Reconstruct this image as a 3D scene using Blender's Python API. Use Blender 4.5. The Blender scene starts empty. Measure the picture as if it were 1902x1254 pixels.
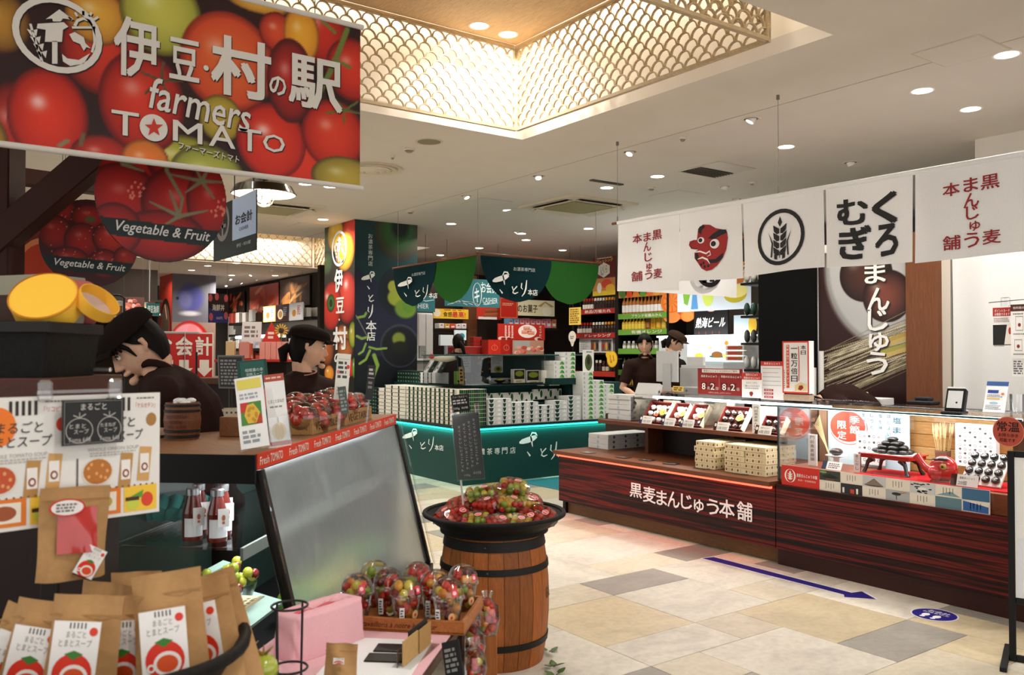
import bpy,bmesh,math,random
import numpy as np
from mathutils import Vector as V,Matrix as MX
R=random.Random(11)
SC=bpy.context.scene
CO=SC.collection.objects
D=bpy.data
PI=math.pi
# ---------------------------------------------------------------- camera, world, exposure
F_,CX_,CY_,H_=1591.0,951.0,627.0,1.5
YAW=math.atan2(CX_+200,F_)
PIT=math.atan2(28,F_)
SA,CA=math.sin(YAW),math.cos(YAW)
cam=D.cameras.new('camera')
cam.sensor_width=36
cam.lens=36*F_/1902
cam.clip_start=0.05
cam.dof.use_dof=True
cam.dof.focus_distance=6.0
cam.dof.aperture_fstop=6.3
camo=D.objects.new('camera',cam)
CO.link(camo)
camo.location=(0,0,H_)
camo.rotation_euler=(PI/2+PIT,0,-YAW)
SC.camera=camo
SC.view_settings.view_transform='Standard'
SC.view_settings.look='None'
SC.view_settings.gamma=1
SC.view_settings.use_curve_mapping=False
SC.view_settings.exposure=0.5
wd=D.worlds.new('world')
SC.world=wd
wd.use_nodes=True
wd.node_tree.nodes['Background'].inputs[0].default_value=(1.0,0.99,0.975,1)
wd.node_tree.nodes['Background'].inputs[1].default_value=1.1
DOWN_W=11.0
def at(x,y,X=None,Y=None,Z=None,d=None):
 """world point seen at a pixel of the photograph, on a known plane of the room"""
 r,u=(x-CX_)/F_,(CY_-y)/F_
 c,s=math.cos(PIT),math.sin(PIT)
 f,z=c-u*s,s+u*c
 a,b=f*SA+r*CA,f*CA-r*SA
 if X is not None:t=X/a
 elif Y is not None:t=Y/b
 elif Z is not None:t=(Z-H_)/z
 else:t=d/(a*SA+b*CA)
 return V((t*a,t*b,H_+t*z))
def lin(c):
 if isinstance(c,str):
  c=[int(c[i:i+2],16)/255 for i in(0,2,4)]
 return tuple(x/12.92 if x<.04045 else((x+.055)/1.055)**2.4 for x in c)
_lc={}
def L(c):
 if c not in _lc:_lc[c]=lin(c)+(1,)
 return _lc[c]
# ---------------------------------------------------------------- materials
MATS={}
def nodes(name):
 m=D.materials.new(name)
 m.use_nodes=True
 nt=m.node_tree
 b=nt.nodes['Principled BSDF']
 MATS[name]=m
 return m,nt,b
def nd(nt,t,**kw):
 n=nt.nodes.new(t)
 for k,v in kw.items():
  if k[0]=='i' and k[1:].isdigit():n.inputs[int(k[1:])].default_value=v
  else:setattr(n,k,v)
 return n
def attr(nt):
 return nd(nt,'ShaderNodeAttribute',attribute_name='Col').outputs['Color']
def mul(nt,a,b,mode='MULTIPLY',fac=1.0):
 n=nd(nt,'ShaderNodeMix',data_type='RGBA',blend_type=mode)
 if hasattr(fac,'is_output'):nt.links.new(fac,n.inputs[0])
 else:n.inputs[0].default_value=fac
 for i,q in((6,a),(7,b)):
  if hasattr(q,'is_output'):nt.links.new(q,n.inputs[i])
  else:n.inputs[i].default_value=q
 return n.outputs[2]
def ramp(nt,fac,stops):
 n=nd(nt,'ShaderNodeValToRGB')
 el=n.color_ramp.elements
 while len(el)<len(stops):el.new(.5)
 for e,(p,c)in zip(el,stops):
  e.position=p
  e.color=(c,c,c,1)if isinstance(c,(int,float))else L(c)
 nt.links.new(fac,n.inputs[0])
 return n.outputs[0]
def noise(nt,scale,stretch=(1,1,1),coord='Object',detail=4,dist=0.0,rot=(0,0,0)):
 tc=nd(nt,'ShaderNodeTexCoord')
 mp=nd(nt,'ShaderNodeMapping')
 mp.inputs['Scale'].default_value=stretch
 mp.inputs['Rotation'].default_value=rot
 nt.links.new(tc.outputs[coord],mp.inputs[0])
 n=nd(nt,'ShaderNodeTexNoise')
 n.inputs['Scale'].default_value=scale
 n.inputs['Detail'].default_value=detail
 n.inputs['Distortion'].default_value=dist
 nt.links.new(mp.outputs[0],n.inputs['Vector'])
 return n.outputs['Fac']
def bump(nt,b,h,s,dist=.002):
 n=nd(nt,'ShaderNodeBump')
 n.inputs['Strength'].default_value=s
 n.inputs['Distance'].default_value=dist
 nt.links.new(h,n.inputs['Height'])
 nt.links.new(n.outputs[0],b.inputs['Normal'])
def simple(name,rough,metal=0,var=.12,scale=30,bmp=0,coat=0,stretch=(1,1,1),spec=.5,dist=0):
 m,nt,b=nodes(name)
 nz=noise(nt,scale,stretch,dist=dist)
 col=mul(nt,attr(nt),ramp(nt,nz,[(.25,1-var),(.75,1.0)]))
 nt.links.new(col,b.inputs['Base Color'])
 b.inputs['Roughness'].default_value=rough
 b.inputs['Metallic'].default_value=metal
 b.inputs['Coat Weight'].default_value=coat
 b.inputs['Coat Roughness'].default_value=.08
 b.inputs['Specular IOR Level'].default_value=spec
 if bmp:bump(nt,b,nz,bmp)
 return m
simple('matte',.9,var=.08,spec=.12)
simple('plaster',.92,var=.04,scale=4,spec=.15)
simple('satin',.5,var=.05,spec=.25)
simple('gloss',.12,var=.04,coat=.6)
simple('paper',.7,var=.03,scale=60,spec=.25)
simple('print',.45,var=.03,scale=80,spec=.35)
simple('kraft',.7,var=.14,scale=90,bmp=.1,spec=.3)
simple('metal',.32,1.0,var=.08)
simple('cloth',.95,var=.06,scale=150,bmp=.15,spec=.1)
simple('uniform',.95,var=.1,scale=200,spec=.08)
simple('skin',.55,var=.08,scale=14,spec=.3)
simple('hair',.6,var=.4,scale=60,stretch=(1,1,.15),bmp=.4,spec=.12)
simple('fruit',.12,var=.12,scale=25,coat=.5)
simple('leaf',.5,var=.3,scale=40)
simple('wood',.5,var=.42,scale=9,stretch=(1.2,14,14),dist=1.2,spec=.3)
simple('woody',.5,var=.42,scale=9,stretch=(14,1.2,14),dist=1.2,spec=.3)
simple('woodz',.5,var=.45,scale=9,stretch=(14,14,.9),dist=1.0,spec=.3)
simple('darkwood',.6,var=.3,scale=6,stretch=(3,3,1.5),dist=1.0,spec=.2)
simple('wicker',.6,var=.5,scale=70,bmp=.6,spec=.15)
simple('bun',.35,var=.5,scale=60,bmp=.3,coat=.2)
m,nt,b=nodes('laminate')
n1=noise(nt,5,(1,.16,7.5),dist=.6,detail=6)
nt.links.new(mul(nt,attr(nt),ramp(nt,n1,[(.36,'120606'),(.5,'300c0b'),(.58,'6e1a15'),(.66,'2e0b0a'),(.8,'140606')])),b.inputs['Base Color'])
b.inputs['Roughness'].default_value=.42
b.inputs['Specular IOR Level'].default_value=.22
m,nt,b=nodes('stone')
n1=noise(nt,2.2,(1,1.6,1),dist=1.4,detail=8)
n2=noise(nt,26,(1,1,1),detail=6)
c=mul(nt,attr(nt),ramp(nt,n1,[(.3,.80),(.55,1.0),(.75,.9)]))
c=mul(nt,c,ramp(nt,n2,[(.3,.86),(.6,1.0)]))
nt.links.new(c,b.inputs['Base Color'])
b.inputs['Roughness'].default_value=.36
bump(nt,b,n2,.12)
m,nt,b=nodes('misted')
n1=noise(nt,46,(1,1,.03),detail=4)
n2=noise(nt,2.2,(1,1,1.2),detail=3)
nt.links.new(attr(nt),b.inputs['Base Color'])
b.inputs['Roughness'].default_value=.28
rf=nd(nt,'ShaderNodeBsdfRefraction',i1=.42,i2=1.12)
rf.inputs[0].default_value=(.96,.99,.98,1)
mixs=nd(nt,'ShaderNodeMixShader')
nt.links.new(mul(nt,ramp(nt,n1,[(.38,.4),(.7,.26)]),ramp(nt,n2,[(.3,.7),(.7,1.0)])),mixs.inputs[0])
nt.links.new(rf.outputs[0],mixs.inputs[1])
nt.links.new(b.outputs[0],mixs.inputs[2])
nt.links.new(mixs.outputs[0],nt.nodes['Material Output'].inputs[0])
bump(nt,b,n1,.25,.003)
def thin(name,dens,rough=.03,k=1.0):
 """thin clear sheet: passes light straight, tints by its own colour and keeps a fresnel sheen"""
 m,nt,b=nodes(name)
 tr=nd(nt,'ShaderNodeBsdfTransparent')
 nt.links.new(attr(nt),tr.inputs[0])
 gl=nd(nt,'ShaderNodeBsdfGlossy')
 gl.inputs['Roughness'].default_value=rough
 lw=nd(nt,'ShaderNodeLayerWeight')
 lw.inputs[0].default_value=.35
 ma=nd(nt,'ShaderNodeMath',operation='MULTIPLY_ADD')
 nt.links.new(lw.outputs['Fresnel'],ma.inputs[0])
 ma.inputs[1].default_value=k
 ma.inputs[2].default_value=dens
 mx=nd(nt,'ShaderNodeMixShader')
 nt.links.new(ma.outputs[0],mx.inputs[0])
 nt.links.new(tr.outputs[0],mx.inputs[1])
 nt.links.new(gl.outputs[0],mx.inputs[2])
 nt.links.new(mx.outputs[0],nt.nodes['Material Output'].inputs[0])
thin('glass',.02,.02,.5)
thin('clear',.05,.05,.75)
thin('rim_clear',.3,.12,.5)
def emit(name,col,s):
 m,nt,b=nodes(name)
 e=nd(nt,'ShaderNodeEmission')
 e.inputs[0].default_value=L(col)
 e.inputs[1].default_value=s
 nt.links.new(e.outputs[0],nt.nodes['Material Output'].inputs[0])
emit('lamp','fff4e4',9)
emit('lamp_white','f4f8ff',5)
emit('led_red','ff4a35',3.6)
emit('led_teal','38e8d8',1.9)
emit('bulb','fff0d0',12)
m,nt,b=nodes('screen')
nt.links.new(attr(nt),b.inputs['Base Color'])
nt.links.new(attr(nt),b.inputs['Emission Color'])
b.inputs['Emission Strength'].default_value=.8
# ---------------------------------------------------------------- mesh builder
_tc={}
def glyphs(s,thick=0.0):
 k=(s,thick)
 if k not in _tc:
  cu=D.curves.new('t','FONT')
  cu.body=s
  cu.resolution_u=2
  cu.offset=thick
  ob=D.objects.new('t',cu)
  me=D.meshes.new_from_object(ob)
  vs=[(v.co.x,v.co.y)for v in me.vertices]
  fs=[tuple(p.vertices)for p in me.polygons]
  D.objects.remove(ob);D.curves.remove(cu);D.meshes.remove(me)
  xs,ys=[p[0]for p in vs],[p[1]for p in vs]
  x0,x1,y0,y1=min(xs),max(xs),min(ys),max(ys)
  _tc[k]=([((x-x0)/(x1-x0)-.5,(y-y0)/(y1-y0)-.5)for x,y in vs],fs,(x1-x0)/(y1-y0))
 return _tc[k]
def fr(o,u,n=None,v=(0,0,1)):
 """frame at o with local x = u, local y = v, local z = outward"""
 u,v=V(u).normalized(),V(v)
 w=u.cross(v).normalized()
 v=w.cross(u)
 m=MX((u,v,w)).transposed().to_4x4()
 m.translation=V(o)
 return m
def frx(x,y,z):return fr((x,y,z),(0,-1,0))
def fry(x,y,z):return fr((x,y,z),(1,0,0))
def T(x=0,y=0,z=0,rz=0,rx=0,ry=0,s=1):
 return MX.Translation((x,y,z))@MX.Rotation(rz,4,'Z')@MX.Rotation(ry,4,'Y')@MX.Rotation(rx,4,'X')@MX.Scale(s,4)
class MB:
 def __init__(s,m=None):
  s.v,s.f,s.c,s.sm,s.M=[],[],[],[],m or MX()
 def add(s,vs,fs,col,smooth=False):
  o=len(s.v)
  s.v+=[s.M@V(p)for p in vs]
  c=L(col)if isinstance(col,str)else(lin(col)+(1,)if len(col)==3 else col)
  for f in fs:
   s.f.append(tuple(i+o for i in f));s.c.append(c);s.sm.append(smooth)
  return s
 def box(s,x0,y0,z0,x1,y1,z1,col,b=0,top=None):
  if b:
   z=(b,b,b)
   vs,idx=[],{}
   for i in(0,1):
    for j in(0,1):
     for k in(0,1):
      p=(x1 if i else x0,y1 if j else y0,z1 if k else z0)
      q=(-1 if i else 1,-1 if j else 1,-1 if k else 1)
      for a in range(3):
       w=list(p)
       for e in range(3):
        if e!=a:w[e]+=q[e]*b
       idx[(i,j,k,a)]=len(vs);vs.append(w)
   fs=[]
   for a in range(3):
    for sd in(0,1):
     o1,o2=[e for e in range(3)if e!=a]
     f=[]
     for p,q in((0,0),(1,0),(1,1),(0,1)):
      t=[0,0,0];t[a]=sd;t[o1]=p;t[o2]=q
      f.append(idx[(*t,a)])
     flip=(sd==0)!=(a==1)
     fs.append(tuple(f[::-1])if flip else tuple(f))
   for a in range(3):
    o1,o2=[e for e in range(3)if e!=a]
    for p in(0,1):
     for q in(0,1):
      t0=[0,0,0];t0[o1]=p;t0[o2]=q
      t1=list(t0);t1[a]=1
      fs.append((idx[(*t0,o1)],idx[(*t1,o1)],idx[(*t1,o2)],idx[(*t0,o2)]))
   for i in(0,1):
    for j in(0,1):
     for k in(0,1):fs.append(tuple(idx[(i,j,k,a)]for a in range(3)))
   return s.add(vs,fs,col)
  vs=[(x,y,z)for x in(x0,x1)for y in(y0,y1)for z in(z0,z1)]
  fs=[(0,1,3,2),(4,6,7,5),(0,4,5,1),(2,3,7,6),(0,2,6,4),(1,5,7,3)]
  s.add(vs,fs[:5],col)
  return s.add(vs,fs[5:],top or col)
 def cb(s,c,d,col,b=0):
  return s.box(c[0]-d[0]/2,c[1]-d[1]/2,c[2]-d[2]/2,c[0]+d[0]/2,c[1]+d[1]/2,c[2]+d[2]/2,col,b)
 def tube(s,pts,r,col,n=8,closed=False,caps=True,smooth=True):
  pts=[V(p)for p in pts]
  m=len(pts)
  rs=r if isinstance(r,(list,tuple))else[r]*m
  vs,fs=[],[]
  up=None
  for i,p in enumerate(pts):
   a=pts[(i-1)%m]if(i or closed)else p
   e=pts[(i+1)%m]if(i<m-1 or closed)else p
   t=(e-a).normalized()
   if up is None:
    up=t.orthogonal().normalized()
   up=(up-t*up.dot(t)).normalized()
   w=t.cross(up)
   for k in range(n):
    an=2*PI*k/n
    vs.append(p+(up*math.cos(an)+w*math.sin(an))*rs[i])
  for i in range(m if closed else m-1):
   for k in range(n):
    j=(i+1)%m
    fs.append((i*n+k,i*n+(k+1)%n,j*n+(k+1)%n,j*n+k))
  s.add(vs,fs,col,smooth)
  if caps and not closed:
   s.add(vs,[tuple(range(n))[::-1],tuple((m-1)*n+k for k in range(n))],col)
  return s
 def lathe(s,prof,col,n=20,c=(0,0,0),smooth=True,cols=None,sx=1,sy=1,a0=0,a1=2*PI):
  full=abs(a1-a0-2*PI)<1e-6
  k_=n if full else n+1
  vs=[(c[0]+sx*r*math.cos(a0+(a1-a0)*k/n),c[1]+sy*r*math.sin(a0+(a1-a0)*k/n),c[2]+z)for r,z in prof for k in range(k_)]
  for i in range(len(prof)-1):
   fs=[(i*k_+k,i*k_+(k+1)%k_,(i+1)*k_+(k+1)%k_,(i+1)*k_+k)for k in range(n)]
   s.add(vs[:],fs,cols[i]if cols else col,smooth)if False else s._sub(vs,fs,cols[i]if cols else col,smooth)
  return s
 def _sub(s,vs,fs,col,smooth):
  used=sorted({i for f in fs for i in f})
  mp={u:k for k,u in enumerate(used)}
  return s.add([vs[u]for u in used],[tuple(mp[i]for i in f)for f in fs],col,smooth)
 def ball(s,c,r,col,n=10,m=6,sx=1,sy=1,sz=1):
  pr=[(max(1e-5,r*math.sin(PI*i/m)),-r*math.cos(PI*i/m)*sz)for i in range(m+1)]
  vs=[(c[0]+sx*q*math.cos(2*PI*k/n),c[1]+sy*q*math.sin(2*PI*k/n),c[2]+z)for q,z in pr for k in range(n)]
  fs=[(i*n+k,i*n+(k+1)%n,(i+1)*n+(k+1)%n,(i+1)*n+k)for i in range(m)for k in range(n)]
  return s.add(vs,fs,col,True)
 def grid(s,fn,nu,nv,col,smooth=True,close_u=False):
  vs=[fn(i/nu,j/nv)for j in range(nv+1)for i in range(nu+1)]
  w=nu+1
  fs=[(j*w+i,j*w+i+1,(j+1)*w+i+1,(j+1)*w+i)for j in range(nv)for i in range(nu)]
  return s.add(vs,fs,col,smooth)
 def prism(s,pts,z0,z1,col,side=None):
  n=len(pts)
  a=[(x,y,z0)for x,y in pts];b=[(x,y,z1)for x,y in pts]
  s.add(a+b,[tuple(range(n))[::-1],tuple(range(n,2*n))],col)
  return s.add(a+b,[(i,(i+1)%n,n+(i+1)%n,n+i)for i in range(n)],side or col)
 def rect(s,x0,y0,x1,y1,col,z=0):
  return s.add([(x0,y0,z),(x1,y0,z),(x1,y1,z),(x0,y1,z)],[(0,1,2,3)],col)
 def poly(s,pts,col,z=0):
  return s.add([(p[0],p[1],z)for p in pts],[tuple(range(len(pts)))],col)
 def disc(s,cx,cy,rx,ry,col,z=0,n=20,a0=0,a1=2*PI):
  pts=[(cx+rx*math.cos(a0+(a1-a0)*k/n),cy+ry*math.sin(a0+(a1-a0)*k/n))for k in range(n+(0 if a1-a0>6.28 else 1))]
  return s.poly(pts,col,z)
 def ring(s,cx,cy,rx,ry,w,col,z=0,n=28,a0=0,a1=2*PI):
  vs=[]
  if n==4:a0+=PI/4;a1+=PI/4
  for k in range(n+1):
   a=a0+(a1-a0)*k/n
   for q in(0,w):vs.append((cx+(rx-q)*math.cos(a),cy+(ry-q)*math.sin(a),z))
  return s.add(vs,[(2*k,2*k+2,2*k+3,2*k+1)for k in range(n)],col)
 def stroke(s,pts,w,col,z=0):
  """a brush line in the plane; w may vary along it"""
  n=len(pts)
  ws=w if isinstance(w,(list,tuple))else[w]*n
  vs=[]
  for i in range(n):
   a,e=pts[max(0,i-1)],pts[min(n-1,i+1)]
   dx,dy=e[0]-a[0],e[1]-a[1]
   l=math.hypot(dx,dy)or 1
   for q in(-1,1):vs.append((pts[i][0]-q*dy/l*ws[i]/2,pts[i][1]+q*dx/l*ws[i]/2,z))
  return s.add(vs,[(2*k,2*k+2,2*k+3,2*k+1)[::-1]for k in range(n-1)],col)
 def text(s,t,x,y,w,h,col,z=0,thick=0.0,shear=0.0,rot=0.0,fit=False):
  """lettering centred on x, y inside w by h; fit keeps the font's proportions"""
  vs,fs,asp=glyphs(t)
  if fit:
   if w>h*asp:w=h*asp
   else:h=w/asp
  c_,s_=math.cos(rot),math.sin(rot)
  dx,dy=h*thick*.6*(w/(h*asp)),h*thick*.6
  for k,(ox,oy)in enumerate(((dx,dy),(-dx,dy),(dx,-dy),(-dx,-dy))if thick else((0,0),)):
   out=[]
   for px,py in vs:
    a,b=px*w+shear*py*h+ox,py*h+oy
    out.append((x+a*c_-b*s_,y+a*s_+b*c_,z+k*.00025))
   s.add(out,fs,col)
  return s
 def vtext(s,t,x,y,size,pitch,col,z=0,thick=0.0):
  for i,ch in enumerate(t):
   if ch!=' ':
    k=.62 if ch in 'ゅっょゃ・ー' else 1
    s.text(ch,x,y-i*pitch,size*k,size*k,col,z,thick)
  return s
 def fake(s,x0,y0,x1,y1,rows,col,z=0,fill=.6):
  """small print too fine to read: broken rules of ink"""
  h=(y1-y0)/rows
  for i in range(rows):
   y=y0+h*i;x=x0
   e=x1-R.random()*(x1-x0)*.25
   while x<e:
    w=h*R.uniform(.6,1.6)
    s.rect(x,y+h*.2,min(x+w,e),y+h*(.2+fill),col,z)
    x+=w+h*.35
  return s
 def build(s,name,mat='matte',parent=None,loc=None,W=False):
  me=D.meshes.new(name)
  o_=V(loc)if loc else V((0,0,0))
  me.from_pydata([tuple(p-o_)for p in s.v],[],s.f)
  at_=me.attributes.new('Col','FLOAT_COLOR','CORNER')
  cnt=np.array([len(f)for f in s.f])
  at_.data.foreach_set('color',np.repeat(np.array(s.c,dtype=np.float32),cnt,axis=0).ravel())
  me.polygons.foreach_set('use_smooth',s.sm)
  me.materials.append(MATS[mat])
  ob=D.objects.new(name,me)
  if loc:ob.location=loc
  if parent:adopt(ob,parent,W)
  CO.link(ob)
  return ob
def wm(o):
 m=MX.Translation(o.location)@o.rotation_euler.to_matrix().to_4x4()
 return wm(o.parent)@o.matrix_parent_inverse@m if o.parent else m
def adopt(ob,parent,W):
 ob.parent=parent
 if W:ob.matrix_parent_inverse=wm(parent).inverted()
def tag(o,label,cat,group=None):
 o['label']=label;o['category']=cat
 if group:o['group']=group
 return o
def thing(name,label,cat,loc=(0,0,0),rz=0,group=None):
 o=D.objects.new(name,None)
 o.empty_display_size=.05
 CO.link(o)
 o.location=loc;o.rotation_euler=(0,0,rz)
 return tag(o,label,cat,group)
def struct(o):
 o['kind']='structure'
 return o
def dup(o,loc=None,rz=None,label=None,parent=None):
 kids=KIDS.setdefault(o.name,list(o.children))
 c=o.copy()
 CO.link(c)
 if parent:c.parent=parent
 if loc is not None:c.location=loc
 if rz is not None:c.rotation_euler=(0,0,rz)
 if label:c['label']=label
 for k in kids:dup(k,parent=c)
 return c
KIDS={}
ORD=['lowest','second from the bottom','third from the bottom','fourth from the bottom','fifth from the bottom','sixth from the bottom','seventh from the bottom','eighth from the bottom','ninth from the bottom','tenth from the bottom','eleventh from the bottom','twelfth from the bottom']
NTH=['first','second','third','fourth','fifth','sixth','seventh','eighth','ninth','tenth','eleventh','twelfth','thirteenth','fourteenth','fifteenth','sixteenth','seventeenth','eighteenth']
def lvl(i,n):return 'topmost' if i==n-1 and n>1 else ORD[i]
# ---------------------------------------------------------------- printed pictures
class Pic:
 """a picture painted as flat print colours on a fine grid (units: the picture's own x, y)"""
 def __init__(s,w,h,nx,ny,bg):
  s.w,s.h,s.nx,s.ny=w,h,nx,ny
  s.X,s.Y=np.meshgrid(np.linspace(0,w,nx),np.linspace(0,h,ny))
  s.c=np.empty((ny,nx,3));s.c[:]=[int(bg[i:i+2],16)/255 for i in(0,2,4)]
  s.rs=np.random.RandomState(3)
 def col(s,c):return np.array([int(c[i:i+2],16)/255 for i in(0,2,4)])
 def put(s,a,c):
  a=a[...,None]
  s.c=s.c*(1-a)+(s.col(c)if isinstance(c,str)else c)*a
  return s
 def nz(s,k):
  return(np.sin(s.X*k+3*np.sin(s.Y*k*.7))+np.sin(s.Y*k*1.3+2*np.sin(s.X*k*.6+1)))/4+.5
 def ell(s,cx,cy,rx,ry,c,rot=0,soft=.06):
  ca,sa=math.cos(rot),math.sin(rot)
  dx,dy=s.X-cx,s.Y-cy
  d=np.sqrt(((dx*ca+dy*sa)/rx)**2+((dy*ca-dx*sa)/ry)**2)
  return s.put(np.clip((1-d)/soft,0,1),c)
 def fruit(s,cx,cy,rx,ry,c,c2,rot=0,hl=(-.3,.3),edge='200000',k=1.0):
  ca,sa=math.cos(rot),math.sin(rot)
  dx,dy=s.X-cx,s.Y-cy
  u,v=(dx*ca+dy*sa)/rx,(dy*ca-dx*sa)/ry
  d=np.sqrt(u*u+v*v)
  t=np.clip(d**2.2,0,1)[...,None]
  col=s.col(c)*(1-t)+s.col(c2)*t
  t=np.clip((d-.82)/.22,0,1)[...,None]*.6
  col=col*(1-t)+s.col(edge)*t
  hh=np.exp(-(((dx/rx-hl[0])/.2)**2+((dy/ry-hl[1])/.16)**2))[...,None]*.75*k
  col=col*(1-hh)+hh
  return s.put(np.clip((1-d)/.04,0,1),col)
 def line(s,pts,w,c,w2=None):
  best=np.zeros_like(s.X)
  n=len(pts)-1
  for i in range(n):
   (x0,y0),(x1,y1)=pts[i],pts[i+1]
   l2=(x1-x0)**2+(y1-y0)**2 or 1
   t=np.clip(((s.X-x0)*(x1-x0)+(s.Y-y0)*(y1-y0))/l2,0,1)
   d=np.hypot(s.X-x0-t*(x1-x0),s.Y-y0-t*(y1-y0))
   ww=w if w2 is None else w+(w2-w)*(i+t)/n
   best=np.maximum(best,np.clip((ww/2-d)/(w*.25)+.5,0,1))
  return s.put(best,c)
 def rect(s,x0,y0,x1,y1,c):
  return s.put(((s.X>=x0)&(s.X<=x1)&(s.Y>=y0)&(s.Y<=y1)).astype(float),c)
 def build(s,name,M_,parent,mat='print',mask=None,z=.0,W=False):
  """grid mesh in frame M_; mask(u, v) drops cells outside a cut outline"""
  nx,ny=s.nx,s.ny
  co=np.stack([s.X.ravel(),s.Y.ravel(),np.full(nx*ny,z)],1)
  i=np.arange(nx*ny).reshape(ny,nx)
  q=np.stack([i[:-1,:-1],i[:-1,1:],i[1:,1:],i[1:,:-1]],-1).reshape(-1,4)
  if mask is not None:
   keep=mask(co[q].mean(1)[:,0],co[q].mean(1)[:,1])
   q=q[keep]
   us,inv=np.unique(q,return_inverse=True)
   q=inv.reshape(-1,4);co=co[us]
  else:us=np.arange(nx*ny)
  A=np.array(M_)
  co=co@A[:3,:3].T+A[:3,3]
  me=D.meshes.new(name)
  me.from_pydata(co.tolist(),[],q.tolist())
  c=s.c.reshape(-1,3)[us]
  c=np.where(c<.04045,c/12.92,((c+.055)/1.055)**2.4)
  a=me.attributes.new('Col','FLOAT_COLOR','POINT')
  a.data.foreach_set('color',np.concatenate([c,np.ones((len(c),1))],1).astype(np.float32).ravel())
  me.materials.append(MATS[mat])
  ob=D.objects.new(name,me)
  if parent:adopt(ob,parent,W)
  CO.link(ob)
  return ob
class PL(MB):
 """print laid out on a vertical plane of the room; crop = (x, y, scale) lets coordinates come from an enlarged view"""
 def __init__(s,X=None,Y=None,crop=None,off=0.0):
  MB.__init__(s)
  s.X_,s.Y_,s.cr=X,Y,crop
  s.M=fr((X-off,0,0),(0,-1,0))if X is not None else fr((0,Y-off,0),(1,0,0))
 def q(s,x,y):
  if s.cr:x,y=s.cr[0]+x/s.cr[2],s.cr[1]+y/s.cr[2]
  p=at(x,y,X=s.X_,Y=s.Y_)
  return(-p.y,p.z)if s.X_ is not None else(p.x,p.z)
 def wh(s,x,y,w,h):
  a,b,c,d=s.q(x-w/2,y),s.q(x+w/2,y),s.q(x,y+h/2),s.q(x,y-h/2)
  return b[0]-a[0],d[1]-c[1]
 def tx(s,t,x,y,w,h,col,z=.002,thick=0.0,**k):
  u,v=s.q(x,y);a,b=s.wh(x,y,w,h)
  return s.text(t,u,v,a,b,col,z,thick,**k)
 def pg(s,pts,col,z=.002):return s.poly([s.q(*p)for p in pts][::-1]if False else[s.q(*p)for p in pts],col,z)
 def el(s,x,y,rx,ry,col,z=.002,n=24):
  u,v=s.q(x,y);a,b=s.wh(x,y,2*rx,2*ry)
  return s.disc(u,v,a/2,b/2,col,z,n)
 def rg(s,x,y,rx,ry,w,col,z=.002):
  u,v=s.q(x,y);a,b=s.wh(x,y,2*rx,2*ry)
  return s.ring(u,v,a/2,b/2,w*a/2/rx,col,z)
 def st(s,pts,w,col,z=.002):
  k=s.wh(*pts[len(pts)//2],10,10)[1]/10
  return s.stroke([s.q(*p)for p in pts],[q*k for q in w]if isinstance(w,(list,tuple))else w*k,col,z)
 def rc(s,x0,y0,x1,y1,col,z=.001):
  a,b=s.q(x0,y0),s.q(x1,y1)
  return s.rect(a[0],b[1],b[0],a[1],col,z)
def pan(x0,y0,x1,y1,X=None,Y=None,off=0.0):
 """normalised frame (0..1, 0..1) between two pixels on a plane"""
 p,q=at(x0,y0,X=X,Y=Y),at(x1,y1,X=X,Y=Y)
 if X is not None:
  b=MB(fr((X-off,p.y,q.z),(0,-1,0))@MX.Diagonal((p.y-q.y,p.z-q.z,1,1)));b.w,b.h=p.y-q.y,p.z-q.z
 else:
  b=MB(fr((p.x,Y-off,q.z),(1,0,0))@MX.Diagonal((q.x-p.x,p.z-q.z,1,1)));b.w,b.h=q.x-p.x,p.z-q.z
 b.o=V((p.x+q.x,p.y+q.y,2*q.z))/2
 return b
def board(name,label,cat,x0,y0,x1,y1,X=None,Y=None,t=.006,col='f4f2ee',side=None,mat='print',group=None,draw=None,hang=False,foot=None):
 """a thin printed board standing upright on a plane; draw(b) lays print on it in 0..1 units"""
 b=pan(x0,y0,x1,y1,X,Y)
 o=thing(name,label,cat,b.o,0,group)
 b.box(0,0,-t,1,1,0,side or col)
 b.rect(0,0,1,1,col,.0005)
 pb_=b.build('panel_board',mat,o,W=True)
 if hang:
  for q in(.06,.94):
   p=b.M@V((q,1,-t/2))
   MB().tube([p,(p.x,p.y,roof(p.x,p.y))],.002,'6a665e',4).build('hanging_wire','metal',o,W=True)
 if foot is not None:
  p=b.M@V((.5,.1,-t/2));MB().box(p.x-.02,p.y-.02,foot,p.x+.02,p.y+.02,p.z,'8a8c8e').build('stand_foot','satin',o,W=True)
 if draw:
  c=pan(x0,y0,x1,y1,X,Y,.0012)
  draw(c)
  if c.v:c.build('printed_layer',mat,pb_,W=True)
 return o
def warp(b,fn):
 for p in b.v:
  d=fn(p);p.x+=d[0];p.y+=d[1];p.z+=d[2]
 return b
def wheat(b,x,y,s,col,z=.002,hole=None):
 """ear of wheat emblem of height 2s on a PL, centred on x, y in its pixel units"""
 P_=lambda pts:b.poly([(x+p[0]*s,y+p[1]*s)for p in pts],col,z)
 P_([(0,.95),(.11,.68),(0,.48),(-.11,.68)])
 for k in range(4):
  yy=.42-k*.32
  for q in(-1,1):
   P_([(q*.03,yy-.22),(q*.03,yy-.02),(q*.36,yy+.18),(q*.32,yy-.1),(q*.16,yy-.24)][::q])
 P_([(-.02,-.9),(.02,-.9),(.02,-.6),(-.02,-.6)])
 for q in(-1,1):
  P_([(q*.42,-.82),(q*.5,-.8),(q*.44,-.2),(q*.62,.32),(q*.36,-.2)][::q])
  P_([(q*.14,-.95),(q*.3,-.9),(q*.3,-.68),(q*.14,-.72)][::q])
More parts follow.
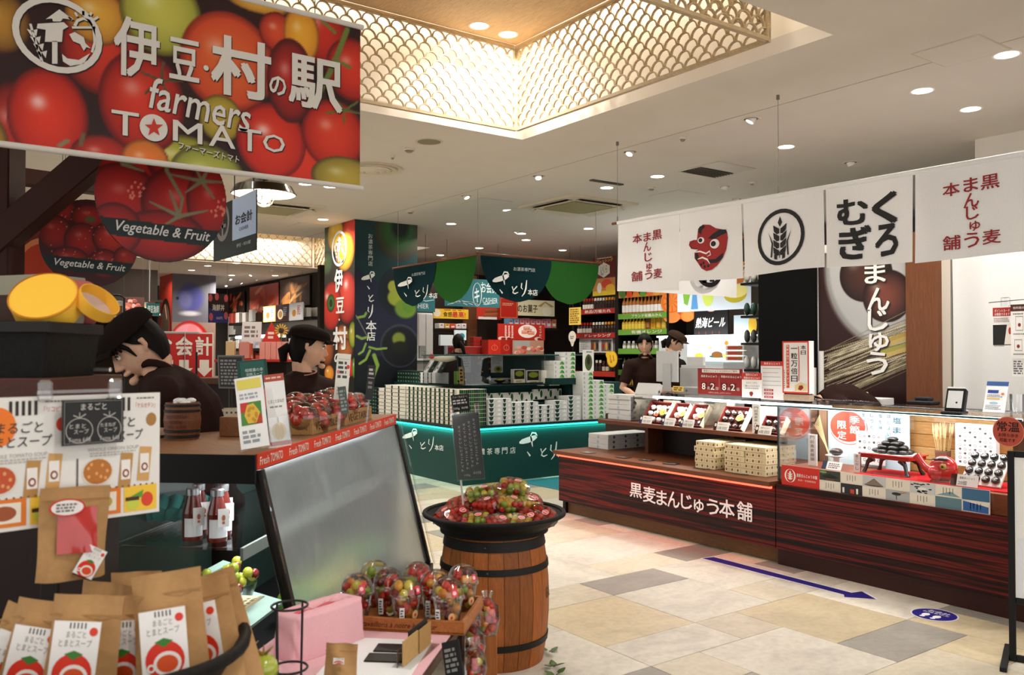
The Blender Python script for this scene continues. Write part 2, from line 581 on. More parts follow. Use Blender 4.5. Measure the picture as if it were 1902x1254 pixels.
# ---------------------------------------------------------------- the room shell
CZ=3.3
flo=struct(MB().box(-6,-4,-.08,24,24,-.012,'6e6250').build('floor','plaster'))
GX,GY,GM,GN=3.63,3.945,.337,.331
taken={}
tiles=[]
def put_tile(i,j,w,h,c):
 for a in range(i,i+w):
  for e in range(j,j+h):
   taken[(a,e)]=1
 tiles.append((i,j,w,h,c))
W_,T_,G_,O_='d8d1c3','cdbd9d','9a958c','d3c8b2'
for t in[(0,-1,2,1,G_),(0,0,2,2,W_),(-2,0,2,2,T_),(1,2,2,2,T_),(0,2,1,1,O_),(-2,2,2,1,W_),(1,4,2,1,G_),(-2,3,1,1,O_),(-1,3,2,2,W_),
(2,-1,2,2,W_),(2,1,1,1,O_),(1,-2,2,1,O_),(-1,-3,2,2,W_),(1,-4,3,2,W_),(2,-5,2,1,O_),(3,1,2,1,W_),(3,2,2,2,W_),(3,4,1,2,T_),(4,4,2,2,G_),(-1,5,3,2,O_),
(-3,3,1,1,G_),(-2,4,1,2,G_),(-4,1,2,2,W_),(-2,-1,2,1,O_),(3,-2,2,1,G_),(4,-1,1,1,O_)]:
 put_tile(*t)
for j in range(-24,12):
 for i in range(-12,16):
  if(i,j)in taken:continue
  for w,h in R.choice([((2,2),(2,1),(1,1)),((3,2),(1,1)),((2,1),(1,1)),((2,2),(1,2),(1,1)),((1,1),)]):
   if all((a,e)not in taken for a in range(i,i+w)for e in range(j,j+h)):
    break
  else:w=h=1
  put_tile(i,j,w,h,R.choice([W_,W_,O_,W_,T_,G_,O_,'d0c6b4']))
for n_,(i,j,w,h,c)in enumerate(tiles):
 x0,x1=GX+GM*i,GX+GM*(i+w)
 y1,y0=GY-GN*j,GY-GN*(j+h)
 ds=[proj_ for proj_ in[((x0+x1)/2*SA+(y0+y1)/2*CA,(x0+x1)/2*CA-(y0+y1)/2*SA)]][0]
 if ds[0]<1.2 or abs(ds[1])>ds[0]*.72:continue
 k=R.uniform(.94,1.05)
 cc=tuple(min(1,int(c[q:q+2],16)/255*k)for q in(0,2,4))
 g=.0022
 b=MB(T((x0+x1)/2,(y0+y1)/2,R.uniform(-.0012,0)))
 b.box(-(x1-x0)/2+g,-(y1-y0)/2+g,-.014,(x1-x0)/2-g,(y1-y0)/2-g,0,cc,.0015)
 o=b.build('tile','stone',flo)
tag(MB().box(5.9,6.55,-.001,7.6,8.05,.004,'2a6f78').rect(6.15,7.3,6.6,7.55,'e8efef',.0045).rect(6.6,6.7,7.3,7.1,'dfe8e8',.0045).build('floor_sticker','print',loc=(6.7,7.3,0)),'teal vinyl floor sticker with white marks between the two stalls','floor sticker')
def slab(b,x0,y0,x1,y1,holes,z0,z1,c):
 xs=sorted({x0,x1}|{h[0]for h in holes}|{h[2]for h in holes})
 ys=sorted({y0,y1}|{h[1]for h in holes}|{h[3]for h in holes})
 for a,e in zip(xs,xs[1:]):
  for p,q in zip(ys,ys[1:]):
   if not any(h[0]<=(a+e)/2<=h[2]and h[1]<=(p+q)/2<=h[3]for h in holes):
    b.box(a,p,z0,e,q,z1,c)
H1=(0.64,2.84,4.30,5.79)
H2=(0.2,12.7,7.46,17.25)
def roof(x,y):
 'height of whatever is overhead'
 a,b,c,d=H1
 if a<x<c and b<y<d:return CZ+(.667 if a+.25<x<c-.25 and b+.25<y<d-.25 else .96)
 return CZ
b=MB();slab(b,-6,-4,24,26,[H1,H2],CZ,CZ+.1,'dcd3c6')
cei=struct(b.build('ceiling','plaster'))
def coffer(h,zt,inset,wood,nm):
 x0,y0,x1,y1=h
 b=MB()
 for q in((x0-.04,y0-.04,x1+.04,y0),(x0-.04,y1,x1+.04,y1+.04),(x0-.04,y0,x0,y1),(x1,y0,x1+.04,y1)):
  b.box(q[0],q[1],CZ+.1,q[2],q[3],zt+.3,'f3ead8')
 b.box(x0-.04,y0-.04,zt+.3,x1+.04,y1+.04,zt+.34,'f3ead8')
 struct(b.build('trim_%d'%nm,'plaster'))
 i=inset
 o=struct(MB().box(x0+i+.02,y0+i+.02,zt,x1-i-.02,y1-i-.02,zt+.04,'d2b083' if wood else 'efe4cf').build('ceiling_%d'%nm,'woody' if wood else 'plaster'))
 return o
coffer(H1,CZ+.667,.25,True,1)
coffer(H2,CZ+.63,.30,False,2)
def lattice(o,u,ln,ht,r,label,grp=None,tint='cdb48c',dp=.022,n=8):
 M_=fr(o,u)
 t=thing('lattice_screen',label,'lattice screen',o,0,grp)
 b=MB(M_);b.box(0,-.022,-dp,ln,0,dp*.4,tint);b.build('bottom_rail','wood',t,W=True)
 b=MB(M_);b.box(0,ht-.028,-dp,ln,ht,dp*.4,tint);b.build('top_rail','wood',t,W=True)
 for x in(0,ln-.016):MB(M_).box(x,0,-dp,x+.016,ht-.028,dp*.4,tint).build('post','wood',t,W=True)
 b=MB(M_)
 rows=int((ht-.03)/r+.99)
 for k in range(rows):
  y=r*k
  x=(r if k%2 else 0)
  while x<ln+r*.6:
   vs=[]
   for q in range(n+1):
    a=PI*q/n
    for rr in(r*.985,r*.985-.0085):
     for zz in(-dp*.7,0):
      px,py=x+rr*math.cos(a),y+rr*math.sin(a)
      vs.append((min(max(px,0),ln),min(py,ht-.02),zz))
   fs=[]
   for q in range(n):
    i=q*4
    if abs(vs[i][0]-vs[i+4][0])+abs(vs[i][1]-vs[i+4][1])<1e-6:continue
    fs+=[(i+1,i+5,i+7,i+3),(i,i+4,i+5,i+1),(i+2,i+3,i+7,i+6),(i,i+2,i+6,i+4)]
   b.add(vs,fs,tint)
   x+=2*r
 q=b.build('scale_lattice','wood',t,W=True)
 q['kind']='stuff'
 return t
LX0,LX1,LY0,LY1=H1[0]+.25,H1[2]-.25,H1[1]+.25,H1[3]-.25
lz=CZ+.005
lattice((LX1,LY1,lz),(0,-1,0),LY1-LY0,.665,.058,'wooden scale lattice on the long right side of the near ceiling coffer')
lattice((LX0,LY1,lz),(1,0,0),LX1-LX0,.665,.058,'wooden scale lattice behind the top of the big tomato banner')
lattice((LX0,LY0,lz),(1,0,0),LX1-LX0,.665,.058,'wooden scale lattice on the near edge of the ceiling coffer, seen from outside')
lattice((H2[0]+.3,H2[3]-.3,lz),(1,0,0),6.6,.63,.09,'wooden scale lattice in the far coffer behind the blue cashier sign',dp=.03,tint='c9a878',n=6)
lattice((H2[2]-.3,H2[3]-.3,lz),(0,-1,0),3.6,.63,.09,'short lattice end of the far coffer beside the printed pillar',dp=.03,tint='c9a878',n=6)
def area(name,loc,sx,sy,w,rot=(0,0,0),col=(1,.96,.89)):
 l=D.lights.new(name,'AREA');l.shape='RECTANGLE';l.size=sx;l.size_y=sy;l.energy=w;l.color=col
 o=D.objects.new(name,l);o.location=loc;o.rotation_euler=rot
 CO.link(o)
 return o
g=.12
for nm,(cx,cy,sx,sy,w)in enumerate([((LX0+LX1)/2,LY1+g,LX1-LX0,.05,9),(LX1+g,(LY0+LY1)/2,.05,LY1-LY0,13),((LX0+LX1)/2,LY0-g,LX1-LX0,.05,9),(LX0-g,(LY0+LY1)/2,.05,LY1-LY0,10)]):
 area('cove_lamp',(cx,cy,CZ+.88),sx,sy,w)
area('cove_lamp',(3.8,H2[3]-.15,CZ+.55),6.2,.06,60)
area('cove_lamp',(H2[2]-.15,15,CZ+.55),.06,3.6,30)
# ---------------------------------------------------------------- ceiling fittings
def downlight(name='downlight',label='',r=.066,on=True):
 t=thing(name,label,'downlight')
 MB().lathe([(r,.0),(r+.012,-.003),(r+.014,-.001),(r+.014,.0)],'f2ece2',20).build('trim_ring','satin',t)
 MB().lathe([(.0001,-.001),(r,-.001)],'fff6e8',20).build('diffuser','lamp',t)
 return t
def lamp_at(p,w,spread=2.5,r=.12,col=(1,.955,.885)):
 l=D.lights.new('downlight_beam','AREA');l.shape='DISK';l.size=r;l.energy=w;l.color=col;l.spread=spread
 o=D.objects.new('downlight_beam',l);o.location=p;CO.link(o)
DL=[((1713,169),'above the white shop curtain, the brightest pair near the coffer'),((1803,203),'low over the white noren, right of the pair'),((1870,102),'high in the right corner of the ceiling'),
((1460,273),'above the wheat emblem panel of the noren'),((1221,328),'beside the dark square ceiling vent'),((1127,349),'just beside the big air-conditioning cassette'),
((944,391),'in front of the air-conditioning cassette'),((838,416),'nearest the dark green pillar'),((977,446),'above the green half-round banner'),((1093,425),'between cassette and white noren'),
((890,461),'above the middle of the green bunting'),((818,474),'beside the small dome camera'),((1045,465),'above the right end of the green bunting'),((600,408),'left of the printed tomato pillar'),
((567,342),'first of two under the tomato banner corner'),((613,347),'second of two under the tomato banner corner'),((282,506),'above the fish-print pillar'),((356,502),'just below the big round tomato sign'),
((386,494),'under the dark cashier sign'),((251,531),'far left beyond the round signs'),((511,512),'over the far seafood shelves'),((120,340),'behind the dark timber brace')]
base=None
for k,((x,y),w)in enumerate(DL):
 p=at(x,y,Z=CZ)
 lab='glowing round ceiling downlight '+w
 if base is None:base=downlight('downlight',lab);base.location=p;base['group']='round ceiling downlights'
 else:dup(base,p,label=lab)
 lamp_at(p+V((0,0,-.012)),DOWN_W)
for x,y,w in((890,48,'left of the pair set in the wooden coffer lid'),(944,64,'right of the pair set in the wooden coffer lid')):
 p=at(x,y,Z=CZ+.667);dup(base,p,label='glowing round downlight, '+w);lamp_at(p+V((0,0,-.012)),16)
b=MB()
for x,y in((0.9,0.4),(2.4,.4),(4.2,0.6),(5.9,1.4),(-.8,1.6),(0.2,-1.2),(2.2,-1.4),(3.2,7.0),(2.2,6.2),(8.2,6.4),(5.4,12.2),(2.6,10.5),(8.6,8.6),(7.7,10.4),(4.4,17.4),(5.6,17.2),(6.4,20),(6.4,22.5),(2.0,13.6),(3.4,14.4)):  # further lamps out of view; far ones added to brighten the fish pillar and wall
 far=y>13
 lamp_at(V((x,y,CZ-.012)),DOWN_W*(4 if far else .9))
 b.disc(x,y,.066,.066,'fff6e8',CZ-.002)
struct(b.build('trim_5','lamp'))  # glowing discs of these added lamps
sp=None
for k,(x,y,w)in enumerate(((1395,221,'nearest the coffer, between the two hanging wires'),(1170,282,'above the left end of the white noren'),(1000,327,'between the coffer corner and the cassette'),(866,364,'near the access hatch left of the cassette'),
(1580,302,'above the wheat panel of the noren'),(1368,370,'just above the tengu mask panel'),(1346,347,'behind the noren by the vent'),(960,430,'over the green stall'))):
 p=at(x,y,Z=CZ)
 lab='white tilting ceiling spotlight '+w
 if sp is None:
  sp=thing('spotlight',lab,'spotlight',p,0,'tilting ceiling spotlights')
  MB().lathe([(.055,.0),(.055,-.002),(.072,-.004),(.075,0)],'d8cdb9',20).build('trim_ring','satin',sp)
  MB().lathe([(.0001,-.001),(.055,-.001)],'6a6358',20).build('recess','satin',sp)
  MB(T(0,0,-.004,rx=.5,rz=.8)).lathe([(.036,.02),(.036,-.022),(.03,-.022),(.0001,-.012)],'e9e2d6',16).build('lamp_barrel','satin',sp)
  MB(T(0,0,-.004,rx=.5,rz=.8)).lathe([(.0001,-.0225),(.029,-.0225)],'fff',14).build('lens','lamp',sp)if False else MB(T(0,0,-.004,rx=.5,rz=.8)).lathe([(.0001,-.0228),(.029,-.0228)],'ffffff',14).build('lens','lamp',sp)
 else:dup(sp,p,rz=k*.9,label=lab)
for x,y,w in((428,518,'above the fish poster wall, lowest of the cluster'),(448,525,'above the fish poster wall, second of the cluster'),(466,510,'above the red fish poster'),(476,519,'above the red fish poster, nearer the pillar'),(420,530,'beside the fish-print pillar'),(506,501,'under the far lattice coffer')):
 dup(sp,at(x,y,Z=CZ),rz=y,label='small far ceiling spotlight '+w)
p=at(797,263,Z=CZ)
t=thing('ceiling_speaker','round olive speaker grille in the ceiling left of the coffer corner','speaker',p)
MB().lathe([(.1,0),(.1,-.004),(.115,-.005),(.12,0)],'cfc2ab',28).build('rim','satin',t)
MB().lathe([(.0001,-.006),(.06,-.0055),(.1,-.003)],'8d8468',28).build('grille','satin',t)
p=at(690,313,Z=CZ)
t=thing('air_diffuser','large round ribbed air diffuser beside the tomato banner','air vent',p)
for k,r in enumerate((.3,.24,.18,.12)):
 MB().lathe([(r,0),(r+.01,-.02),(r-.035,-.005-.012*k),(r-.045,.0-.01*k)],'d9ccb5',32).build('ring_vane','satin',t)
MB().lathe([(.0001,-.05),(.05,-.048),(.07,-.03)],'d9ccb5',24).build('hub','satin',t)
for x,y,r,w in((760,276,.05,'below the round speaker grille'),(729,289,.022,'small sensor beside the round diffuser'),(1268,255,.03,'sprinkler head above the noren'),(1210,348,.045,'beside the downlight by the vent'),(1397,338,.03,'over the tengu panel'),(762,392,.05,'near the green pillar top')):
 p=at(x,y,Z=CZ)
 t=thing('smoke_detector','small cream ceiling detector '+w,'detector',p)
 MB().lathe([(r,0),(r,-.012),(r*.8,-.02)],'d8cdb8',18).build('base','satin',t)
 MB().lathe([(r*.55,-.02),(r*.5,-.035),(.0001,-.038)],'9b907c',14).build('sensor','satin',t)
p=at(722,470,Z=CZ)if False else at(829,480,Z=CZ)
t=thing('dome_camera','small black dome camera on the ceiling above the green bunting','camera',p)
MB().lathe([(.09,0),(.09,-.03),(.08,-.035)],'e0d8ca',18).build('base','satin',t)
MB().ball((0,0,-.035),.075,'16181a',14,8).build('dome','gloss',t)
def cassette(p,label,s=1.0,rz=0):
 t=thing('ceiling_cassette',label,'air conditioner',p,rz)
 MB().prism([(x*s,y*s)for x,y in((-.47,-.47),(.47,-.47),(.47,.47),(-.47,.47))],-.03,0,'d6c9b2').build('panel','satin',t)
 b=MB()
 for k in range(4):
  b.M=MX.Rotation(k*PI/2,4,'Z')
  b.box(-.3*s,.33*s,-.034,.3*s,.40*s,-.03,'3c3830')
 b.build('outlet_slot','matte',t)
 for k in range(4):
  MB(MX.Rotation(k*PI/2,4,'Z')@T(0,.375*s,-.045,rx=-.35)).box(-.3*s,-.05*s,-.004,.3*s,.05*s,.004,'d6c9b2').build('louvre','satin',t)
 MB().box(-.27*s,-.27*s,-.05,.27*s,.27*s,-.028,'a39a74',.004).build('intake_grille','satin',t)
cassette(at(1073,380,Z=CZ),'large cream air-conditioning cassette above the white noren end',1.1)
cassette(at(510,385,Z=CZ),'cream air-conditioning cassette behind the pendant lamp',1.0)
p=at(1330,315,Z=CZ)
t=thing('ceiling_vent','dark slatted rectangular vent above the white noren','vent',p)
MB().box(-.27,-.27,-.008,.27,.27,0,'cabfab',.002).build('frame','satin',t)
MB().box(-.24,-.02,-.011,.24,.24,-.008,'5c574c').build('backing','matte',t)
for k in range(7):MB(T(0,.0+k*.036,-.014,rx=.6)).box(-.24,-.012,-.0015,.24,.012,.0015,'8b8474').build('slat','satin',t)
for x,y,sx,w in((905,376,.45,'left of the big cassette'),(1258,362,.45,'right of the downlight by the vent'),(970,394,.45,'in front of the cassette'),(575,420,.5,'near the tomato pillar'),(1785,95,.4,'in the far right corner')):
 p=at(x,y,Z=CZ)
 t=thing('ceiling_hatch','flush square access hatch in the ceiling '+w,'hatch',p)
 MB().box(-sx/2,-sx/2,-.003,sx/2,sx/2,0,'c9bca7').build('frame','plaster',t)
 MB().box(-sx/2+.01,-sx/2+.01,-.005,sx/2-.01,sx/2-.01,-.002,'dcd3c6').build('lid','plaster',t)
tag(MB().box(-.22,-.03,-.012,.22,.03,0,'4b463e',.003).rect(-.2,-.01,.2,.01,'8b8474').build('line_vent','satin',loc=(0,0,0)),'short dark slot diffuser beside the downlight near the cassette','vent').location=at(1127,338,Z=CZ)
struct(MB().box(5.2,-2,CZ-.002,5.208,14,CZ+.001,'b5a893').build('trim_3','plaster'))
struct(MB().box(-8,24.2,-.05,26,24.4,CZ,'35302b').build('wall_back','plaster'))
struct(MB().box(22,-4,-.05,22.2,24.2,CZ,'8a8274').build('wall_right','plaster'))
# ---------------------------------------------------------------- black-wheat bun stall on the right
WD,WD2='6b3b22','3d2317'
t=thing('stall_counter','long low counter with red-lit streaky laminate front and white lettering','counter',(5.08,4.1,0))
MB().box(5.08,3.842,.115,5.12,6.272,.55,'ffffff').build('front_panel','laminate',t,W=True)
MB().box(5.085,1.75,.115,5.12,3.838,.57,'ffffff').build('front_panel','laminate',t,W=True)
MB().box(5.15,3.84,0,5.25,6.25,.115,'7b5636').build('plinth','woody',t,W=True)
MB().box(5.11,1.75,0,5.25,3.84,.115,'3a1712').build('plinth','woody',t,W=True)
MB().box(5.12,6.22,.0,6.1,6.262,.55,'4a1c14').build('end_panel','laminate',t,W=True)
MB().box(5.02,3.845,.553,6.1,6.29,.587,'7a4527',.002).build('shelf_top','woody',t,W=True)
MB().box(5.05,3.86,.534,5.072,6.27,.55,'ff5040').build('led_strip','led_red',t,W=True)
area('led_lamp',(5.052,5.06,.546),.012,2.38,12,(0,-.55,0),(1,.05,.025))
b=PL(X=5.08,off=.006)
for ch,x,y,w,h in zip('黒麦まんじゅう本舗',(1182,1207,1230,1252,1276,1299,1325,1351,1384),(911,919,925,928,932,940,942,945,950),(22,23,19,22,20,18,22,28,28),(26,29,27,29,27,24,28,33,34)):
 b.tx(ch,x,y,w,h,'ffffff',0,.022)
b.build('lettering','matte',t,W=True)
MB().box(5.75,3.9,.587,5.8,5.62,.84,'2a1a12').build('back_panel','wood',t,W=True)
for y in(5.6,4.62):MB().box(5.56,y-.02,.587,5.8,y+.02,.84,WD).build('riser','woodz',t,W=True)
MB().box(5.35,3.98,.842,6.08,6.03,.876,'6a3a22',.002).build('upper_shelf','woody',t,W=True)
MB().box(6.1,1.75,0,6.16,6.27,.86,WD2).box(6.1,6.27,0,6.16,6.75,.86,WD2).build('rear_panel','woodz',t,W=True)
for k,(x,y)in enumerate(((1093,841),(1158,850),(1202,855),(1247,862),(1306,870),(1379,880))):
 p=at(x,y,Z=.5885)
 o=MB(T(0,0,.0005,rz=R.uniform(-.2,.2))).box(-.045,-.06,0,.045,.06,.003,'2f2a26').rect(-.035,-.045,.02,.05,'8f8a82',.0034).build('price_card','gloss',loc=(0,0,0))
 o.location=p
 tag(o,'small dark price card lying on the shelf edge, %s from the left end'%NTH[k],'price card','price cards along the shelf edge')
def graybox(k,lab,loc,grp,base=[]):
 if not base:
  o=thing('gift_box',lab,'box',loc,0,grp)
  MB().box(-.074,-.14,0,.074,.14,.045,'c9c9c6',.002).build('carton','paper',o)
  b=MB(fr((-.0745,0,.022),(0,-1,0)));b.ring(.0,0,.016,.016,.0025,'5c93b4',0,16).poly([(-.007,-.009),(.007,-.009),(.0,.012)],'5c93b4')
  b.M=fr((0,-.1405,.022),(1,0,0));b.disc(0,0,.014,.014,'4c4d50',0,8).rect(-.02,-.003,.02,.003,'77787c')
  b.build('printed_mark','paper',o)
  base.append(o);return o
 return dup(base[0],loc,label=lab)
for l in range(3):
 for k in range(4):
  graybox(0,'flat grey gift box, %s layer, %s from the front corner of the counter end'%(['bottom','middle','top'][l],NTH[k]),(5.52+k*.152,6.13+R.uniform(-.004,.004),.5875+l*.0465),'grey gift boxes at the counter end')
for k,n in enumerate((5,4,3)):
 for l in range(n):
  graybox(0,'flat white gift box, %s, %s stack on the upper shelf end'%(lvl(l,n),NTH[k]),(5.555+k*.154+R.uniform(-.008,.008),5.885+R.uniform(-.006,.006),.8765+l*.047),'white gift boxes on the upper shelf')
o=dup(graybox.__defaults__[0][0],(5.62,5.62,1.135),label='grey gift box standing tilted on the glass shelf before the smiling worker')
o.rotation_euler=(0,-1.12,.0)
def cream(lab,loc,w,d,grp):
 o=thing('confection_box',lab,'box',loc,0,grp)
 MB().box(0,-w,0,d,0,.0415,'e6d6ac',.0015).build('carton','paper',o)
 b=MB(fr((-.0006,0,.0),(0,-1,0)))
 def marks(n,u0,pitch,tints):
  for i in range(n):
   u=u0+i*pitch
   if i%2==0:
    b.poly([(u-.009,.021),(u-.004,.03),(u+.006,.03),(u+.009,.022),(u+.003,.011),(u-.003,.012)],tints[0])
    b.rect(u-.004,.023,u+.003,.026,'e9d9b4',.0003)
   else:b.ring(u,.021,.008,.011,.0022,tints[1],0,4)
 marks(max(4,int(w/.028)),.018,.027,('7a2a1a','a88a62'))
 b.M=fr((0,-w-.0006,0),(1,0,0))
 marks(int(d/.03),.02,.03,('6a2d1c','7f9a4c'))
 b.M=MX.Translation((0,0,.0421));
 for i in range(5):
  for j in range(3):b.disc(.04+i*.06,-.04-j*.06,.009,.009,'cdb27c',0,6)
 b.build('printed_mark','paper',o)
 return o
for l in range(5):
 cream('cream patterned confection box, %s of the left stack under the shelf'%lvl(l,5),(5.19+R.uniform(-.004,.006),4.69+R.uniform(-.006,.006)-(.012 if l==4 else 0),.5875+l*.043),.2,.36,'cream confection boxes in the left stack')
for s_,y0,nm in((0,4.39,'middle'),(1,4.195,'right')):
 for l in range(5):
  cream('cream patterned confection box, %s of the %s stack beside the glass case'%(lvl(l,5),nm),(5.19+R.uniform(-.003,.006),y0+R.uniform(-.003,.003),.5875+l*.043),.19,.36,'cream confection boxes by the glass case')
def giftbox(y,w,nx,ny,dark,lab,red=True,yellow=True,price='6'):
 """a shallow tray leaning back on its lid, its card in front"""
 h=.062*ny+.03
 M_=fr((5.43,y,.879),(0,-1,0),v=(math.cos(.93),0,math.sin(.93)))
 o=thing('open_gift_box',lab,'box',(5.43,y,.877),0,'open gift boxes on the upper shelf')
 b=MB(M_@MX.Translation((-w/2,0,0)))
 for q in((0,0,w,.006),(0,h-.006,w,h),(0,0,.006,h),(w-.006,0,w,h)):b.box(q[0],q[1],-.03,q[2],q[3],.02,'eadfbe' if q[0]>0 else '5f1d16')
 b.box(0,0,-.034,w,h,-.028,'4a1712')
 b.build('tray','paper',o,W=True)
 for i in range(nx):
  for j in range(ny):
   c=MB(M_)
   c.ball((-w/2+w*(i+.5)/nx,.015+.062*(j+.5),-.012),.026,'3a2c26' if(dark or i>=nx-1)else 'b9b6b2',10,6,sz=.75)
   c.disc(-w/2+w*(i+.5)/nx,.015+.062*(j+.5),.012,.012,'857c74' if dark else 'ecebe8',.0098,8)
   c.build('wrapped_bun','gloss',o,W=True)
 if red:
  c=MB(M_);c.M=M_@MX.Rotation(-.25,4,'Z');c.box(-.035,h*.3,.0205,.012,h*.8,.0225,'d43a24').box(-.035,h*.3,.02,-.032,h*.8,.0226,'f0e8dd')
  c.vtext('人気',-.0115,h*.66,.026,.038,'f8efe6',.0229,.02)
  c.build('name_slip','print',o,W=True)
 if yellow:
  c=MB(M_);c.disc(w*.27,h*.52,.034,.034,'f1c52c',.023,18)
  c.text('%s個'%price,w*.27,h*.52,.045,.03,'7a3a16',.0236,.02)
  c.build('round_seal','print',o,W=True)
 b=MB(fr((5.365,y+w*.12,.8765),(0,-1,0),v=(.32,0,1)))
 b.box(-.075,0,-.002,.075,.07,0,'f3f1ec').rect(-.075,0,-.045,.07,'42180f' if dark else '2c3558',.0006).disc(-.06,.045,.011,.014,'f2eadf',.001,12)
 b.text('黒麦まんじゅう',.015,.052,.08,.013,'4a4440',.0007).text(price+'個',-.018,.022,.04,.024,'3f3a37',.0007).fake(.012,.01,.065,.034,3,'8a857f',.0007)
 b.build('price_tag','paper',o,W=True)
 return o
for x,w,nx,ny,dk,lab,rd,ye,pr in((1216,.27,4,3,False,'open box of silver-wrapped buns with red slip and yellow seal, nearest the white boxes',True,True,'12'),
(1256,.17,2,3,False,'small open bun box with red slip, between two larger boxes',True,True,'6'),
(1291,.17,2,3,False,'small open bun box with red slip beside the clear acrylic divider',True,True,'8'),
(1357,.26,4,3,True,'open box of dark wrapped buns with a yellow round seal',False,True,'12'),
(1434,.2,3,2,True,'small open box of dark buns next to the glass case',False,False,'6')):
 giftbox(at(x,790,X=5.45).y,w,nx,ny,dk,lab,rd,ye,pr)
for k,(x,hh)in enumerate(((1232,.2),(1272,.17),(1300,.19),(1330,.22),(1410,.2))):
 y=at(x,765,X=5.62).y
 o=thing('box_lid','cream box lid propped up behind the open bun boxes, %s from the left'%NTH[k],'box lid',(5.66,y,.877),0,'cream lids behind the bun boxes')
 b=MB(fr((5.66,y,.879),(0,-1,0),v=(.35,0,1)));b.box(-.1,0,-.022,.1,hh,0,'f2e8cd',.003)
 for i in range(3):b.disc(-.03+i*.03,hh*.6,.007,.007,'d8c49a',.0008,8)
 b.build('carton','paper',o,W=True)
board('name_card','tall narrow white card with a column of characters between the dark bun boxes','card',1397,750,1412,812,X=5.42,t=.004,draw=lambda b:[b.text(c,.5,.88-i*.095,.5,.075,'3c3a3a')for i,c in enumerate('門前黒麦まんじゅう')])
for k,(x,w)in enumerate(((1172,'beside the white box stack'),(1308,'between silver and dark bun boxes'))):
 y=at(x,790,X=5.4).y
 tag(MB().box(5.4,y-.0015,.8765,5.68,y+.0015,1.1,'ffffff').build('acrylic_divider','clear',loc=(5.54,y,.8765)),'upright clear acrylic divider on the shelf '+w,'divider')
t=thing('glass_shelf','long glass shelf with a bright light strip over the bun boxes','shelf',(5.6,4.7,1.1))
MB().box(5.42,3.6,1.118,6.05,5.6,1.128,'ffffff',.001).build('glass_plate','glass',t,W=True)
MB().box(5.46,3.66,1.098,5.5,5.42,1.117,'ffffff').build('light_strip','lamp_white',t,W=True)
for y in(3.75,5.55):MB().box(5.86,y-.008,.876,5.876,y+.008,1.118,'8a8a88').build('post','metal',t,W=True)
area('strip_lamp',(5.48,4.55,1.095),.05,1.75,10,(0,-.25,0),(1,.97,.93))
tag(MB().box(5.75,4.75,1.1285,5.95,5.4,1.19,'9a9a98',.004).box(5.748,5.28,1.15,5.75,5.3,1.17,'5b6470').build('cash_drawer','satin',loc=(5.85,5.07,1.1285)),'grey flat cash drawer on the glass shelf behind the yellow tag','cash drawer')
board('shelf_tag','tiny yellow price tag on the glass shelf edge','tag',1250,717,1269,728,X=5.44,t=.003,col='e9c95f',draw=lambda b:b.fake(.08,.15,.92,.85,2,'6b4a1c'))
t=thing('register_display','pale grey register screen seen from behind, in front of two workers','monitor',(5.8,5.35,1.13))
b=pan(1219,652,1258,710,X=5.8);b.box(0,0,-.02,1,1,0,'c9c9c8');b.build('screen_shell','satin',t,W=True)
b=pan(1226,675,1251,714,X=5.79);b.box(.2,-.35,-.004,.8,1,.003,'bdbdbc');b.build('stand','satin',t,W=True)
t=thing('paper_tray','white upright paper holder beside the register screen','holder',at(1290,708,X=6.0))
b=pan(1263,683,1308,712,X=6.0);b.box(0,-.42,-.12,1,1,0,'c4c4c2');b.build('box_body','satin',t,W=True)
b=pan(1276,663,1306,690,X=6.03);b.box(0,0,-.03,1,1,0,'d8d8d6');b.build('paper_stack','paper',t,W=True)
b=pan(1265,678,1310,685,X=6.02);b.box(0,0,-.08,1,1,0,'cfcfcd');b.build('flap','satin',t,W=True)
def d1(b):
 b.rect(.1,.84,.93,.97,'efe6da')
 b.text('黒麦まんじゅう お日持ちのご案内',.51,.905,.74,.08,'5a2a20',.0006)
 b.text('黒麦まんじゅう',.26,.7,.36,.09,'f4ebe0',.0006,.01).text('季節のおまんじゅう',.75,.7,.44,.09,'f4ebe0',.0006,.01)
 for x0,x1 in((.08,.22),(.26,.40),(.53,.67),(.72,.86)):b.rect(x0,.18,x1,.46,'5c100c',.0004)
 b.text('8',.14,.31,.08,.24,'f6efe4',.0008,.02).text('月',.245,.24,.05,.11,'f6efe4',.0008).text('2',.34,.31,.09,.24,'f6efe4',.0008,.02).text('日',.44,.24,.05,.11,'f6efe4',.0008)
 b.text('8',.6,.31,.08,.24,'f6efe4',.0008,.02).text('月',.695,.24,.05,.11,'f6efe4',.0008).text('2',.79,.31,.09,.24,'f6efe4',.0008,.02).text('日',.9,.24,.05,.11,'f6efe4',.0008)
 b.text('お早めにお召し上がりください',.5,.08,.5,.06,'e9cfc4',.0006)
 b.stroke([(.49,.2),(.49,.72)],.004,'d9b8ac',.0005)
board('date_board','dark red board with the dates 8 and 2 in large white figures','sign',1296,684,1380,736,X=5.55,t=.012,col='8e1c17',side='e6e0da',draw=d1)
def d2(b):
 b.rect(0,.72,1,1,'c8392c')
 b.text('黒麦まんじゅう',.5,.92,.6,.1,'fdf3ea',.0006,.01).text('季節のおまんじゅう',.5,.79,.8,.1,'fdf3ea',.0006,.01)
 b.text('おひとつから',.5,.6,.55,.08,'6d6a68',.0006).text('ご購入いただけます',.5,.47,.8,.09,'55514f',.0006)
 b.fake(.15,.34,.85,.41,1,'a9a5a2',.0006)
 b.poly([(.38,.2),(.45,.25),(.55,.24),(.58,.16),(.5,.05),(.43,.08),(.4,.13)],'9a2a20',.0006)
board('notice_card','white card with red heading beside the dark red date board','sign',1378,692,1415,740,X=5.53,t=.004,draw=d2)
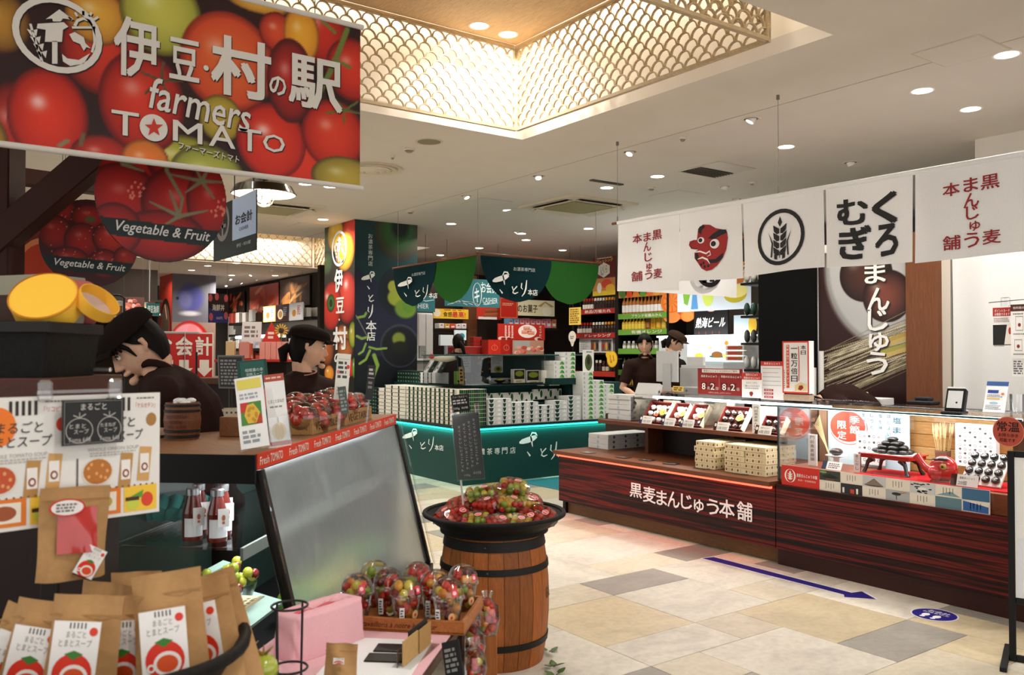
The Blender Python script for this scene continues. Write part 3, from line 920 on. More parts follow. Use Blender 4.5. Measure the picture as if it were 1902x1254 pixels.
def d3(b):
 b.rect(0,.88,1,1,'c8392c').text('黒麦まんじゅう',.5,.94,.7,.06,'fdf3ea',.0006)
 for i in range(5):b.fake(.1,.8-i*.11,.95,.83-i*.11,1,'b3aeab',.0006)
 for i in range(3):
  b.rect(.15,.22-i*.09,.55,.28-i*.09,'b9342a').text('新発売',.35,.25-i*.09,.3,.04,'fbeee6',.0006)
board('price_list','tall white price list with three red bars beside the boxed sign','sign',1413,671,1456,744,X=5.57,t=.004,draw=d3)
t=thing('boxed_sign','white and red upright boxed sign with one column of large black characters','sign',at(1480,744,X=5.5))
b=pan(1453,634,1503,732,X=5.5);b.box(0,0,-.06,1,1,0,'efece6').rect(0,0,1,1,'e23a22',.0005).rect(.05,.03,.95,.97,'f6f3ee',.001);b.build('sign_box','print',t,W=True)
b=pan(1453,634,1503,732,X=5.5,off=.002)
for i,c in enumerate('一粒万倍日'):b.text(c,.46,.86-i*.145,.24,.015 if i==0 else .115,'26211f',.0005,.018)
for i,c in enumerate('本日'):b.text(c,.8,.88-i*.1,.18,.075,'26211f',.0005,.018)
b.rect(.16,.1,.27,.93,'e0442c',.0004)
b.text
for i,c in enumerate('黒麦本舗で幸せのプレゼント'):b.text(c,.215,.9-i*.062,.075,.045,'fbeee6',.0008,.01)
b.fake(.06,.08,.11,.45,9,'9a9692',.0005)
b.stroke([(.62,.9),(.64,.6),(.63,.24)],.03,'d4382a',.0008)
b.poly([(.48,.05),(.92,.05),(.92,.16),(.7,.22),(.48,.16)],'e9d29a',.0005)
b.poly([(.6,.08),(.64,.15),(.76,.16),(.8,.11),(.7,.06)],'9a2a20',.001)
b.build('lettering','print',t,W=True)
b=pan(1455,732,1503,746,X=5.5);b.box(0,0,-.06,1,1,0,'b99f86');b.build('plinth','wood',t,W=True)
t=thing('glass_case','lit glass display case with buns, red lacquer table and printed strip','display case',(5.55,3.05,.57))
MB().box(5.12,2.25,.6,5.126,3.842,1.116,'ffffff').build('front_glass','glass',t,W=True)
MB().box(5.127,3.838,.6,5.7,3.844,1.116,'ffffff').build('side_glass','glass',t,W=True)
MB().box(5.092,2.2,1.117,5.74,3.87,1.127,'ffffff',.001).build('top_glass','glass',t,W=True)
MB().box(5.089,2.2,1.1165,5.0905,3.87,1.1275,'0d4a44').build('glass_edge','gloss',t,W=True)
MB().box(5.118,3.836,.59,5.13,3.848,1.116,'23302f').build('corner_trim','gloss',t,W=True)
MB().box(5.3,2.3,1.098,5.33,3.7,1.114,'ffffff').build('light_strip','lamp_white',t,W=True)
MB().box(5.13,2.24,.572,5.72,3.84,.69,'8d4a2c').build('case_floor','woody',t,W=True)
for k in range(5):
 z0=.692+k*.085
 MB().box(5.68,2.24,z0,5.7,3.83,z0+.082,['d9a866','e2b574','d4a05c'][k%3],.002).build('plank','woody',t,W=True)
MB().box(5.09,2.05,.1,5.13,2.25,1.117,'6b4530').build('corner_post','woodz',t,W=True)
MB().box(5.6,3.775,.69,5.68,3.837,1.115,'7a5b44').build('back_post','woodz',t,W=True)
area('strip_lamp',(5.32,3.0,1.092),.05,1.35,4,(0,-.2,0),(.97,.99,1))
p=at(1873,802,X=5.088)
b=MB(fr(p,(0,-1,0)))
b.disc(0,0,.085,.085,'b9503c',.002,36).ring(0,0,.085,.085,.004,'d88c78',.0025,36)
b.text('常温',0,.028,.12,.055,'2a1410',.003,.02).text('お持ち歩き',.0,-.02,.105,.022,'4a1a12',.003,.01).text('可能です',-.005,-.048,.085,.022,'4a1a12',.003,.01)
tag(b.build('round_sticker','print',loc=p),'round brick-red sticker with large black characters on the case post','sticker')
tag(MB().box(5.2,2.3,.6905,5.56,3.3,.699,'c9242a',.003).build('red_cloth','cloth',loc=(5.5,2.7,.6605)),'red cloth on the case floor under the lacquer table','cloth')
def d4(b):
 b.disc(.27,.7,.22,.27,'e8503c',.0005,30).ring(.28,.68,.24,.3,.012,'ea6a58',.0006,30,3.5,6.6)
 for i,c in enumerate('季節'):b.text(c,.36,.82-i*.17,.12,.14,'fdf4ee',.001,.02)
 for i,c in enumerate('限定'):b.text(c,.2,.72-i*.18,.11,.14,'fdf4ee',.001,.02)
 for i,c in enumerate('塩まん'):b.text(c,.86,.86-i*.16,.09,.1,'3f6f86',.001,.01)
 for j,w_ in enumerate(('生地に包み','しっとり','塩を練り','ほどよい甘')):
  for i,c in enumerate(w_):b.text(c,.47+j*.1,.92-i*.1,.04,.055,'4b6f80',.001)
 b.disc(.62,.5,.085,.11,'dcd83c',.0012,24).text('季節',.62,.53,.1,.07,'4a4a1c',.0016,.02).text('限定',.62,.46,.1,.07,'4a4a1c',.0016,.02)
 for i in range(6):
  for j in range(4):b.ring(.42+i*.045,.34-j*.075,.014,.02,.004,['6a6a70','8a94a0','c9a050'][(i+j)%3],.001,6)
 b.poly([(0,.0),(1,0),(1,.16),(.7,.2),(.3,.12),(0,.15)],'c4dfe8',.0007)
board('season_poster','pale blue seasonal poster with a red brush circle inside the glass case','poster',1535,758,1690,880,X=5.62,t=.006,col='cfe6ef',draw=d4)
def d5(b):
 b.rect(0,0,.215,1,'cf2f24')
 b.ring(.05,.5,.032,.33,.009,'f6ece4',.001,28)
 b.rect(.043,.3,.057,.62,'f6ece4',.001).poly([(.05,.75),(.057,.66),(.05,.6),(.043,.66)],'f6ece4',.001)
 for i in range(3):
  for q in(-1,1):b.poly([(.05,.32+i*.11),(.05+q*.016,.42+i*.11),(.05+q*.012,.34+i*.11)][::q],'f6ece4',.0012)
 b.text('黒麦まんじゅう本舗',.145,.57,.115,.17,'f6ece4',.001,.015).text('熱海・老舗饅頭店',.145,.34,.1,.09,'f3d8cc',.001)
 n=7;w=(1-.215)/n
 for i in range(n):
  for j in range(2):
   x0,y0=.215+i*w,.5*j
   pic=(i+j)%2==1
   c='e6ddcf'
   if pic:c=['3a4038','2b2a2a','c3c6c8','a8acae','c9cccc','5f7f8a','3e6d90'][i]
   b.rect(x0+.001,y0+.01,x0+w-.001,y0+.49,c,.0004)
   if not pic:
    for q in range(4):b.rect(x0+w*(.3+.12*q),y0+.12+.05*(q%2),x0+w*(.33+.12*q),y0+.4,'8d857a',.0008)
   elif i==0:b.poly([(x0+.01,.7),(x0+w/2,.85),(x0+w-.01,.7),(x0+w*.7,.62),(x0+w*.3,.62)],'1f2420',.0008).rect(x0+w*.3,.53,x0+w*.7,.63,'6a4a3a',.0008).disc(x0+.02,.9,.02,.06,'7f9a50',.0008)
   elif i==1:b.rect(x0+.01,y0+.05,x0+.02,y0+.3,'e8e4e0',.0008).rect(x0+.05,y0+.05,x0+.07,y0+.25,'c84030',.0008).rect(x0+.08,y0+.05,x0+.09,y0+.3,'e8e4e0',.0008)
   elif i==2:b.poly([(x0+.012,.58),(x0+w*.5,.9),(x0+w-.01,.58)],'8a7466',.0008).disc(x0+w*.5,.58,w*.42,.06,'4a4644',.0006)
   elif i==3:b.disc(x0+w*.45,.33,.022,.07,'2c2a2a',.0008).stroke([(x0+w*.55,.36),(x0+w*.85,.44)],.02,'a8794c',.0008).stroke([(x0+w*.45,.3),(x0+w*.46,.08)],.004,'3a3634',.0009)
   elif i==4:
    for q in range(18):b.disc(x0+R.uniform(.01,w-.01),R.uniform(.54,.95),.008,.03,'2a2624',.0008,8)
    b.disc(x0+w*.5,.72,.02,.06,'eceae6',.001)
   elif i==6:b.poly([(x0+.005,.05),(x0+w-.005,.03),(x0+w-.005,.3),(x0+w*.5,.38),(x0+.005,.45)],'2f5fa0',.0008)
   else:b.poly([(x0+.005,.55),(x0+w-.005,.55),(x0+w*.6,.75)],'7fa0a4',.0008)
board('printed_strip','long printed strip of small photographs and a red wheat logo along the case front','sign',1452,863,1839,957,X=5.1,t=.004,col='e6ddcf',draw=d5)
p=V((5.38,3.13,.6995))
t=thing('lacquer_table','small red lacquer table with curved black legs in the glass case','table',p)
MB().box(-.11,-.17,.1,.11,.17,.125,'a51c17',.006).box(-.12,-.18,.123,.12,.18,.131,'b8221b',.003).build('table_top','gloss',t)
for sx in(-1,1):
 for sy in(-1,1):
  MB().tube([(sx*.095,sy*.155,0),(sx*.085,sy*.14,.03),(sx*.082,sy*.13,.07),(sx*.075,sy*.1,.1)],[.017,.011,.014,.026],'17110f',8).build('leg','gloss',t)
q=p+V((0,0,.1315))
tag(MB().prism([(-.11,-.1),(-.02,-.17),(.11,-.12),(.1,.12),(.0,.16),(-.1,.13)],0,.002,'eee9e2').build('white_paper','paper',loc=(0,0,0)),'white paper sheet under the heap of dark buns','paper').location=q
k=0
for lay,n,r in((0,9,.085),(1,6,.06),(2,4,.036),(3,1,0)):
 for i in range(n):
  a=2*PI*i/n+lay*.4
  o=MB().ball((0,0,0),.036,'1d1917',12,7,sz=.42).build('dark_bun','bun')
  o.location=q+V((r*math.cos(a)*.8,r*math.sin(a)*1.25,.0175+lay*.026))
  tag(o,'small black bun of the lacquer table heap, %s tier, %s round from the front'%(['lowest','second','third','top'][lay],NTH[i]),'bun','black buns heaped on the lacquer table')
p=V((5.28,2.74,.6995))
t=thing('lacquer_mask','glossy red lacquer mask figure with long nose and gold eye','figurine',p)
b=MB(T(0,0,.085,rz=.2));b.ball((0,0,0),.078,'c3201a',18,12,sx=.62,sy=1.05,sz=1.0);b.ball((-.02,.04,-.03),.05,'c3201a',14,8);b.build('head','gloss',t)
MB().tube([(-.03,.055,.06),(-.03,.1,.085),(-.025,.13,.115),(-.02,.16,.15)],[.03,.024,.021,.026],'c3201a',12).build('nose','gloss',t)
b=MB()
for y,z in((-.02,.1),(.045,.035)):
 b.M=T(-.046,y,z);b.ball((0,0,0),.021,'c9a24a' if z>.05 else '191513',12,8,sx=.5)
b.M=MX();b.ball((-.055,-.02,.1),.009,'17120f',8,6)
b.build('eye','gloss',t)
for y,z,r in((-.01,.145,.02),(.035,.14,.014)):
 MB().ball((-.032,y,z),r,'15110f',10,6,sy=1.8,sz=.5).build('brow','gloss',t)
MB().box(-.05,-.06,0,.05,.06,.012,'8a1512',.003).build('base_block','gloss',t)
p=V((5.58,2.9,.6905))
t=thing('wheat_pot','brown paper-wrapped pot holding a sheaf of dried wheat','pot',p)
MB().lathe([(.0001,0),(.042,0),(.048,.17),(.044,.17),(.038,.02)],'7d5a44',18).build('pot','kraft',t)
MB(T(-.045,0,.02,rz=.1)).prism([(-.004,-.05),(.006,-.05),(.006,.02),(-.004,.02)],0,.14,'6b4a38').build('paper_wrap','kraft',t)
b=MB();c=MB()
for k in range(42):
 a,r=R.uniform(0,2*PI),R.uniform(.005,.034)
 e=1.9
 x0,y0=r*math.cos(a),r*math.sin(a)
 zt=R.uniform(.24,.29)
 x1,y1=x0*e,y0*e
 b.tube([(x0*.6,y0*.6,.02),(x1,y1,zt)],.0016,'d9be84',4,caps=False)
 c.tube([(x1,y1,zt),(x1*1.08,y1*1.08,zt+.03),(x1*1.15,y1*1.15,zt+.065)],[.004,.0065,.0012],'ead49c',5)
o=b.build('stalk','matte',t);o['kind']='stuff'
o=c.build('wheat_ear','matte',t);o['kind']='stuff'
def pattern(b,nx,ny,x0=.06,y0=.05,x1=.94,y1=.95):
 d=.3/nx
 for i in range(nx):
  for j in range(ny):
   x,y=x0+(x1-x0)*(i+.5)/nx,y0+(y1-y0)*(j+.5)/ny
   if(i+j)%3==0:b.poly([(x-d,y),(x,y+d*.8),(x+d,y+d*.3),(x+d*.3,y-d*.8)],'55504e',.0005)
   elif(i+j)%3==1:b.ring(x,y,d,d*.8,d*.35,'7d8188',.0005,8)
   else:b.rect(x-d*.8,y-d*.6,x+d*.8,y+d*.5,'b0aba3',.0005)
board('patterned_box','white box with a grid of tiny emblems standing behind the bun tray','box',1774,786,1850,872,X=5.5,t=.05,draw=lambda b:pattern(b,7,9),mat='paper')
board('patterned_card','small white patterned carton in front of the pale blue poster','box',1590,800,1640,866,X=5.56,t=.03,draw=lambda b:pattern(b,5,5),mat='paper')
M_=fr((5.26,2.52,.715),(0,-1,0),v=(math.cos(.85),0,math.sin(.85)))@MX.Scale(.78,4)
t=thing('bun_tray','tilted white tray of black wrapped buns at the right of the case','tray',(5.26,2.52,.7))
MB(M_).box(-.15,0,-.03,.15,.3,-.012,'e9e6e0',.003).build('tray_base','paper',t,W=True)
for i in range(4):
 for j in range(4):
  c=MB(M_@MX.Translation((-.11+i*.073,.05+j*.072,0)))
  c.ball((0,0,0),.033,'1f1b1a',12,6,sz=.6).ring(0,0,.016,.016,.002,'b9b2aa',.0195,14).poly([(-.006,-.008),(.006,-.008),(0,.011)],'b9b2aa',.0195)
  c.build('wrapped_bun','gloss',t,W=True)
b=MB(fr((5.2,2.58,.7),(0,-1,0),v=(.3,0,1)));b.box(-.08,0,-.003,.08,.07,0,'f1efea').rect(-.08,0,-.045,.07,'3f1a10',.0006).text('黒麦まんじゅう',.015,.05,.09,.014,'55504c',.0008).text('20個',-.01,.02,.05,.026,'55504c',.0008)
b.build('price_tag','paper',t,W=True)
def col_txt(s):return lambda b:[b.text(c,.5,.9-i*.8/len(s),.5,.6/len(s),'5c564f')for i,c in enumerate(s)]
board('upright_card','upright kraft-edged card with brush characters beside the lacquer table','card',1586,843,1598,882,X=5.3,t=.012,side='8a6a4c',draw=col_txt('麦こがし'))
board('tall_card','tall narrow white card with a column of characters inside the case corner','card',1501,806,1517,868,X=5.35,t=.01,draw=col_txt('門前黒麦饅頭'))
p=V((5.38,3.55,.6905))
t=thing('tasting_plate','small white raised plate with one dark bun in the case','plate',p)
MB().lathe([(.0001,0),(.03,0),(.02,.04),(.02,.07),(.075,.085),(.075,.09),(.0001,.085)],'eef0f0',20).build('dish','gloss',t)
tag(MB().ball((0,0,0),.045,'3a2a24',12,8,sz=.6).build('split_bun','bun',loc=(0,0,0)),'single dark bun on the small white plate','bun').location=p+V((0,0,.113))
tag(MB(fr((5.26,3.5,.691),(0,-1,0),v=(.5,0,1))).box(-.09,0,-.003,.06,.06,0,'f2f0ec').rect(-.09,0,-.055,.06,'2f3f55',.0006).fake(-.04,.01,.05,.05,3,'77726c',.0006).build('leaflet','paper',loc=(5.26,3.5,.691)),'small white leaflet with dark picture before the tasting plate','leaflet')
b=MB()
for k in range(9):b.tube([(5.5,3.66,.691),(5.5-.05+k*.008,3.69+k*.004,.84),(5.48-.08+k*.012,3.74+k*.003,.98+.008*k)],.0014,'e4d3a0',4,caps=False)
tag(b.build('dry_wheat','matte',loc=(5.5,3.66,.691)),'few loose dry wheat stalks leaning in the case corner','wheat')
p=at(1772,770,Z=1.128)
t=thing('barcode_reader','black upright scanner with pale window on the glass top','scanner',p)
M_=T(0,0,.03,rz=.15)
MB(M_).box(-.06,-.06,-.03,.07,.06,-.01,'15161a',.006).build('base_plate','satin',t)
M2=M_@fr((-.01,.0,-.01),(0,-1,0),v=(.42,0,1))
MB(M2).box(-.055,0,-.045,.055,.15,0,'101114',.006).box(-.05,.145,-.05,.05,.155,.004,'e8e8e8',.002).build('housing','satin',t)
MB(M2).box(-.042,.02,0,.042,.13,.003,'dfe3e6').disc(.012,.055,.006,.006,'222428',.0035).build('window_pane','gloss',t)
p2=at(1712,752,Z=1.128)
tag(MB().box(-.07,-.09,0,.07,.09,.03,'0e0f11',.008).box(-.03,-.05,.03,.05,.05,.055,'14161a',.006).build('card_terminal','satin',loc=(0,0,0)),'flat black card terminal lying on the glass top beside the scanner','card reader').location=p2+V((.02,0,0))
def d6(b):
 b.rect(0,.86,1,1,'3a5f9a').rect(.1,.62,.6,.72,'30489a',.0006).disc(.8,.6,.08,.04,'e08a3c',.0006).rect(.1,.42,.7,.46,'d8b04c',.0006).disc(.45,.3,.2,.035,'9fc4e4',.0006)
 b.fake(.1,.48,.9,.58,2,'8d949c').fake(.1,.08,.9,.24,3,'9aa0a8')
t=thing('leaflet_holder','tilted blue and white leaflet in an acrylic holder on the glass top','leaflet',at(1845,765,Z=1.128))
M_=fr(at(1845,766,Z=1.13),(0,-1,0),v=(.35,.12,1))
b=MB(M_@MX.Diagonal((.13,.2,1,1)));b.box(-.5,0,-.004,.5,1,0,'eef2f5');b.M=b.M@MX.Translation((-.5,0,.001));d6(b);b.build('printed_sheet','print',t,W=True)
MB(M_).box(-.07,0,-.012,.07,.07,-.004,'ffffff').build('acrylic_back','clear',t,W=True)
p=at(1885,765,Z=1.128)
tag(MB().lathe([(.0001,0),(.04,0),(.042,.11),(.039,.11),(.037,.006),(.0001,.006)],'ffffff',18).build('clear_cup','clear',loc=(0,0,0)),'clear plastic cup at the right end of the glass top','cup').location=p+V((.03,0,0))
b=MB().box(7.0,4.78,0,7.1,5.48,2.5,'0b0a09');struct(b.build('wall_stall','matte'))
struct(MB().box(7.02,1.0,0,7.12,4.78,2.5,'d9d2c6').build('wall_booth','plaster'))
pl=PL(X=6.99)
(u0,v0),(u1,v1)=pl.q(1524,742),pl.q(1708,480)
v1=2.42
pic=Pic(u1-u0,v1-v0,150,220,'2a0e0d')
def pq(x,y):a=pl.q(x,y);return a[0]-u0,a[1]-v0
def pe(x,y,rx,ry,c,**k):a=pq(x,y);w,h=pl.wh(x,y,2*rx,2*ry);pic.ell(a[0],a[1],w/2,h/2,c,**k)
pe(1668,490,150,166,'8f8d8a',soft=.06);pe(1672,486,144,160,'b3b2b0',soft=.05);pe(1690,470,120,140,'c6c5c3',soft=.6)
for x,y,rx,ry,c1,c2 in((1608,510,50,52,'4a2a22','1f1412'),(1648,550,47,50,'7a4234','1d1311')):
 a=pq(x,y);w,h=pl.wh(x,y,2*rx,2*ry)
 pic.fruit(a[0],a[1],w/2,h/2,c1,c2,hl=(-.45,.35),k=.35)
rs=random.Random(4)
for k in range(90):
 f=k/90
 y0=735-f*85+rs.uniform(-6,6)
 pic.line([pq(1532+rs.uniform(-8,12)+(40 if k<20 else 0),y0),pq(1708,y0-52-rs.uniform(0,30))],.0055,rs.choice(['c9bfa4','b3a784','8d8468','dcd3b8','6b6248']))
for(x0,y0,x1,y1),c in(((1640,640,1706,616),'b79a52'),((1640,658,1700,640),'a3a04c')):
 for k in range(12):
  f=k/11
  x,y=x0+(x1-x0)*f,y0+(y1-y0)*f
  pe(x,y-4,6,4,c,rot=.7);pe(x,y+4,6,4,'c9ae68',rot=-.1)
t=thing('bun_banner','tall printed banner of two dark buns and wheat with white characters','banner',(6.99,4.3,1.1))
pic.build('printed_cloth',MX.Translation((0,0,0))@fr((6.985,-u0,v0),(0,-1,0)),t,W=True)
b=PL(X=6.985,off=.004)
for c,x,y,w,h in zip('まんじゅう',(1626,1632,1631,1633,1630),(508,556,594,635,675),(38,40,36,36,38),(36,42,40,34,42)):b.tx(c,x+2,y+2,w,h,'3a332f',0,.03).tx(c,x,y,w,h,'f0ede8',.003,.03)
b.build('lettering','print',t,W=True)
MB().box(6.97,-u0+.0,1.09,6.985,-u0+.012,2.45,'b9b6b2').build('edge_pole','metal',t,W=True)
for x,y0,y1,r in((1526,652,745,.022),(1513,683,745,.018)):
 p,q=at(x,y0,X=6.75),at(x,y1,X=6.75);q.z=1.061
 tag(MB().lathe([(r,0),(r,p.z-q.z),(r*.3,p.z-q.z),(r*.3,p.z-q.z-.004)],'e4e2de',16).build('paper_roll','paper',loc=(0,0,0)),('tall' if r>.02 else 'short')+' white paper roll standing behind the boxed sign','paper roll').location=q
struct(MB().box(6.86,3.6,0,7.0,3.87,2.5,'7c4a2c',.004).build('pillar_timber','woodz'))
struct(MB().box(6.93,3.53,0,7.0,3.6,2.5,'cfc6b8').build('trim_4','plaster'))
struct(MB().box(6.3,2.45,0,6.45,2.75,2.55,'6a3d24').build('pillar_wood','woodz'))if False else None
struct(MB().box(7.4,3.0,2.4,7.75,3.55,CZ,'d6cfc2').build('column_white','plaster'))
t=thing('white_curtain','plain white cloth curtain hanging beside the timber post','curtain',(6.9,3.0,1.0))
def cw(u,v):
 y=3.5-u*1.5
 return(6.9+.02*math.sin(u*26)*(.35+.65*(1-v))+.012*math.sin(u*9+v*3),y,.95+v*1.5)
MB().grid(cw,70,8,'d9d8d6').build('cloth_sheet','cloth',t,W=True)
MB().tube([(6.9,3.52,2.46),(6.9,1.9,2.46)],.012,'a49c90',8).build('rail','metal',t,W=True)
def d7(b):
 b.rect(0,.78,1,1,'b5281f').text('ポイントカード',.5,.92,.8,.08,'fbeee6',.0006,.01).text('お取扱できます',.5,.83,.8,.07,'fbeee6',.0006,.01)
 b.fake(.06,.62,.94,.74,3,'a58a84').rect(0,.04,1,.56,'1e1b1a').poly([(.6,.06),(1,.06),(1,.6),(.75,.58)],'e8e0d8',.0006).disc(.9,.4,.08,.09,'b03a2c',.0009).fake(.06,.005,.6,.035,1,'4a4644')
board('hanging_notice','red-topped point card notice hanging before the white curtain','notice',1844,572,1880,644,X=5.9,t=.002,draw=d7)
def d8(b):
 b.rect(0,.87,1,1,'4a201a').text('有料袋のご案内',.5,.935,.8,.05,'f4e8dc',.0006)
 for x,y,w,h in((.2,.5,.3,.28),(.15,.12,.3,.22),(.6,.12,.26,.22)):
  b.ring(x+w/2,y+h/2,w*.72,h*.7,.02,'9a9690',.0006,4).disc(x+w/2,y+h*.4,.06,.035,'8a2a20',.0007)
 b.fake(.1,.42,.9,.46,1,'77736e').fake(.1,.04,.9,.08,1,'77736e').fake(.1,.8,.6,.84,1,'77736e')
board('bag_price_notice','white notice of paid carrier bags with bag drawings at the right edge','notice',1877,566,1925,664,X=5.85,t=.002,draw=d8)
board('payment_notice','white and blue payment notice under the bag notice','notice',1880,666,1930,700,X=5.87,t=.002,draw=lambda b:[b.rect(.5,.7,1,1,'3c3c9c'),b.fake(.05,.1,.45,.9,6,'6a6a70'),b.fake(.55,.1,.95,.6,4,'6a6a70')])
p=at(1866,561,X=5.88)
t=thing('clip_wire','thin wire with clear clip holding the notices','clip',p)
MB().tube([(5.88,p.y+.1,p.z),(5.88,p.y-.3,p.z+.02)],.003,'55585c',6).build('wire','metal',t,W=True)
MB().box(5.865,p.y-.03,p.z-.03,5.895,p.y+.02,p.z+.03,'ffffff',.004).build('clip_jaw','clear',t,W=True)
t=thing('floor_sign','black metal frame floor sign standing at the right edge of the aisle','floor sign',(4.45,1.9,0))
M_=fr((4.43,1.985,0),(0.36,-.93,0))
MB(M_).box(0,0,-.015,.03,1.02,.015,'0e0d0d',.003).build('post','satin',t,W=True)
MB(M_).box(.55,0,-.015,.58,1.02,.015,'0e0d0d',.003).build('post','satin',t,W=True)
for y in(.0,.28,.99):MB(M_).box(.03,y,-.012,.55,y+.03,.012,'0e0d0d',.002).build('rail','satin',t,W=True)
MB(M_).box(.03,.31,-.006,.55,.99,.006,'eceae6').rect(.04,.32,.54,.6,'dfe4e8',.0066).disc(.2,.5,.06,.06,'d43a2c',.0072).build('poster_panel','print',t,W=True)
MB(M_@fr((.0,0,0),(0,0,1),v=(0,1,0))).box(-.2,0,0,.2,.02,.03,'0e0d0d',.002).build('foot_bar','satin',t,W=True)
z=.0012
pts=[(4.80,4.26),(4.89,4.235),(4.815,3.125),(4.945,3.09),(4.86,2.95),(4.75,3.075),(4.73,3.14)]
pts=[(4.795,4.265),(4.895,4.245),(4.865,3.11),(4.945,3.09),(4.86,2.945),(4.742,3.08),(4.79,3.115)]
def grow(pts,g):
 cx,cy=sum(p[0]for p in pts)/len(pts),sum(p[1]for p in pts)/len(pts)
 return[(p[0]+g*(1 if p[0]>cx else-1),p[1]+g*(1 if p[1]>cy else-1))for p in pts]
b=MB()
for(q,c,zz)in((grow(pts,.012),'e8e6ea',z),(pts,'231a72',z+.0006)):
 b.poly([q[0],q[1],q[2],q[6]],c,zz).poly([q[6],q[2],q[3],q[4],q[5]],c,zz)
for f_ in b.f:pass
tag(b.build('floor_arrow','print',loc=(4.83,3.6,0)),'long dark blue arrow sticker on the stone floor','floor sticker')
c=V((4.845,2.575,0))
b=MB(T(c.x,c.y,0,rz=-PI/2+.0))
b.disc(0,0,.125,.125,'e9e7ee',z,36).disc(0,0,.117,.117,'241c7c',z+.0006,36)
b.text('お会計',0,.055,.12,.04,'e9e7f4',z+.0012,.02).text('お待ちの方',0,.02,.15,.022,'e9e7f4',z+.0012,.01)
for q in(-1,1):b.disc(q*.032,-.035,.02,.03,'f2f0f6',z+.0012).disc(q*.03,-.078,.015,.014,'f2f0f6',z+.0012)
tag(b.build('queue_sticker','print',loc=(c.x,c.y,0)),'round blue queue sticker with two white footprints on the floor','floor sticker')
t=thing('shop_curtain','long white split curtain with red and black emblems hung over the stall','banner',(5.0,3.75,2.6))
MB().tube([(5.0,5.44,2.605),(5.0,1.6,2.585)],.011,'7a4a2c',10).build('pole','woody',t,W=True)
MB().tube([(5.0,5.372,2.605),(5.0,1.6,2.585)],.016,'f3f3f4',12).build('sleeve','cloth',t,W=True)
def nw(p):
 return(-.018*math.sin(p.y*7.3)*(2.62-p.z)*1.6-.006*math.sin(p.y*19+p.z*4)*(2.62-p.z),0,-.008*math.sin(p.y*5))
cr=(1100,240,2.3715)
CLP=[]
ed=[5.369,4.665,4.05,3.37,2.755,1.62]
zb=[2.0,2.05,2.06,2.055,2.045]
for i in range(5):
 y0,y1=ed[i]-.004,ed[i+1]+(.012 if i in(1,2,3)else 0)
 b=MB().grid(lambda u,v:(5.0,y0+(y1-y0)*u,2.6-(2.6-zb[i]+(.05*(u-.6)if i==0 else 0))*v),24,10,'f3f3f4')
 CLP.append(warp(b,nw).build('cloth_panel','cloth',t,W=True))
def print_on(fn,nm,k):
 b=PL(X=5.0,crop=cr,off=.004);fn(b);warp(b,nw).build(nm,'print',CLP[k],W=True)
RD,BK='9a1c1c','161314'
def f(b):
 for c,x,y,w,h in zip('本ま黒んじゅう舗麦',(200,242,285,241,245,248,245,197,286),(480,474,467,517,563,605,641,646,637),(38,32,42,32,32,24,32,42,38),(40,38,42,40,38,30,40,42,42)):b.tx(c,x,y,w,h,RD,0,.02)
print_on(f,'red_lettering',0)
def f(b):
 for c,x,y,w,h in zip('本ま黒んじゅう舗麦',(1582,1667,1752,1668,1672,1682,1668,1583,1757),(265,246,236,315,370,428,490,500,478),(72,62,82,66,54,46,64,72,82),(58,60,62,62,58,42,64,62,62)):b.tx(c,x,y,w,h,RD,0,.02)
print_on(f,'red_lettering',4)
def f(b):
 for c,x,y,w,h in(('く',1290,343,108,132),('ろ',1300,484,100,136),('む',1145,365,130,108),('ぎ',1155,500,138,138)):b.tx(c,x,y,w,h,BK,0,.055)
print_on(f,'brush_lettering',3)
def f(b):
 b.pg([(470,440),(490,421),(520,420),(545,434),(575,438),(594,450),(597,475),(590,525),(576,562),(553,597),(530,618),(507,625),(486,615),(470,590),(457,572),(456,545),(472,533),(442,531),(431,515),(435,498),(453,491),(466,490),(468,462)],RD,0)
 b.pg([(512,482),(530,462),(560,440),(590,438),(594,452),(565,466),(540,482)],BK,.0012)
 b.pg([(470,455),(476,432),(492,422),(500,430),(486,446),(484,466)],BK,.0012)
 b.el(483,491,14,14,'efece8',.0012).el(481,491,8,9,BK,.002).el(541,503,20,21,'efece8',.0012).el(536,503,11,12,BK,.002)
 b.st([(452,496),(440,505),(436,516),(446,526),(470,530)],3,'5a0f10',.0012)
 b.st([(456,545),(480,540),(505,548),(520,536),(524,552),(510,560)],[3,7,7,6,5,2],'efece8',.0014)
 b.st([(470,575),(490,566),(510,574),(522,592)],[3,8,8,2],'efece8',.0014)
 b.pg([(508,575),(545,570),(578,540),(574,565),(552,585),(520,590)],BK,.0013)
 b.pg([(470,545),(458,552),(462,575),(472,585),(474,562)],BK,.0013)
 for x,y in((485,598),(500,606),(515,602),(495,590)):b.el(x,y,5,7,BK,.0014,8)
print_on(f,'mask_emblem',1)
def f(b):
 b.rg(832,477,105,124,15,BK,0)
 u,v=b.q(830,480);wheat(b,u,v,b.wh(830,480,10,200)[1]/2,BK,0)
print_on(f,'wheat_emblem',2)
t=thing('rear_curtain','shorter white curtain with part of a black emblem behind the mask panel','banner',(5.8,5.3,2.5))
b=PL(Y=5.37);a,e=b.q(1262,545),b.q(1366,545)
MB().grid(lambda u,v:(5.02+(e[0]-5.02+.03)*u,5.37+.012*math.sin(u*14)*v,2.6-.57*v),20,6,'efedea').build('cloth_panel','cloth',t,W=True)
MB().tube([(5.02,5.37,2.605),(7.0,5.37,2.605)],.014,'7a4a2c',8).build('pole','woody',t,W=True)
b=PL(Y=5.34,off=.006);b.rg(1316,500,26,34,6,BK,.0).rc(1304,518,1312,526,BK,0).rc(1317,516,1326,524,BK,0);b.build('emblem','print',t,W=True)
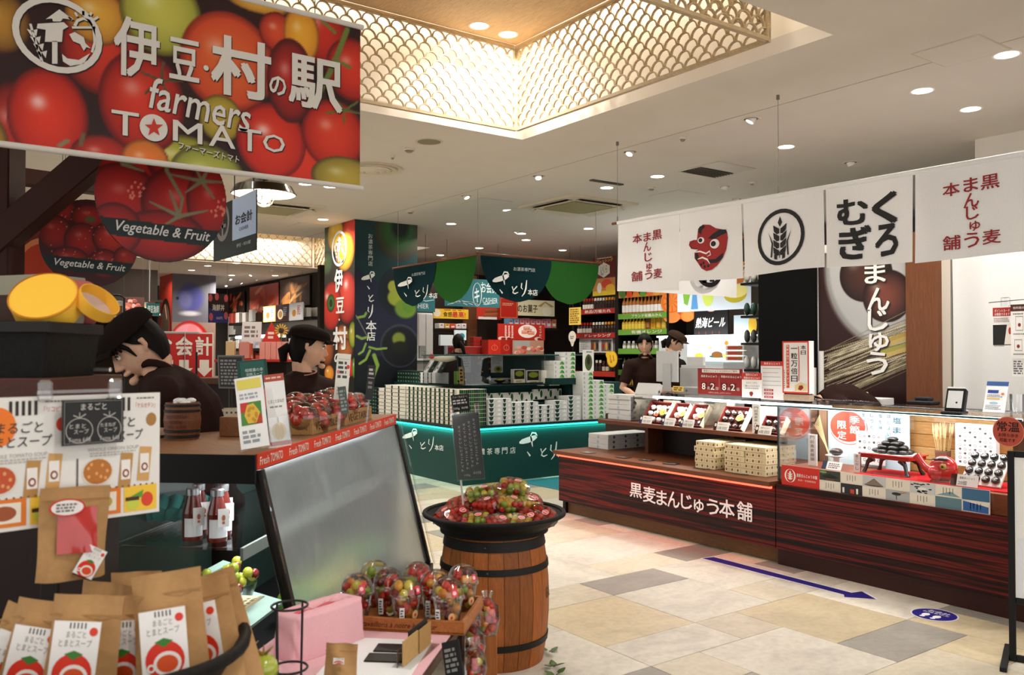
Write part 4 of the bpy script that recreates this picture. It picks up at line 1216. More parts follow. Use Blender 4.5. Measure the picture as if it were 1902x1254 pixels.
for k,(x,y0,y1)in enumerate(((1147,280,412),(1446,197,358))):
 p=at(x,y1,X=5.0)
 t=thing('hanging_wire','thin steel wire holding the %s of the white curtain pole'%('left end' if k==0 else 'middle'),'wire',p)
 MB().tube([(5.0,p.y,2.63),(5.0,p.y,CZ)],.0022,'9a958c',5).build('cable','metal',t,W=True)
 MB().tube([(5.0,p.y,2.6),(5.0,p.y,2.66)],.006,'8a857c',6).build('hook','metal',t,W=True)
 MB().lathe([(.012,CZ-.03),(.012,CZ)],'8a857c',8,c=(5.0,p.y,0)).build('ceiling_anchor','metal',t,W=True)
# ---------------------------------------------------------------- green tea stall in the middle
GD,GB='0f3d38','0a2b29'
t=thing('tea_stall_counter','dark green corner counter with teal light strip and white brush lettering','counter',(6.2,9.0,0))
MB().box(5.2,8.15,0,8.1,8.19,.6,GD).build('front_panel','satin',t,W=True)
MB().box(5.2,8.19,0,5.24,10.55,.6,GD).build('side_panel','satin',t,W=True)
MB().box(5.23,8.2,.1,8.1,10.55,.58,GB).build('carcass','matte',t,W=True)
MB().box(5.17,8.12,.635,8.1,8.62,.66,GB).box(5.17,8.62,.635,5.62,10.55,.66,GB).build('ledge','satin',t,W=True)
MB().box(5.172,8.122,.612,8.1,8.134,.634,'ffffff').build('led_strip','led_teal',t,W=True)
MB().box(5.172,8.134,.612,5.184,10.55,.634,'ffffff').build('led_strip','led_teal',t,W=True)
area('led_lamp',(6.6,8.135,.61),2.8,.02,5,(.5,0,0),(.1,1,.88));area('led_lamp',(5.186,9.3,.61),.02,2.3,4,(0,-.5,0),(.1,1,.88))
MB().box(5.62,8.62,.66,8.1,9.5,1.1,GD,.004).box(5.62,9.5,.66,6.0,10.55,1.1,GD,.004).build('upper_block','satin',t,W=True)
MB().box(5.5,8.4,1.1,6.75,9.3,1.115,GB,.002).build('display_ledge','satin',t,W=True)
def brush(b,x,y,s,c,z=.002):
 q=lambda p,w:b.st([(x+a*s,y+e*s)for a,e in p],[k*s for k in w],c,z)
 q([(-52,-4),(-36,-10),(-8,-18),(20,-28),(38,-38)],[9,25,30,28,16])
 q([(38,-38),(32,-54),(14,-56),(6,-40),(12,-8),(16,16)],[11,9,8,8,10,4])
 q([(-12,42),(4,64)],[4,10])
def brush2(b,x,y,s,c,z=.002):
 q=lambda p,w:b.st([(x+a*s,y+e*s)for a,e in p],[k*s for k in w],c,z)
 q([(-16,-16),(-10,4)],[8,4]);q([(12,-18),(-8,4),(-12,18),(0,24),(18,16)],[6,7,8,8,4])
def brush3(b,x,y,s,c,z=.002):
 q=lambda p,w:b.st([(x+a*s,y+e*s)for a,e in p],[k*s for k in w],c,z)
 q([(-14,-30),(-17,-4),(-8,6)],[7,8,3]);q([(14,-46),(9,2),(0,28),(-14,46)],[6,11,8,4])
def logo(b,x,y,s,c,z=.002):
 brush(b,x,y,s,c,z);brush2(b,x+74*s,y+42*s,s,c,z);brush3(b,x+126*s,y+36*s,s,c,z)
 b.tx('本',x+160*s,y+58*s,26*s,34*s,c,z,.02);b.tx('店',x+188*s,y+60*s,26*s,34*s,c,z,.02)
WH='eceee9'
b=PL(X=5.2,off=.003);logo(b,764,814,.3,WH);b.build('lettering','print',t,W=True)
b=PL(Y=8.15,off=.003);logo(b,983,824,.36,WH)
for c,x in zip('お濃茶専門店',(880,895,909,923,937,952)):b.tx(c,x,839-(x-900)*.05,10,12,WH,.002)
b.build('lettering','print',t,W=True)
def proto(w,d,h,face,draw,side=None,col='d8d3c4'):
 """box with its front on the y- face, origin at the front left bottom corner"""
 b=MB().box(0,0,0,w,d,h,col,.0012)
 b.M=fr((0,-.0006,0),(1,0,0));draw(b,w,h)
 if side:b.M=fr((-.0006,d,0),(0,-1,0));side(b,d,h)
 return b
protos={}
def place(kind,mb,mat,loc,rz,lab,grp,name='tea_box'):
 if kind not in protos:
  o=mb().build(name,mat);protos[kind]=o
 else:
  o=protos[kind].copy();CO.link(o)
 o.location=loc;o.rotation_euler=(0,0,rz)
 return tag(o,lab,'box',grp)
DG,LG='123f2c','3f8f35'
def chk(b,w,h):
 n=max(3,int(w/.025));
 for i in range(n):
  for j in range(2):b.rect(w*i/n+.002,h*j/2+.003,w*(i+1)/n-.002,h*(j+1)/2-.003,['0e2a22','2f7a4a','7d8f86'][(i*2+j*3+i*j)%3],.0002)
def kA():return proto(.186,.3,.045,'A',lambda b,w,h:b.rect(.0,.002,.035,h-.002,'1d211d').rect(0,0,w,.005,'6f6b60',.0003),chk)  # dark strip along the foot paints the shaded gap between stacked boxes
def kB():return proto(.1,.34,.045,'B',lambda b,w,h:b.rect(.058,.001,w,h-.001,'17331c').rect(.03,.002,.0315,h-.002,'8d8a78').rect(0,0,w,.006,'4a4a40',.0003),chk)  # last strip is painted gap shade, as on the cream boxes
def side_green(b,d,h):
 for i in range(12):b.rect(d*i/12,0.002,d*(i+1)/12-.002,h-.002,['123a1c','1c5a26','174a2a','0d3030'][(i*7+int(d*90))%4],.0002)
AX=5.225
for c in range(4):
 for r in range(9):
  if r==8 and c==0:continue
  place('A',kA,'paper',(AX+R.uniform(0,.006),10.27-c*.19,.661+r*.0465),-PI/2,'cream tea box with dark band, %s, %s column from the pillar'%(lvl(r,9),NTH[c]),'banded cream boxes by the pillar')
for c in range(11):
 for r in range(9):
  place('B',kB,'paper',(AX+R.uniform(0,.005),9.485-c*.1035,.661+r*.0465),-PI/2,'green and cream striped tea box, %s, %s column towards the corner'%(lvl(r,9),NTH[c]),'striped tea boxes up to the stall corner')
for r in range(9):
 def kC():
  b=MB().box(0,0,0,.34,.1,.045,'d8d3c4',.0012);b.M=fr((0,-.0006,0),(1,0,0));side_green(b,.34,.045);b.M=fr((-.0006,.1,0),(0,-1,0));b.rect(.058,.001,.1,.044,'17331c');return b
 place('C',kC,'paper',(5.225,8.2,.661+r*.0465),0,'dark green patterned tea box, %s of the corner column'%lvl(r,9),'green patterned boxes at the corner')
 def kD():
  b=MB().box(0,0,0,.1,.3,.045,'1a2420',.0012);b.M=fr((-.0006,.3,0),(0,-1,0));chk(b,.3,.045);return b
 if r<8:place('D',kD,'paper',(5.225,10.3,.661+r*.0465),0,'black and green chequered box, %s of the column against the pillar'%lvl(r,8),'chequered boxes against the pillar')
def egg(b,w,h):
 b.poly([(.004,h-.002),(.004+w*.36,h-.002),(.004+w*.3,h*.3),(w*.2,.002),(w*.1,h*.3)],'173a2e').poly([(w*.62,.01),(w*.78,h-.008),(w*.92,.01)],'ededea',.0003).poly([(w*.4,.004),(w*.52,h-.004),(w*.62,h-.004),(w*.5,.004)],'c9ccc8',.0002)
xs=[5.575,5.775,5.907,6.039,6.171,6.303,6.425,6.55,6.765]
ws=[.195,.128,.128,.128,.128,.118,.118,.205,.205]
ns=[6,6,5,5,5,4,4,5,6]
for c in range(9):
 for r in range(ns[c]):
  k='E%.3f'%ws[c]
  place(k,lambda:proto(ws[c],.2,.049,'E',egg,None,'d3d4d2'),'paper',(xs[c],8.165+R.uniform(0,.006),.661+r*.0502),0,'white box with green leaf print, %s, %s column from the corner'%(lvl(r,ns[c]),NTH[c]),'white and green gift boxes on the front ledge','gift_box')
def bigegg(b,w,h):
 b.disc(w*.84,h*.55,w*.13,h*.36,'1d5a2c',.0003,18).disc(w*.3,0.004,w*.14,h*.3,'174226',.0003,14,0,PI).poly([(w*.45,h),(w*.75,h),(w*.6,h*.7)],'2c5a34',.0003).poly([(0,h*.4),(w*.3,h),(w*.1,h)],'f4efd8',.0002)
for c in range(9):
 place('F',lambda:proto(.15,.03,.13,'F',bigegg,None,'e7e5de'),'paper',(5.58+c*.152,8.52,.88+(0 if c<6 else .03)+.0),0,'upright white box with a green oval behind the stacks, %s from the corner'%NTH[c],'upright boxes behind the front stacks','gift_box')
tag(MB().box(5.62,8.46,.661,7.0,8.6,.879,'0c2e2b',.004).build('riser_block','satin',loc=(6.3,8.53,.661)),'dark green riser behind the white boxes, carrying the upright boxes','riser')
def dome(b,w,h):
 b.disc(w*.76,.006,w*.2,h*.72,LG,.0003,14,0,PI).disc(w*.7,.006,w*.1,h*.5,'63b04a',.0004,10,0,PI).fake(w*.1,h*.25,w*.22,h*.8,3,'6a7266',.0003).rect(w*.48,h*.12,w*.5,h*.3,'4a5a4a',.0003)
def kG():return proto(.172,.2,.0535,'G',dome,None,'e4e5df')
for nm,x,z0,n,y in(('first',7.0,.661,11,8.165),('second',7.176,.661,9,8.165),('third',7.352,.661,8,8.165),('inner',6.82,1.181,6,8.3),('innermost',6.645,1.181,4,8.3)):
 for r in range(n):
  place('G',kG,'paper',(x+R.uniform(-.002,.002),y,z0+r*.0545),0,'white green-dome box, %s, %s column beside the grey boxes'%(lvl(r,n),nm),'green dome boxes at the right of the tea stall')
tag(MB().box(6.62,8.29,1.101,6.995,8.6,1.18,'0e3531',.004).build('riser_block','satin',loc=(6.8,8.4,1.101)),'dark green riser under the inner columns of dome boxes','riser')
tag(MB().box(6.98,8.4,.661,7.6,8.6,1.1,'0e3531',.004).build('riser_block','satin',loc=(7.3,8.5,.661)),'dark green block behind the tall columns of dome boxes','riser')
board('tea_sign','white sign with a large dark green oval on top of the dome boxes','sign',1083,650,1103,690,Y=8.3,t=.01,col='eeeee8',draw=lambda b:[b.disc(.5,.42,.34,.38,'4c5a2a',.0005,20),b.disc(.5,.5,.15,.2,'2a2418',.0008,16),b.fake(.3,.86,.8,.95,1,'6a6a60',.0006)])
for c in range(3):
 for r in range(3):place('H',lambda:proto(.2,.2,.05,'H',chk,chk,'20352b'),'paper',(5.64,10.5-c*.21,1.101+r*.0515),-PI/2,'chequered green box, %s of the %s upper column by the pillar'%(lvl(r,3),NTH[c]),'chequered boxes on the upper block')
for r in range(3):
 for c in range(2):place('A2',lambda:proto(.2,.2,.045,'A',lambda b,w,h:b.rect(.0,.002,.03,h-.002,'1d211d').rect(.09,.002,.115,h-.002,'1d211d'),None,'e2e3df'),'paper',(5.64,9.88-c*.205,1.101+r*.0465),-PI/2,'white tea box with black bands, %s of the %s upper stack'%(lvl(r,3),NTH[c]),'white banded boxes on the upper block')
for k in range(4):
 b=MB(fr((5.7,9.84-k*.12,1.245),(0,-1,0),v=(.7,0,1)))
 b.box(-.05,0,-.02,.05,.19,.0,'e6e6e0' if k%2==0 else '16231d',.004).rect(-.03,.02,-.012,.16,'2a302c',.0006).rect(.01,.05,.035,.08,'7a9a50' if k%2 else '30352f',.0006)
 tag(b.build('tea_pouch','paper',loc=(5.7,9.84-k*.12,1.245)),'%s pouch leaning on the upper white boxes, %s from the pillar'%('white' if k%2==0 else 'black',NTH[k]),'pouch','tea pouches leaning above the white boxes')
tag(MB().ball((0,0,0),.035,'d8291c',12,8).build('red_ball','gloss',loc=(0,0,0)),'small red ball ornament among the white pouches','ornament').location=(5.72,9.7,1.45)
tag(MB().tube([(0,0,0),(0,-.3,.0),(0,-.55,.02)],[.03,.045,.03],'e4dfc8',10).build('rolled_cloth','cloth',loc=(0,0,0)),'cream rolled cloth lying behind the white pouches','cloth').location=(5.8,9.75,1.42)
t=thing('sample_case','clear glass sample case with tea sweets on the green counter','display case',(6.0,8.8,1.115))
MB().box(5.3,8.42,1.116,6.6,8.425,1.46,'ffffff').build('front_glass','glass',t,W=True)
MB().box(5.3,8.425,1.116,5.305,9.2,1.46,'ffffff').build('side_glass','glass',t,W=True)
MB().box(5.29,8.41,1.46,7.4,9.22,1.475,'1f4d4a',.002).build('top_board','satin',t,W=True)
MB().box(5.8,9.18,1.116,7.4,9.2,1.46,'12403c').build('back_board','satin',t,W=True)
MB().box(5.32,8.43,1.116,6.58,9.1,1.13,'0e1412').build('case_floor','gloss',t,W=True)
def d(b):
 for k in range(14):b.disc(R.uniform(.05,.95),R.uniform(.05,.95),.09,.06,R.choice(['d9a43c','c9822c','e0c060']),.0005,10)
 b.disc(.5,.5,.26,.32,'16331c',.0008,20)
board('tea_photo','dark photograph card of a green oval among yellow leaves in the sample case','picture',887,661,912,692,Y=9.1,t=.004,col='2c2018',draw=d)
board('tea_photo','pale photograph card with a halved green fruit in the sample case','picture',912,661,934,692,Y=9.09,t=.004,col='dfe0dc',draw=lambda b:[b.disc(.6,.2,.35,.2,'a8b03c',.0005),b.disc(.6,.22,.16,.1,'4a3a20',.0008),b.fake(.1,.5,.9,.9,5,'b8bab6',.0005)])
board('tea_photo','grey card in the sample case behind the black kettle','picture',857,661,875,692,Y=9.0,t=.004,col='8d938f',draw=lambda b:b.fake(.2,.3,.8,.9,4,'6a706c',.0005))
for k,(x,y,c1)in enumerate(((5.6,8.75,'8fae3c'),(6.05,8.62,'b8b84a'),(6.3,8.72,'7f9a34'),(6.48,8.6,'8a9a3c'))):
 p=V((x,y,1.131))
 t=thing('sample_dish','small dark dish with a green sweet in the sample case, %s from the pillar side'%NTH[k],'dish',p,0,'sample dishes in the tea case')
 MB().lathe([(.0001,0),(.03,0),(.07,.02),(.075,.03),(.07,.026),(.0001,.012)],'17201c',18).build('dish','gloss',t)
 MB().ball((0,0,.035),.045,c1,12,8,sz=.5).build('sweet','bun',t)
p=V((5.72,8.6,1.131))
t=thing('kettle','small black iron kettle in the sample case','kettle',p)
MB().lathe([(.0001,0),(.06,0),(.085,.04),(.07,.08),(.03,.09),(.0001,.092)],'101413',18).build('body','satin',t)
MB().tube([(-.07,0,.06),(-.06,0,.13),(0,0,.16),(.06,0,.13),(.07,0,.06)],.005,'101413',6).build('handle','satin',t)
p=V((5.5,8.62,1.131))
tag(MB(fr((0,0,0),(.98,-.1,0),v=(.15,.1,1))).box(-.03,0,-.006,.03,.2,0,'c9a66a',.001).fake(-.02,.02,.02,.18,4,'3a2a18',.0006).build('wood_tag','wood',loc=(0,0,0)),'leaning wooden name tag with black brush writing in the sample case','tag').location=p
tag(MB().lathe([(.0001,0),(.05,0),(.05,.14),(.0001,.14)],'8dbb4e',16).build('green_tin','satin',loc=(0,0,0)),'bright green tea tin in the sample case','tin').location=(5.62,8.9,1.131)
for k,(x0,x1,y0,y1)in enumerate(((954,975,676,700),(978,1003,678,702))):
 board('dessert_pack','black window box with green sweets on the display ledge, %s of two'%NTH[k],'box',x0,y0+10,x1,y1+12,Y=8.5,t=.06,col='e8e4dc',group='window boxes on the display ledge',draw=lambda b:[b.rect(.05,.3,.95,.95,'18201a',.0005),b.disc(.5,.68,.36,.2,'8a9a2c',.0008),b.rect(.1,.02,.9,.28,'f0e6c4',.0008),b.fake(.2,.08,.8,.22,2,'6a5a3a',.001)])
board('gift_box','large white box with green oval at the end of the display ledge','box',1005,688,1039,716,Y=8.45,t=.08,col='ece8da',draw=lambda b:bigegg(b,1,1),mat='paper')
for k in range(3):place('E.205',lambda:proto(.205,.2,.049,'E',egg,None,'d3d4d2'),'paper',(6.08+k*.215,8.7,1.3 if False else 1.131),0,'white gift box with leaf print inside the sample case, %s from the kettle'%NTH[k],'white boxes in the tea case','gift_box')
def halfcloth(t,X,Y,a0,a1,col,hgt=.5,z0=2.575):
 def f(u,v):
  w=math.sqrt(max(0,1-v*v*.995));k=.5+(u-.5)*w
  a=a0+(a1-a0)*k
  q=.012*math.sin(k*9+v*2)*v
  return(X-q,a,z0-hgt*v)if X is not None else(a,Y-q,z0-hgt*v)
 return MB().grid(f,22,12,col).build('half_cloth','cloth',t,W=True)
t=thing('bunting','corner bunting of dark and bright green half-round cloths over the tea stall','bunting',(5.22,7.86,2.58))
MB().tube([(5.22,9.84,2.585),(5.22,7.84,2.585)],.013,'7a4a30',8).build('pole','woody',t,W=True)
MB().tube([(5.2,7.86,2.595),(7.05,7.86,2.595)],.013,'7a4a30',8).build('pole','wood',t,W=True)
halfcloth(t,5.215,None,9.81,8.75,'0c282c');halfcloth(t,5.225,None,8.88,7.89,'23551f')
halfcloth(t,None,7.85,5.25,6.25,'0c282c');halfcloth(t,None,7.865,6.08,7.0,'23551f')
b=PL(X=5.215,off=.02);logo(b,757,532,.29,WH);b.tx('お濃茶専門店',780,509,25,6,'aeb8b4');b.build('lettering','print',t,W=True)
b=PL(Y=7.85,off=.02);logo(b,930,524,.33,WH);b.tx('お濃茶専門店',972,501,40,7,'aeb8b4');b.build('lettering','print',t,W=True)
for k,(x,y)in enumerate(((5.22,9.7),(5.22,7.86),(6.95,7.86))):
 tag(MB().tube([(0,0,0),(0,0,CZ-2.59)],.002,'9a958c',5).build('hanging_wire','metal',loc=(0,0,0)),'thin wire holding the green bunting pole at its %s'%['pillar end','corner','right end'][k],'wire').location=(x,y,2.59)
pil=thing('printed_pillar','square pillar wrapped in tomato print and dark green tea print','pillar',(5.52,11.08,0))
MB().box(5.046,10.585,0,5.995,11.575,CZ,'11302e').build('core','matte',pil,W=True)
pl=PL(X=5.041)
u0,u1,v0,v1=-11.575,-10.58,.9,CZ
pic=Pic(u1-u0,v1-v0,110,260,'1c1a10')
cr=(590,400,3.92)
pl.cr=cr
def pf(x,y,rx,ry,c1,c2,**k):
 a=pl.q(x,y);w,h=pl.wh(x,y,2*rx,2*ry);pic.fruit(a[0]-u0,a[1]-v0,w/2,h/2,c1,c2,**k)
for a in((60,200,60,150,'35512a','1a2a14'),(70,350,40,90,'4a6a34','1c2e16'),(240,150,70,150,'d8301a','a01a0e'),(130,140,60,130,'d8b43a','b07a20'),(200,260,70,150,'e0b83c','c07a1e'),(250,560,90,0,'e','')):
 if a[5]:pf(*a,k=.3)
pf(215,600,75,195,'e04a3a','8a1410',hl=(-.1,.5));pf(100,660,75,180,'e0341c','a81c0c',hl=(-.4,.4));pf(98,640,30,66,'4f8a30','1e3a12',k=0);pf(98,640,12,30,'1c2a10','1c2a10',k=0)
pf(180,880,55,90,'c87a3a','6a3014');pf(200,980,60,90,'b8682c','6a3014');pf(70,980,50,120,'b05a24','5a2a10');pf(255,870,30,100,'b8b03a','5a7a20');pf(235,1110,40,70,'e0301c','9a1a0e');pf(268,1110,18,80,'6aa03a','3a6a20');pf(85,1150,36,60,'e8a030','c0601c')
pic.build('tomato_print',fr((5.038,-u0,v0),(0,-1,0)),pil,W=True)
def emblem(b,x,y,rx,ry,c,z=.002):
 """round emblem: ring, straw figure, ear of wheat, sun, fish and wave"""
 q=lambda px,py:(x+px*rx,y+py*ry)
 P_=lambda pts:b.pg([q(*p)for p in pts],c,z)
 b.rg(x,y,rx,ry,rx*.15,c,z)
 P_([(-.28,-.42),(.02,-.68),(.34,-.4),(.1,-.44),(.05,-.36),(-.12,-.36),(-.14,-.44)])
 P_([(-.46,-.3),(.12,-.34),(.22,-.22),(.1,-.14),(.08,.18),(-.3,.18),(-.28,-.14),(-.48,-.18)])
 P_([(-.14,.16),(-.02,.16),(-.02,.76),(-.14,.76)])
 for k in range(4):
  for e in(-1,1):P_([(-.58+k*.07,-.12+k*.19),(-.58+k*.07+e*.12,-.16+k*.19),(-.54+k*.07+e*.05,.04+k*.19)][::e])
 b.st([q(-.62,-.3),(x-.5*rx,y+.2*ry),(x-.36*rx,y+.7*ry)],rx*.05,c,z)
 b.st([q(.3,-.2),q(.82,-.2)],rx*.05,c,z);b.st([q(.78,-.2),q(.8,.2),q(.74,.46)],rx*.05,c,z)
 b.st([q(.36,-.24),q(.42,-.38),q(.55,-.44),q(.68,-.38),q(.74,-.24)],rx*.06,c,z)
 for a in(-.9,-.45,0,.45,.9):b.st([q(.55+.3*math.sin(a),-.22-.3*math.cos(a)),q(.55+.42*math.sin(a),-.22-.42*math.cos(a))],rx*.05,c,z)
 P_([(.24,-.02),(.36,-.08),(.56,.06),(.6,.22),(.72,.36),(.62,.32),(.56,.42),(.48,.24),(.32,.16)])
 P_([(.08,.5),(.2,.62),(.45,.66),(.7,.48),(.56,.76),(.26,.82),(.1,.7)])
b=PL(X=5.038,crop=cr,off=.004)
emblem(b,160,242,55,130,'efece6')
for c,x,y,w,h in(('伊',155,475,58,160),('豆',166,655,56,110),('村',165,895,100,160),('の',150,1040,50,70),('駅',195,1130,80,100)):b.tx(c,x,y,w,h,'f2f0ea',.002,.045)
b.el(160,760,5,8,'f2f0ea');b.build('lettering','print',pil,W=True)
pl=PL(Y=10.58,crop=cr)
u0,u1=5.041,6.0
pic=Pic(u1-u0,v1-v0,110,260,'0f3335')
def pe(x,y,rx,ry,c,**k):a=pl.q(x,y);w,h=pl.wh(x,y,2*rx,2*ry);pic.ell(a[0]-u0,a[1]-v0,w/2,h/2,c,**k)
pic.put(np.clip((pic.Y<1.2+.55*(1-pic.X))*1.0,0,1),'20233a');pic.put(np.clip((pic.Y<.55)*1.0,0,1),'10161c')
pe(590,130,190,215,'3a2414',soft=.2);pe(590,120,180,200,'2f5a2c',soft=.5);pe(600,80,80,110,'15201a',soft=.4)
pe(600,560,165,190,'16202c',soft=.04);pe(600,555,145,168,'0f1820',soft=.3)
for x,y,rx,ry,c in((550,520,45,52,'a3a83c'),(570,600,70,70,'9aa438'),(640,680,90,80,'6f8f34'),(660,660,50,60,'5f8a2c')):pe(x,y,rx,ry,c,soft=.25)
pe(600,950,145,160,'3a3f4c',soft=.03);pe(600,955,138,152,'14171c',soft=.1);pe(590,900,56,56,'7f8c34',soft=.3);pe(600,960,70,50,'1c2014',soft=.3)
def lf(pts,w):pic.line([(pl.q(*p)[0]-u0,pl.q(*p)[1]-v0)for p in pts],w,'87ab4a')
for pts,w in(([(290,745),(340,735),(352,712)],.035),([(285,880),(320,898),(370,885)],.035),([(350,935),(330,990),(300,1010)],.03),([(375,960),(430,975),(500,968)],.03),([(380,985),(350,1050),(305,1080)],.035),([(410,1020),(435,1090),(400,1180)],.06)):lf(pts,w)
pic.line([(pl.q(280,730)[0]-u0,pl.q(280,730)[1]-v0),(pl.q(360,880)[0]-u0,pl.q(360,880)[1]-v0)],.012,'8a8a6a')
pic.build('tea_print',fr((u0,10.577,v0),(1,0,0)),pil,W=True)
b=PL(Y=10.577,crop=cr,off=.004)
for i,c in enumerate('お濃茶専門店'):b.tx(c,383,152+i*40,32,34,'d5dcd4')
brush(b,372,470,1.05,WH);brush2(b,388,600,1.15,WH);brush3(b,384,700,1.1,WH)
b.tx('本',388,805,74,74,WH,.002,.03).tx('店',388,880,60,66,WH,.002,.03)
b.build('lettering','print',pil,W=True)
# ---------------------------------------------------------------- shops further back
SX=9.6
def bottle_proto(kind):
 """a small bottle in one mesh group: glass body, cap, label as children"""
 o=D.objects.new('sauce_bottle',None);CO.link(o)
 body,cap,lab,h,tall=kind
 r=.034 if not tall else .036
 if tall:pr=[(.0001,0),(r,0),(r,h*.62),(r*.4,h*.8),(r*.36,h)]
 else:pr=[(.0001,0),(r,0),(r,h*.7),(r*.6,h*.8),(r*.55,h*.86)]
 g_=MB().lathe(pr,body,10).build('bottle_glass','gloss',o)
 MB().lathe([(r*.62,h*(.8 if not tall else .93)),(r*.66,h*1.0),(r*.3,h*1.04),(.0001,h*1.04)]if not tall else[(r*.45,h*.93),(r*.45,h*1.03),(.0001,h*1.03)],cap,10).build('cap','satin',o)
 MB().lathe([(r+.001,h*.12),(r+.001,h*.5)],lab,10).build('label_band','paper',g_)
 return o
KB={k:None for k in 'rwokpyjg'}
KD={'r':('2a0f0c','b3271c','e9e4da',.19,0),'w':('2c1a14','e9e2d0','3a2a22',.19,0),'o':('3a1d10','e39a34','2c2018',.19,0),'p':('b8743a','c9b08a','efeae2',.3,1),'q':('b06a2c','8a5a2c','f3efe8',.28,1),
'y':('d8a82c','1d1a16','e3c84a',.2,1),'j':('8d8a80','d8d4c8','e6e2d6',.13,0),'g':('4a5a3a','2a2a24','c9d8e0',.2,1),'d':('2a1612','5a2a1c','c9b8a0',.18,0),'m':('e0a03c','1d1a16','f0d060',.2,1)}
NMB={'r':'red-capped sauce bottle','w':'white-capped sauce bottle','o':'orange-capped sauce bottle','p':'tall amber bottle with white label','q':'amber bottle with small square label','y':'small yellow bottle','j':'squat pale jar','g':'slim green bottle','d':'dark bottle','m':'orange juice bottle'}
protoB={}
def bottle(k,loc,lab,grp):
 if k not in protoB:protoB[k]=o=bottle_proto(KD[k])
 else:o=dup(protoB[k])
 o.location=loc;tag(o,lab,'bottle',grp)
def rack(y0,y1,levels,label,top=2.5,nm='shelf_rack'):
 t=thing(nm,label,'shelf',(SX+.2,(y0+y1)/2,0))
 MB().box(SX+.36,y1,0,SX+.4,y0,top,'18120f').build('back_panel','matte',t,W=True)
 for y in(y0,y1):MB().box(SX-.01,y-.02,0,SX+.36,y+.02,top,'15100e').build('upright','satin',t,W=True)
 for z,c,txt in levels:
  MB().box(SX,y1+.02,z-.03,SX+.36,y0-.02,z,'2a1f19').build('shelf_board','satin',t,W=True)
  if c:
   MB().box(SX-.012,y1+.02,z-.075,SX,y0-.02,z+.012,c).build('price_strip','print',t,W=True)
   b=MB(fr((SX-.014,y0-.05,z-.03),(0,-1,0)))
   if txt:b.text(txt,(y0-y1)*.55,0,(y0-y1)*.6,.055,'f6efe0',0,.015);b.build('lettering','print',t,W=True)
 return t
def zat(x,y):return at(x,y,X=SX).z
ra=(11.45,10.36)
za=[zat(1110,575),zat(1110,620),zat(1110,655),zat(1110,691)]
rack(*ra,[(za[0],'a3241c','絶品!万能たれ'),(za[1],'a3241c','ドレッシング'),(za[2],None,''),(za[3],'b8382a','')],'dark shelf rack of sauce bottles with red price strips',2.42)
rb=(10.32,9.2)
zb_=[zat(1190,583),zat(1190,613),zat(1190,649),zat(1190,689),zat(1190,716)]
rack(*rb,[(zb_[0],'6aa03a','ブランド有機みかん'),(zb_[1],'6aa03a','有機オレンジ'),(zb_[2],'6aa03a',''),(zb_[3],'5a9a34',''),(zb_[4],None,'')],'dark shelf rack of amber bottles with green price strips',2.42)
def row(seq,y0,y1,z,tier,grp,back=False):
 n=len(seq)
 for i,k in enumerate(seq):
  bottle(k,(SX+(.2 if back else .06),y0+(y1-y0)*(i+.5)/n,z+.0005),'%s on the %s shelf%s, %s from its left end'%(NMB[k],tier,' behind' if back else '',NTH[i]),grp)
row('rrrrwwwwoooo',11.25,10.4,za[0],'upper red-strip','bottles on the upper red-strip shelf')
row('rrrrrwwwwoooo',11.4,10.4,za[1],'lower red-strip','bottles on the lower red-strip shelf')
row('dddd',10.8,10.4,za[1],'lower red-strip','dark bottles behind',True)
row('wwddoo',10.95,10.4,za[3],'lowest red-strip','bottles on the lowest red-strip shelf')
row('pppppqqqqqqq',10.27,9.3,zb_[0],'top green-strip','amber bottles on the top shelf')
row('yyyyyyy',10.27,9.75,zb_[1],'second green-strip','yellow bottles on the second shelf')
row('jjjjjjjjjj',10.27,9.25,zb_[2],'third green-strip','jars on the third shelf')
row('jjjjjjjj',10.2,9.25,zb_[2]+.14,'third green-strip','stacked jars on the third shelf')if False else None
row('gggggggyy',10.27,9.4,zb_[3],'fourth green-strip','slim bottles on the fourth shelf')
row('mmmmmmmm',10.27,9.4,zb_[4],'lowest','juice bottles on the lowest shelf')
for k in range(4):
 b=MB(fr((SX+.08,9.72-k*.115,zb_[1]),(0,-1,0)));b.box(-.05,0,-.03,.05,.2,0,['8a4a24','e0b030','e8a020','e8b832'][k],.006).rect(-.03,.04,.03,.12,['c98a4a','d88a20','f0c850','f2d468'][k],.0006)
 tag(b.build('snack_pouch','gloss',loc=(SX+.08,9.72-k*.115,zb_[1])),'%s pouch on the second green-strip shelf, %s of four'%(['brown','yellow','orange','golden'][k],NTH[k]),'pouch','pouches on the second green-strip shelf')
for k,(x0,x1)in enumerate(((1076,1096),(1096,1114),(1115,1138))):
 board('sauce_gift_set','white gift set box with %s on the third red-strip shelf, %s of three'%(['striped lid','two bottles','three bottles'][k],NTH[k]),'box',x0,629,x1,655,X=SX+.05,t=.06,col='e4e2dc',group='gift sets on the red-strip rack',mat='paper',
draw=lambda b:[b.rect(.08,.08,.92,.9,'6a6a64',.0004)]+[b.disc(.25+.25*i,.45,.09,.3,['a8301c','e0a040','2c1c14'][i],.0008,10)for i in range(3)]if k else[b.fake(.1,.1,.9,.9,6,'b4b6b8',.0005)])
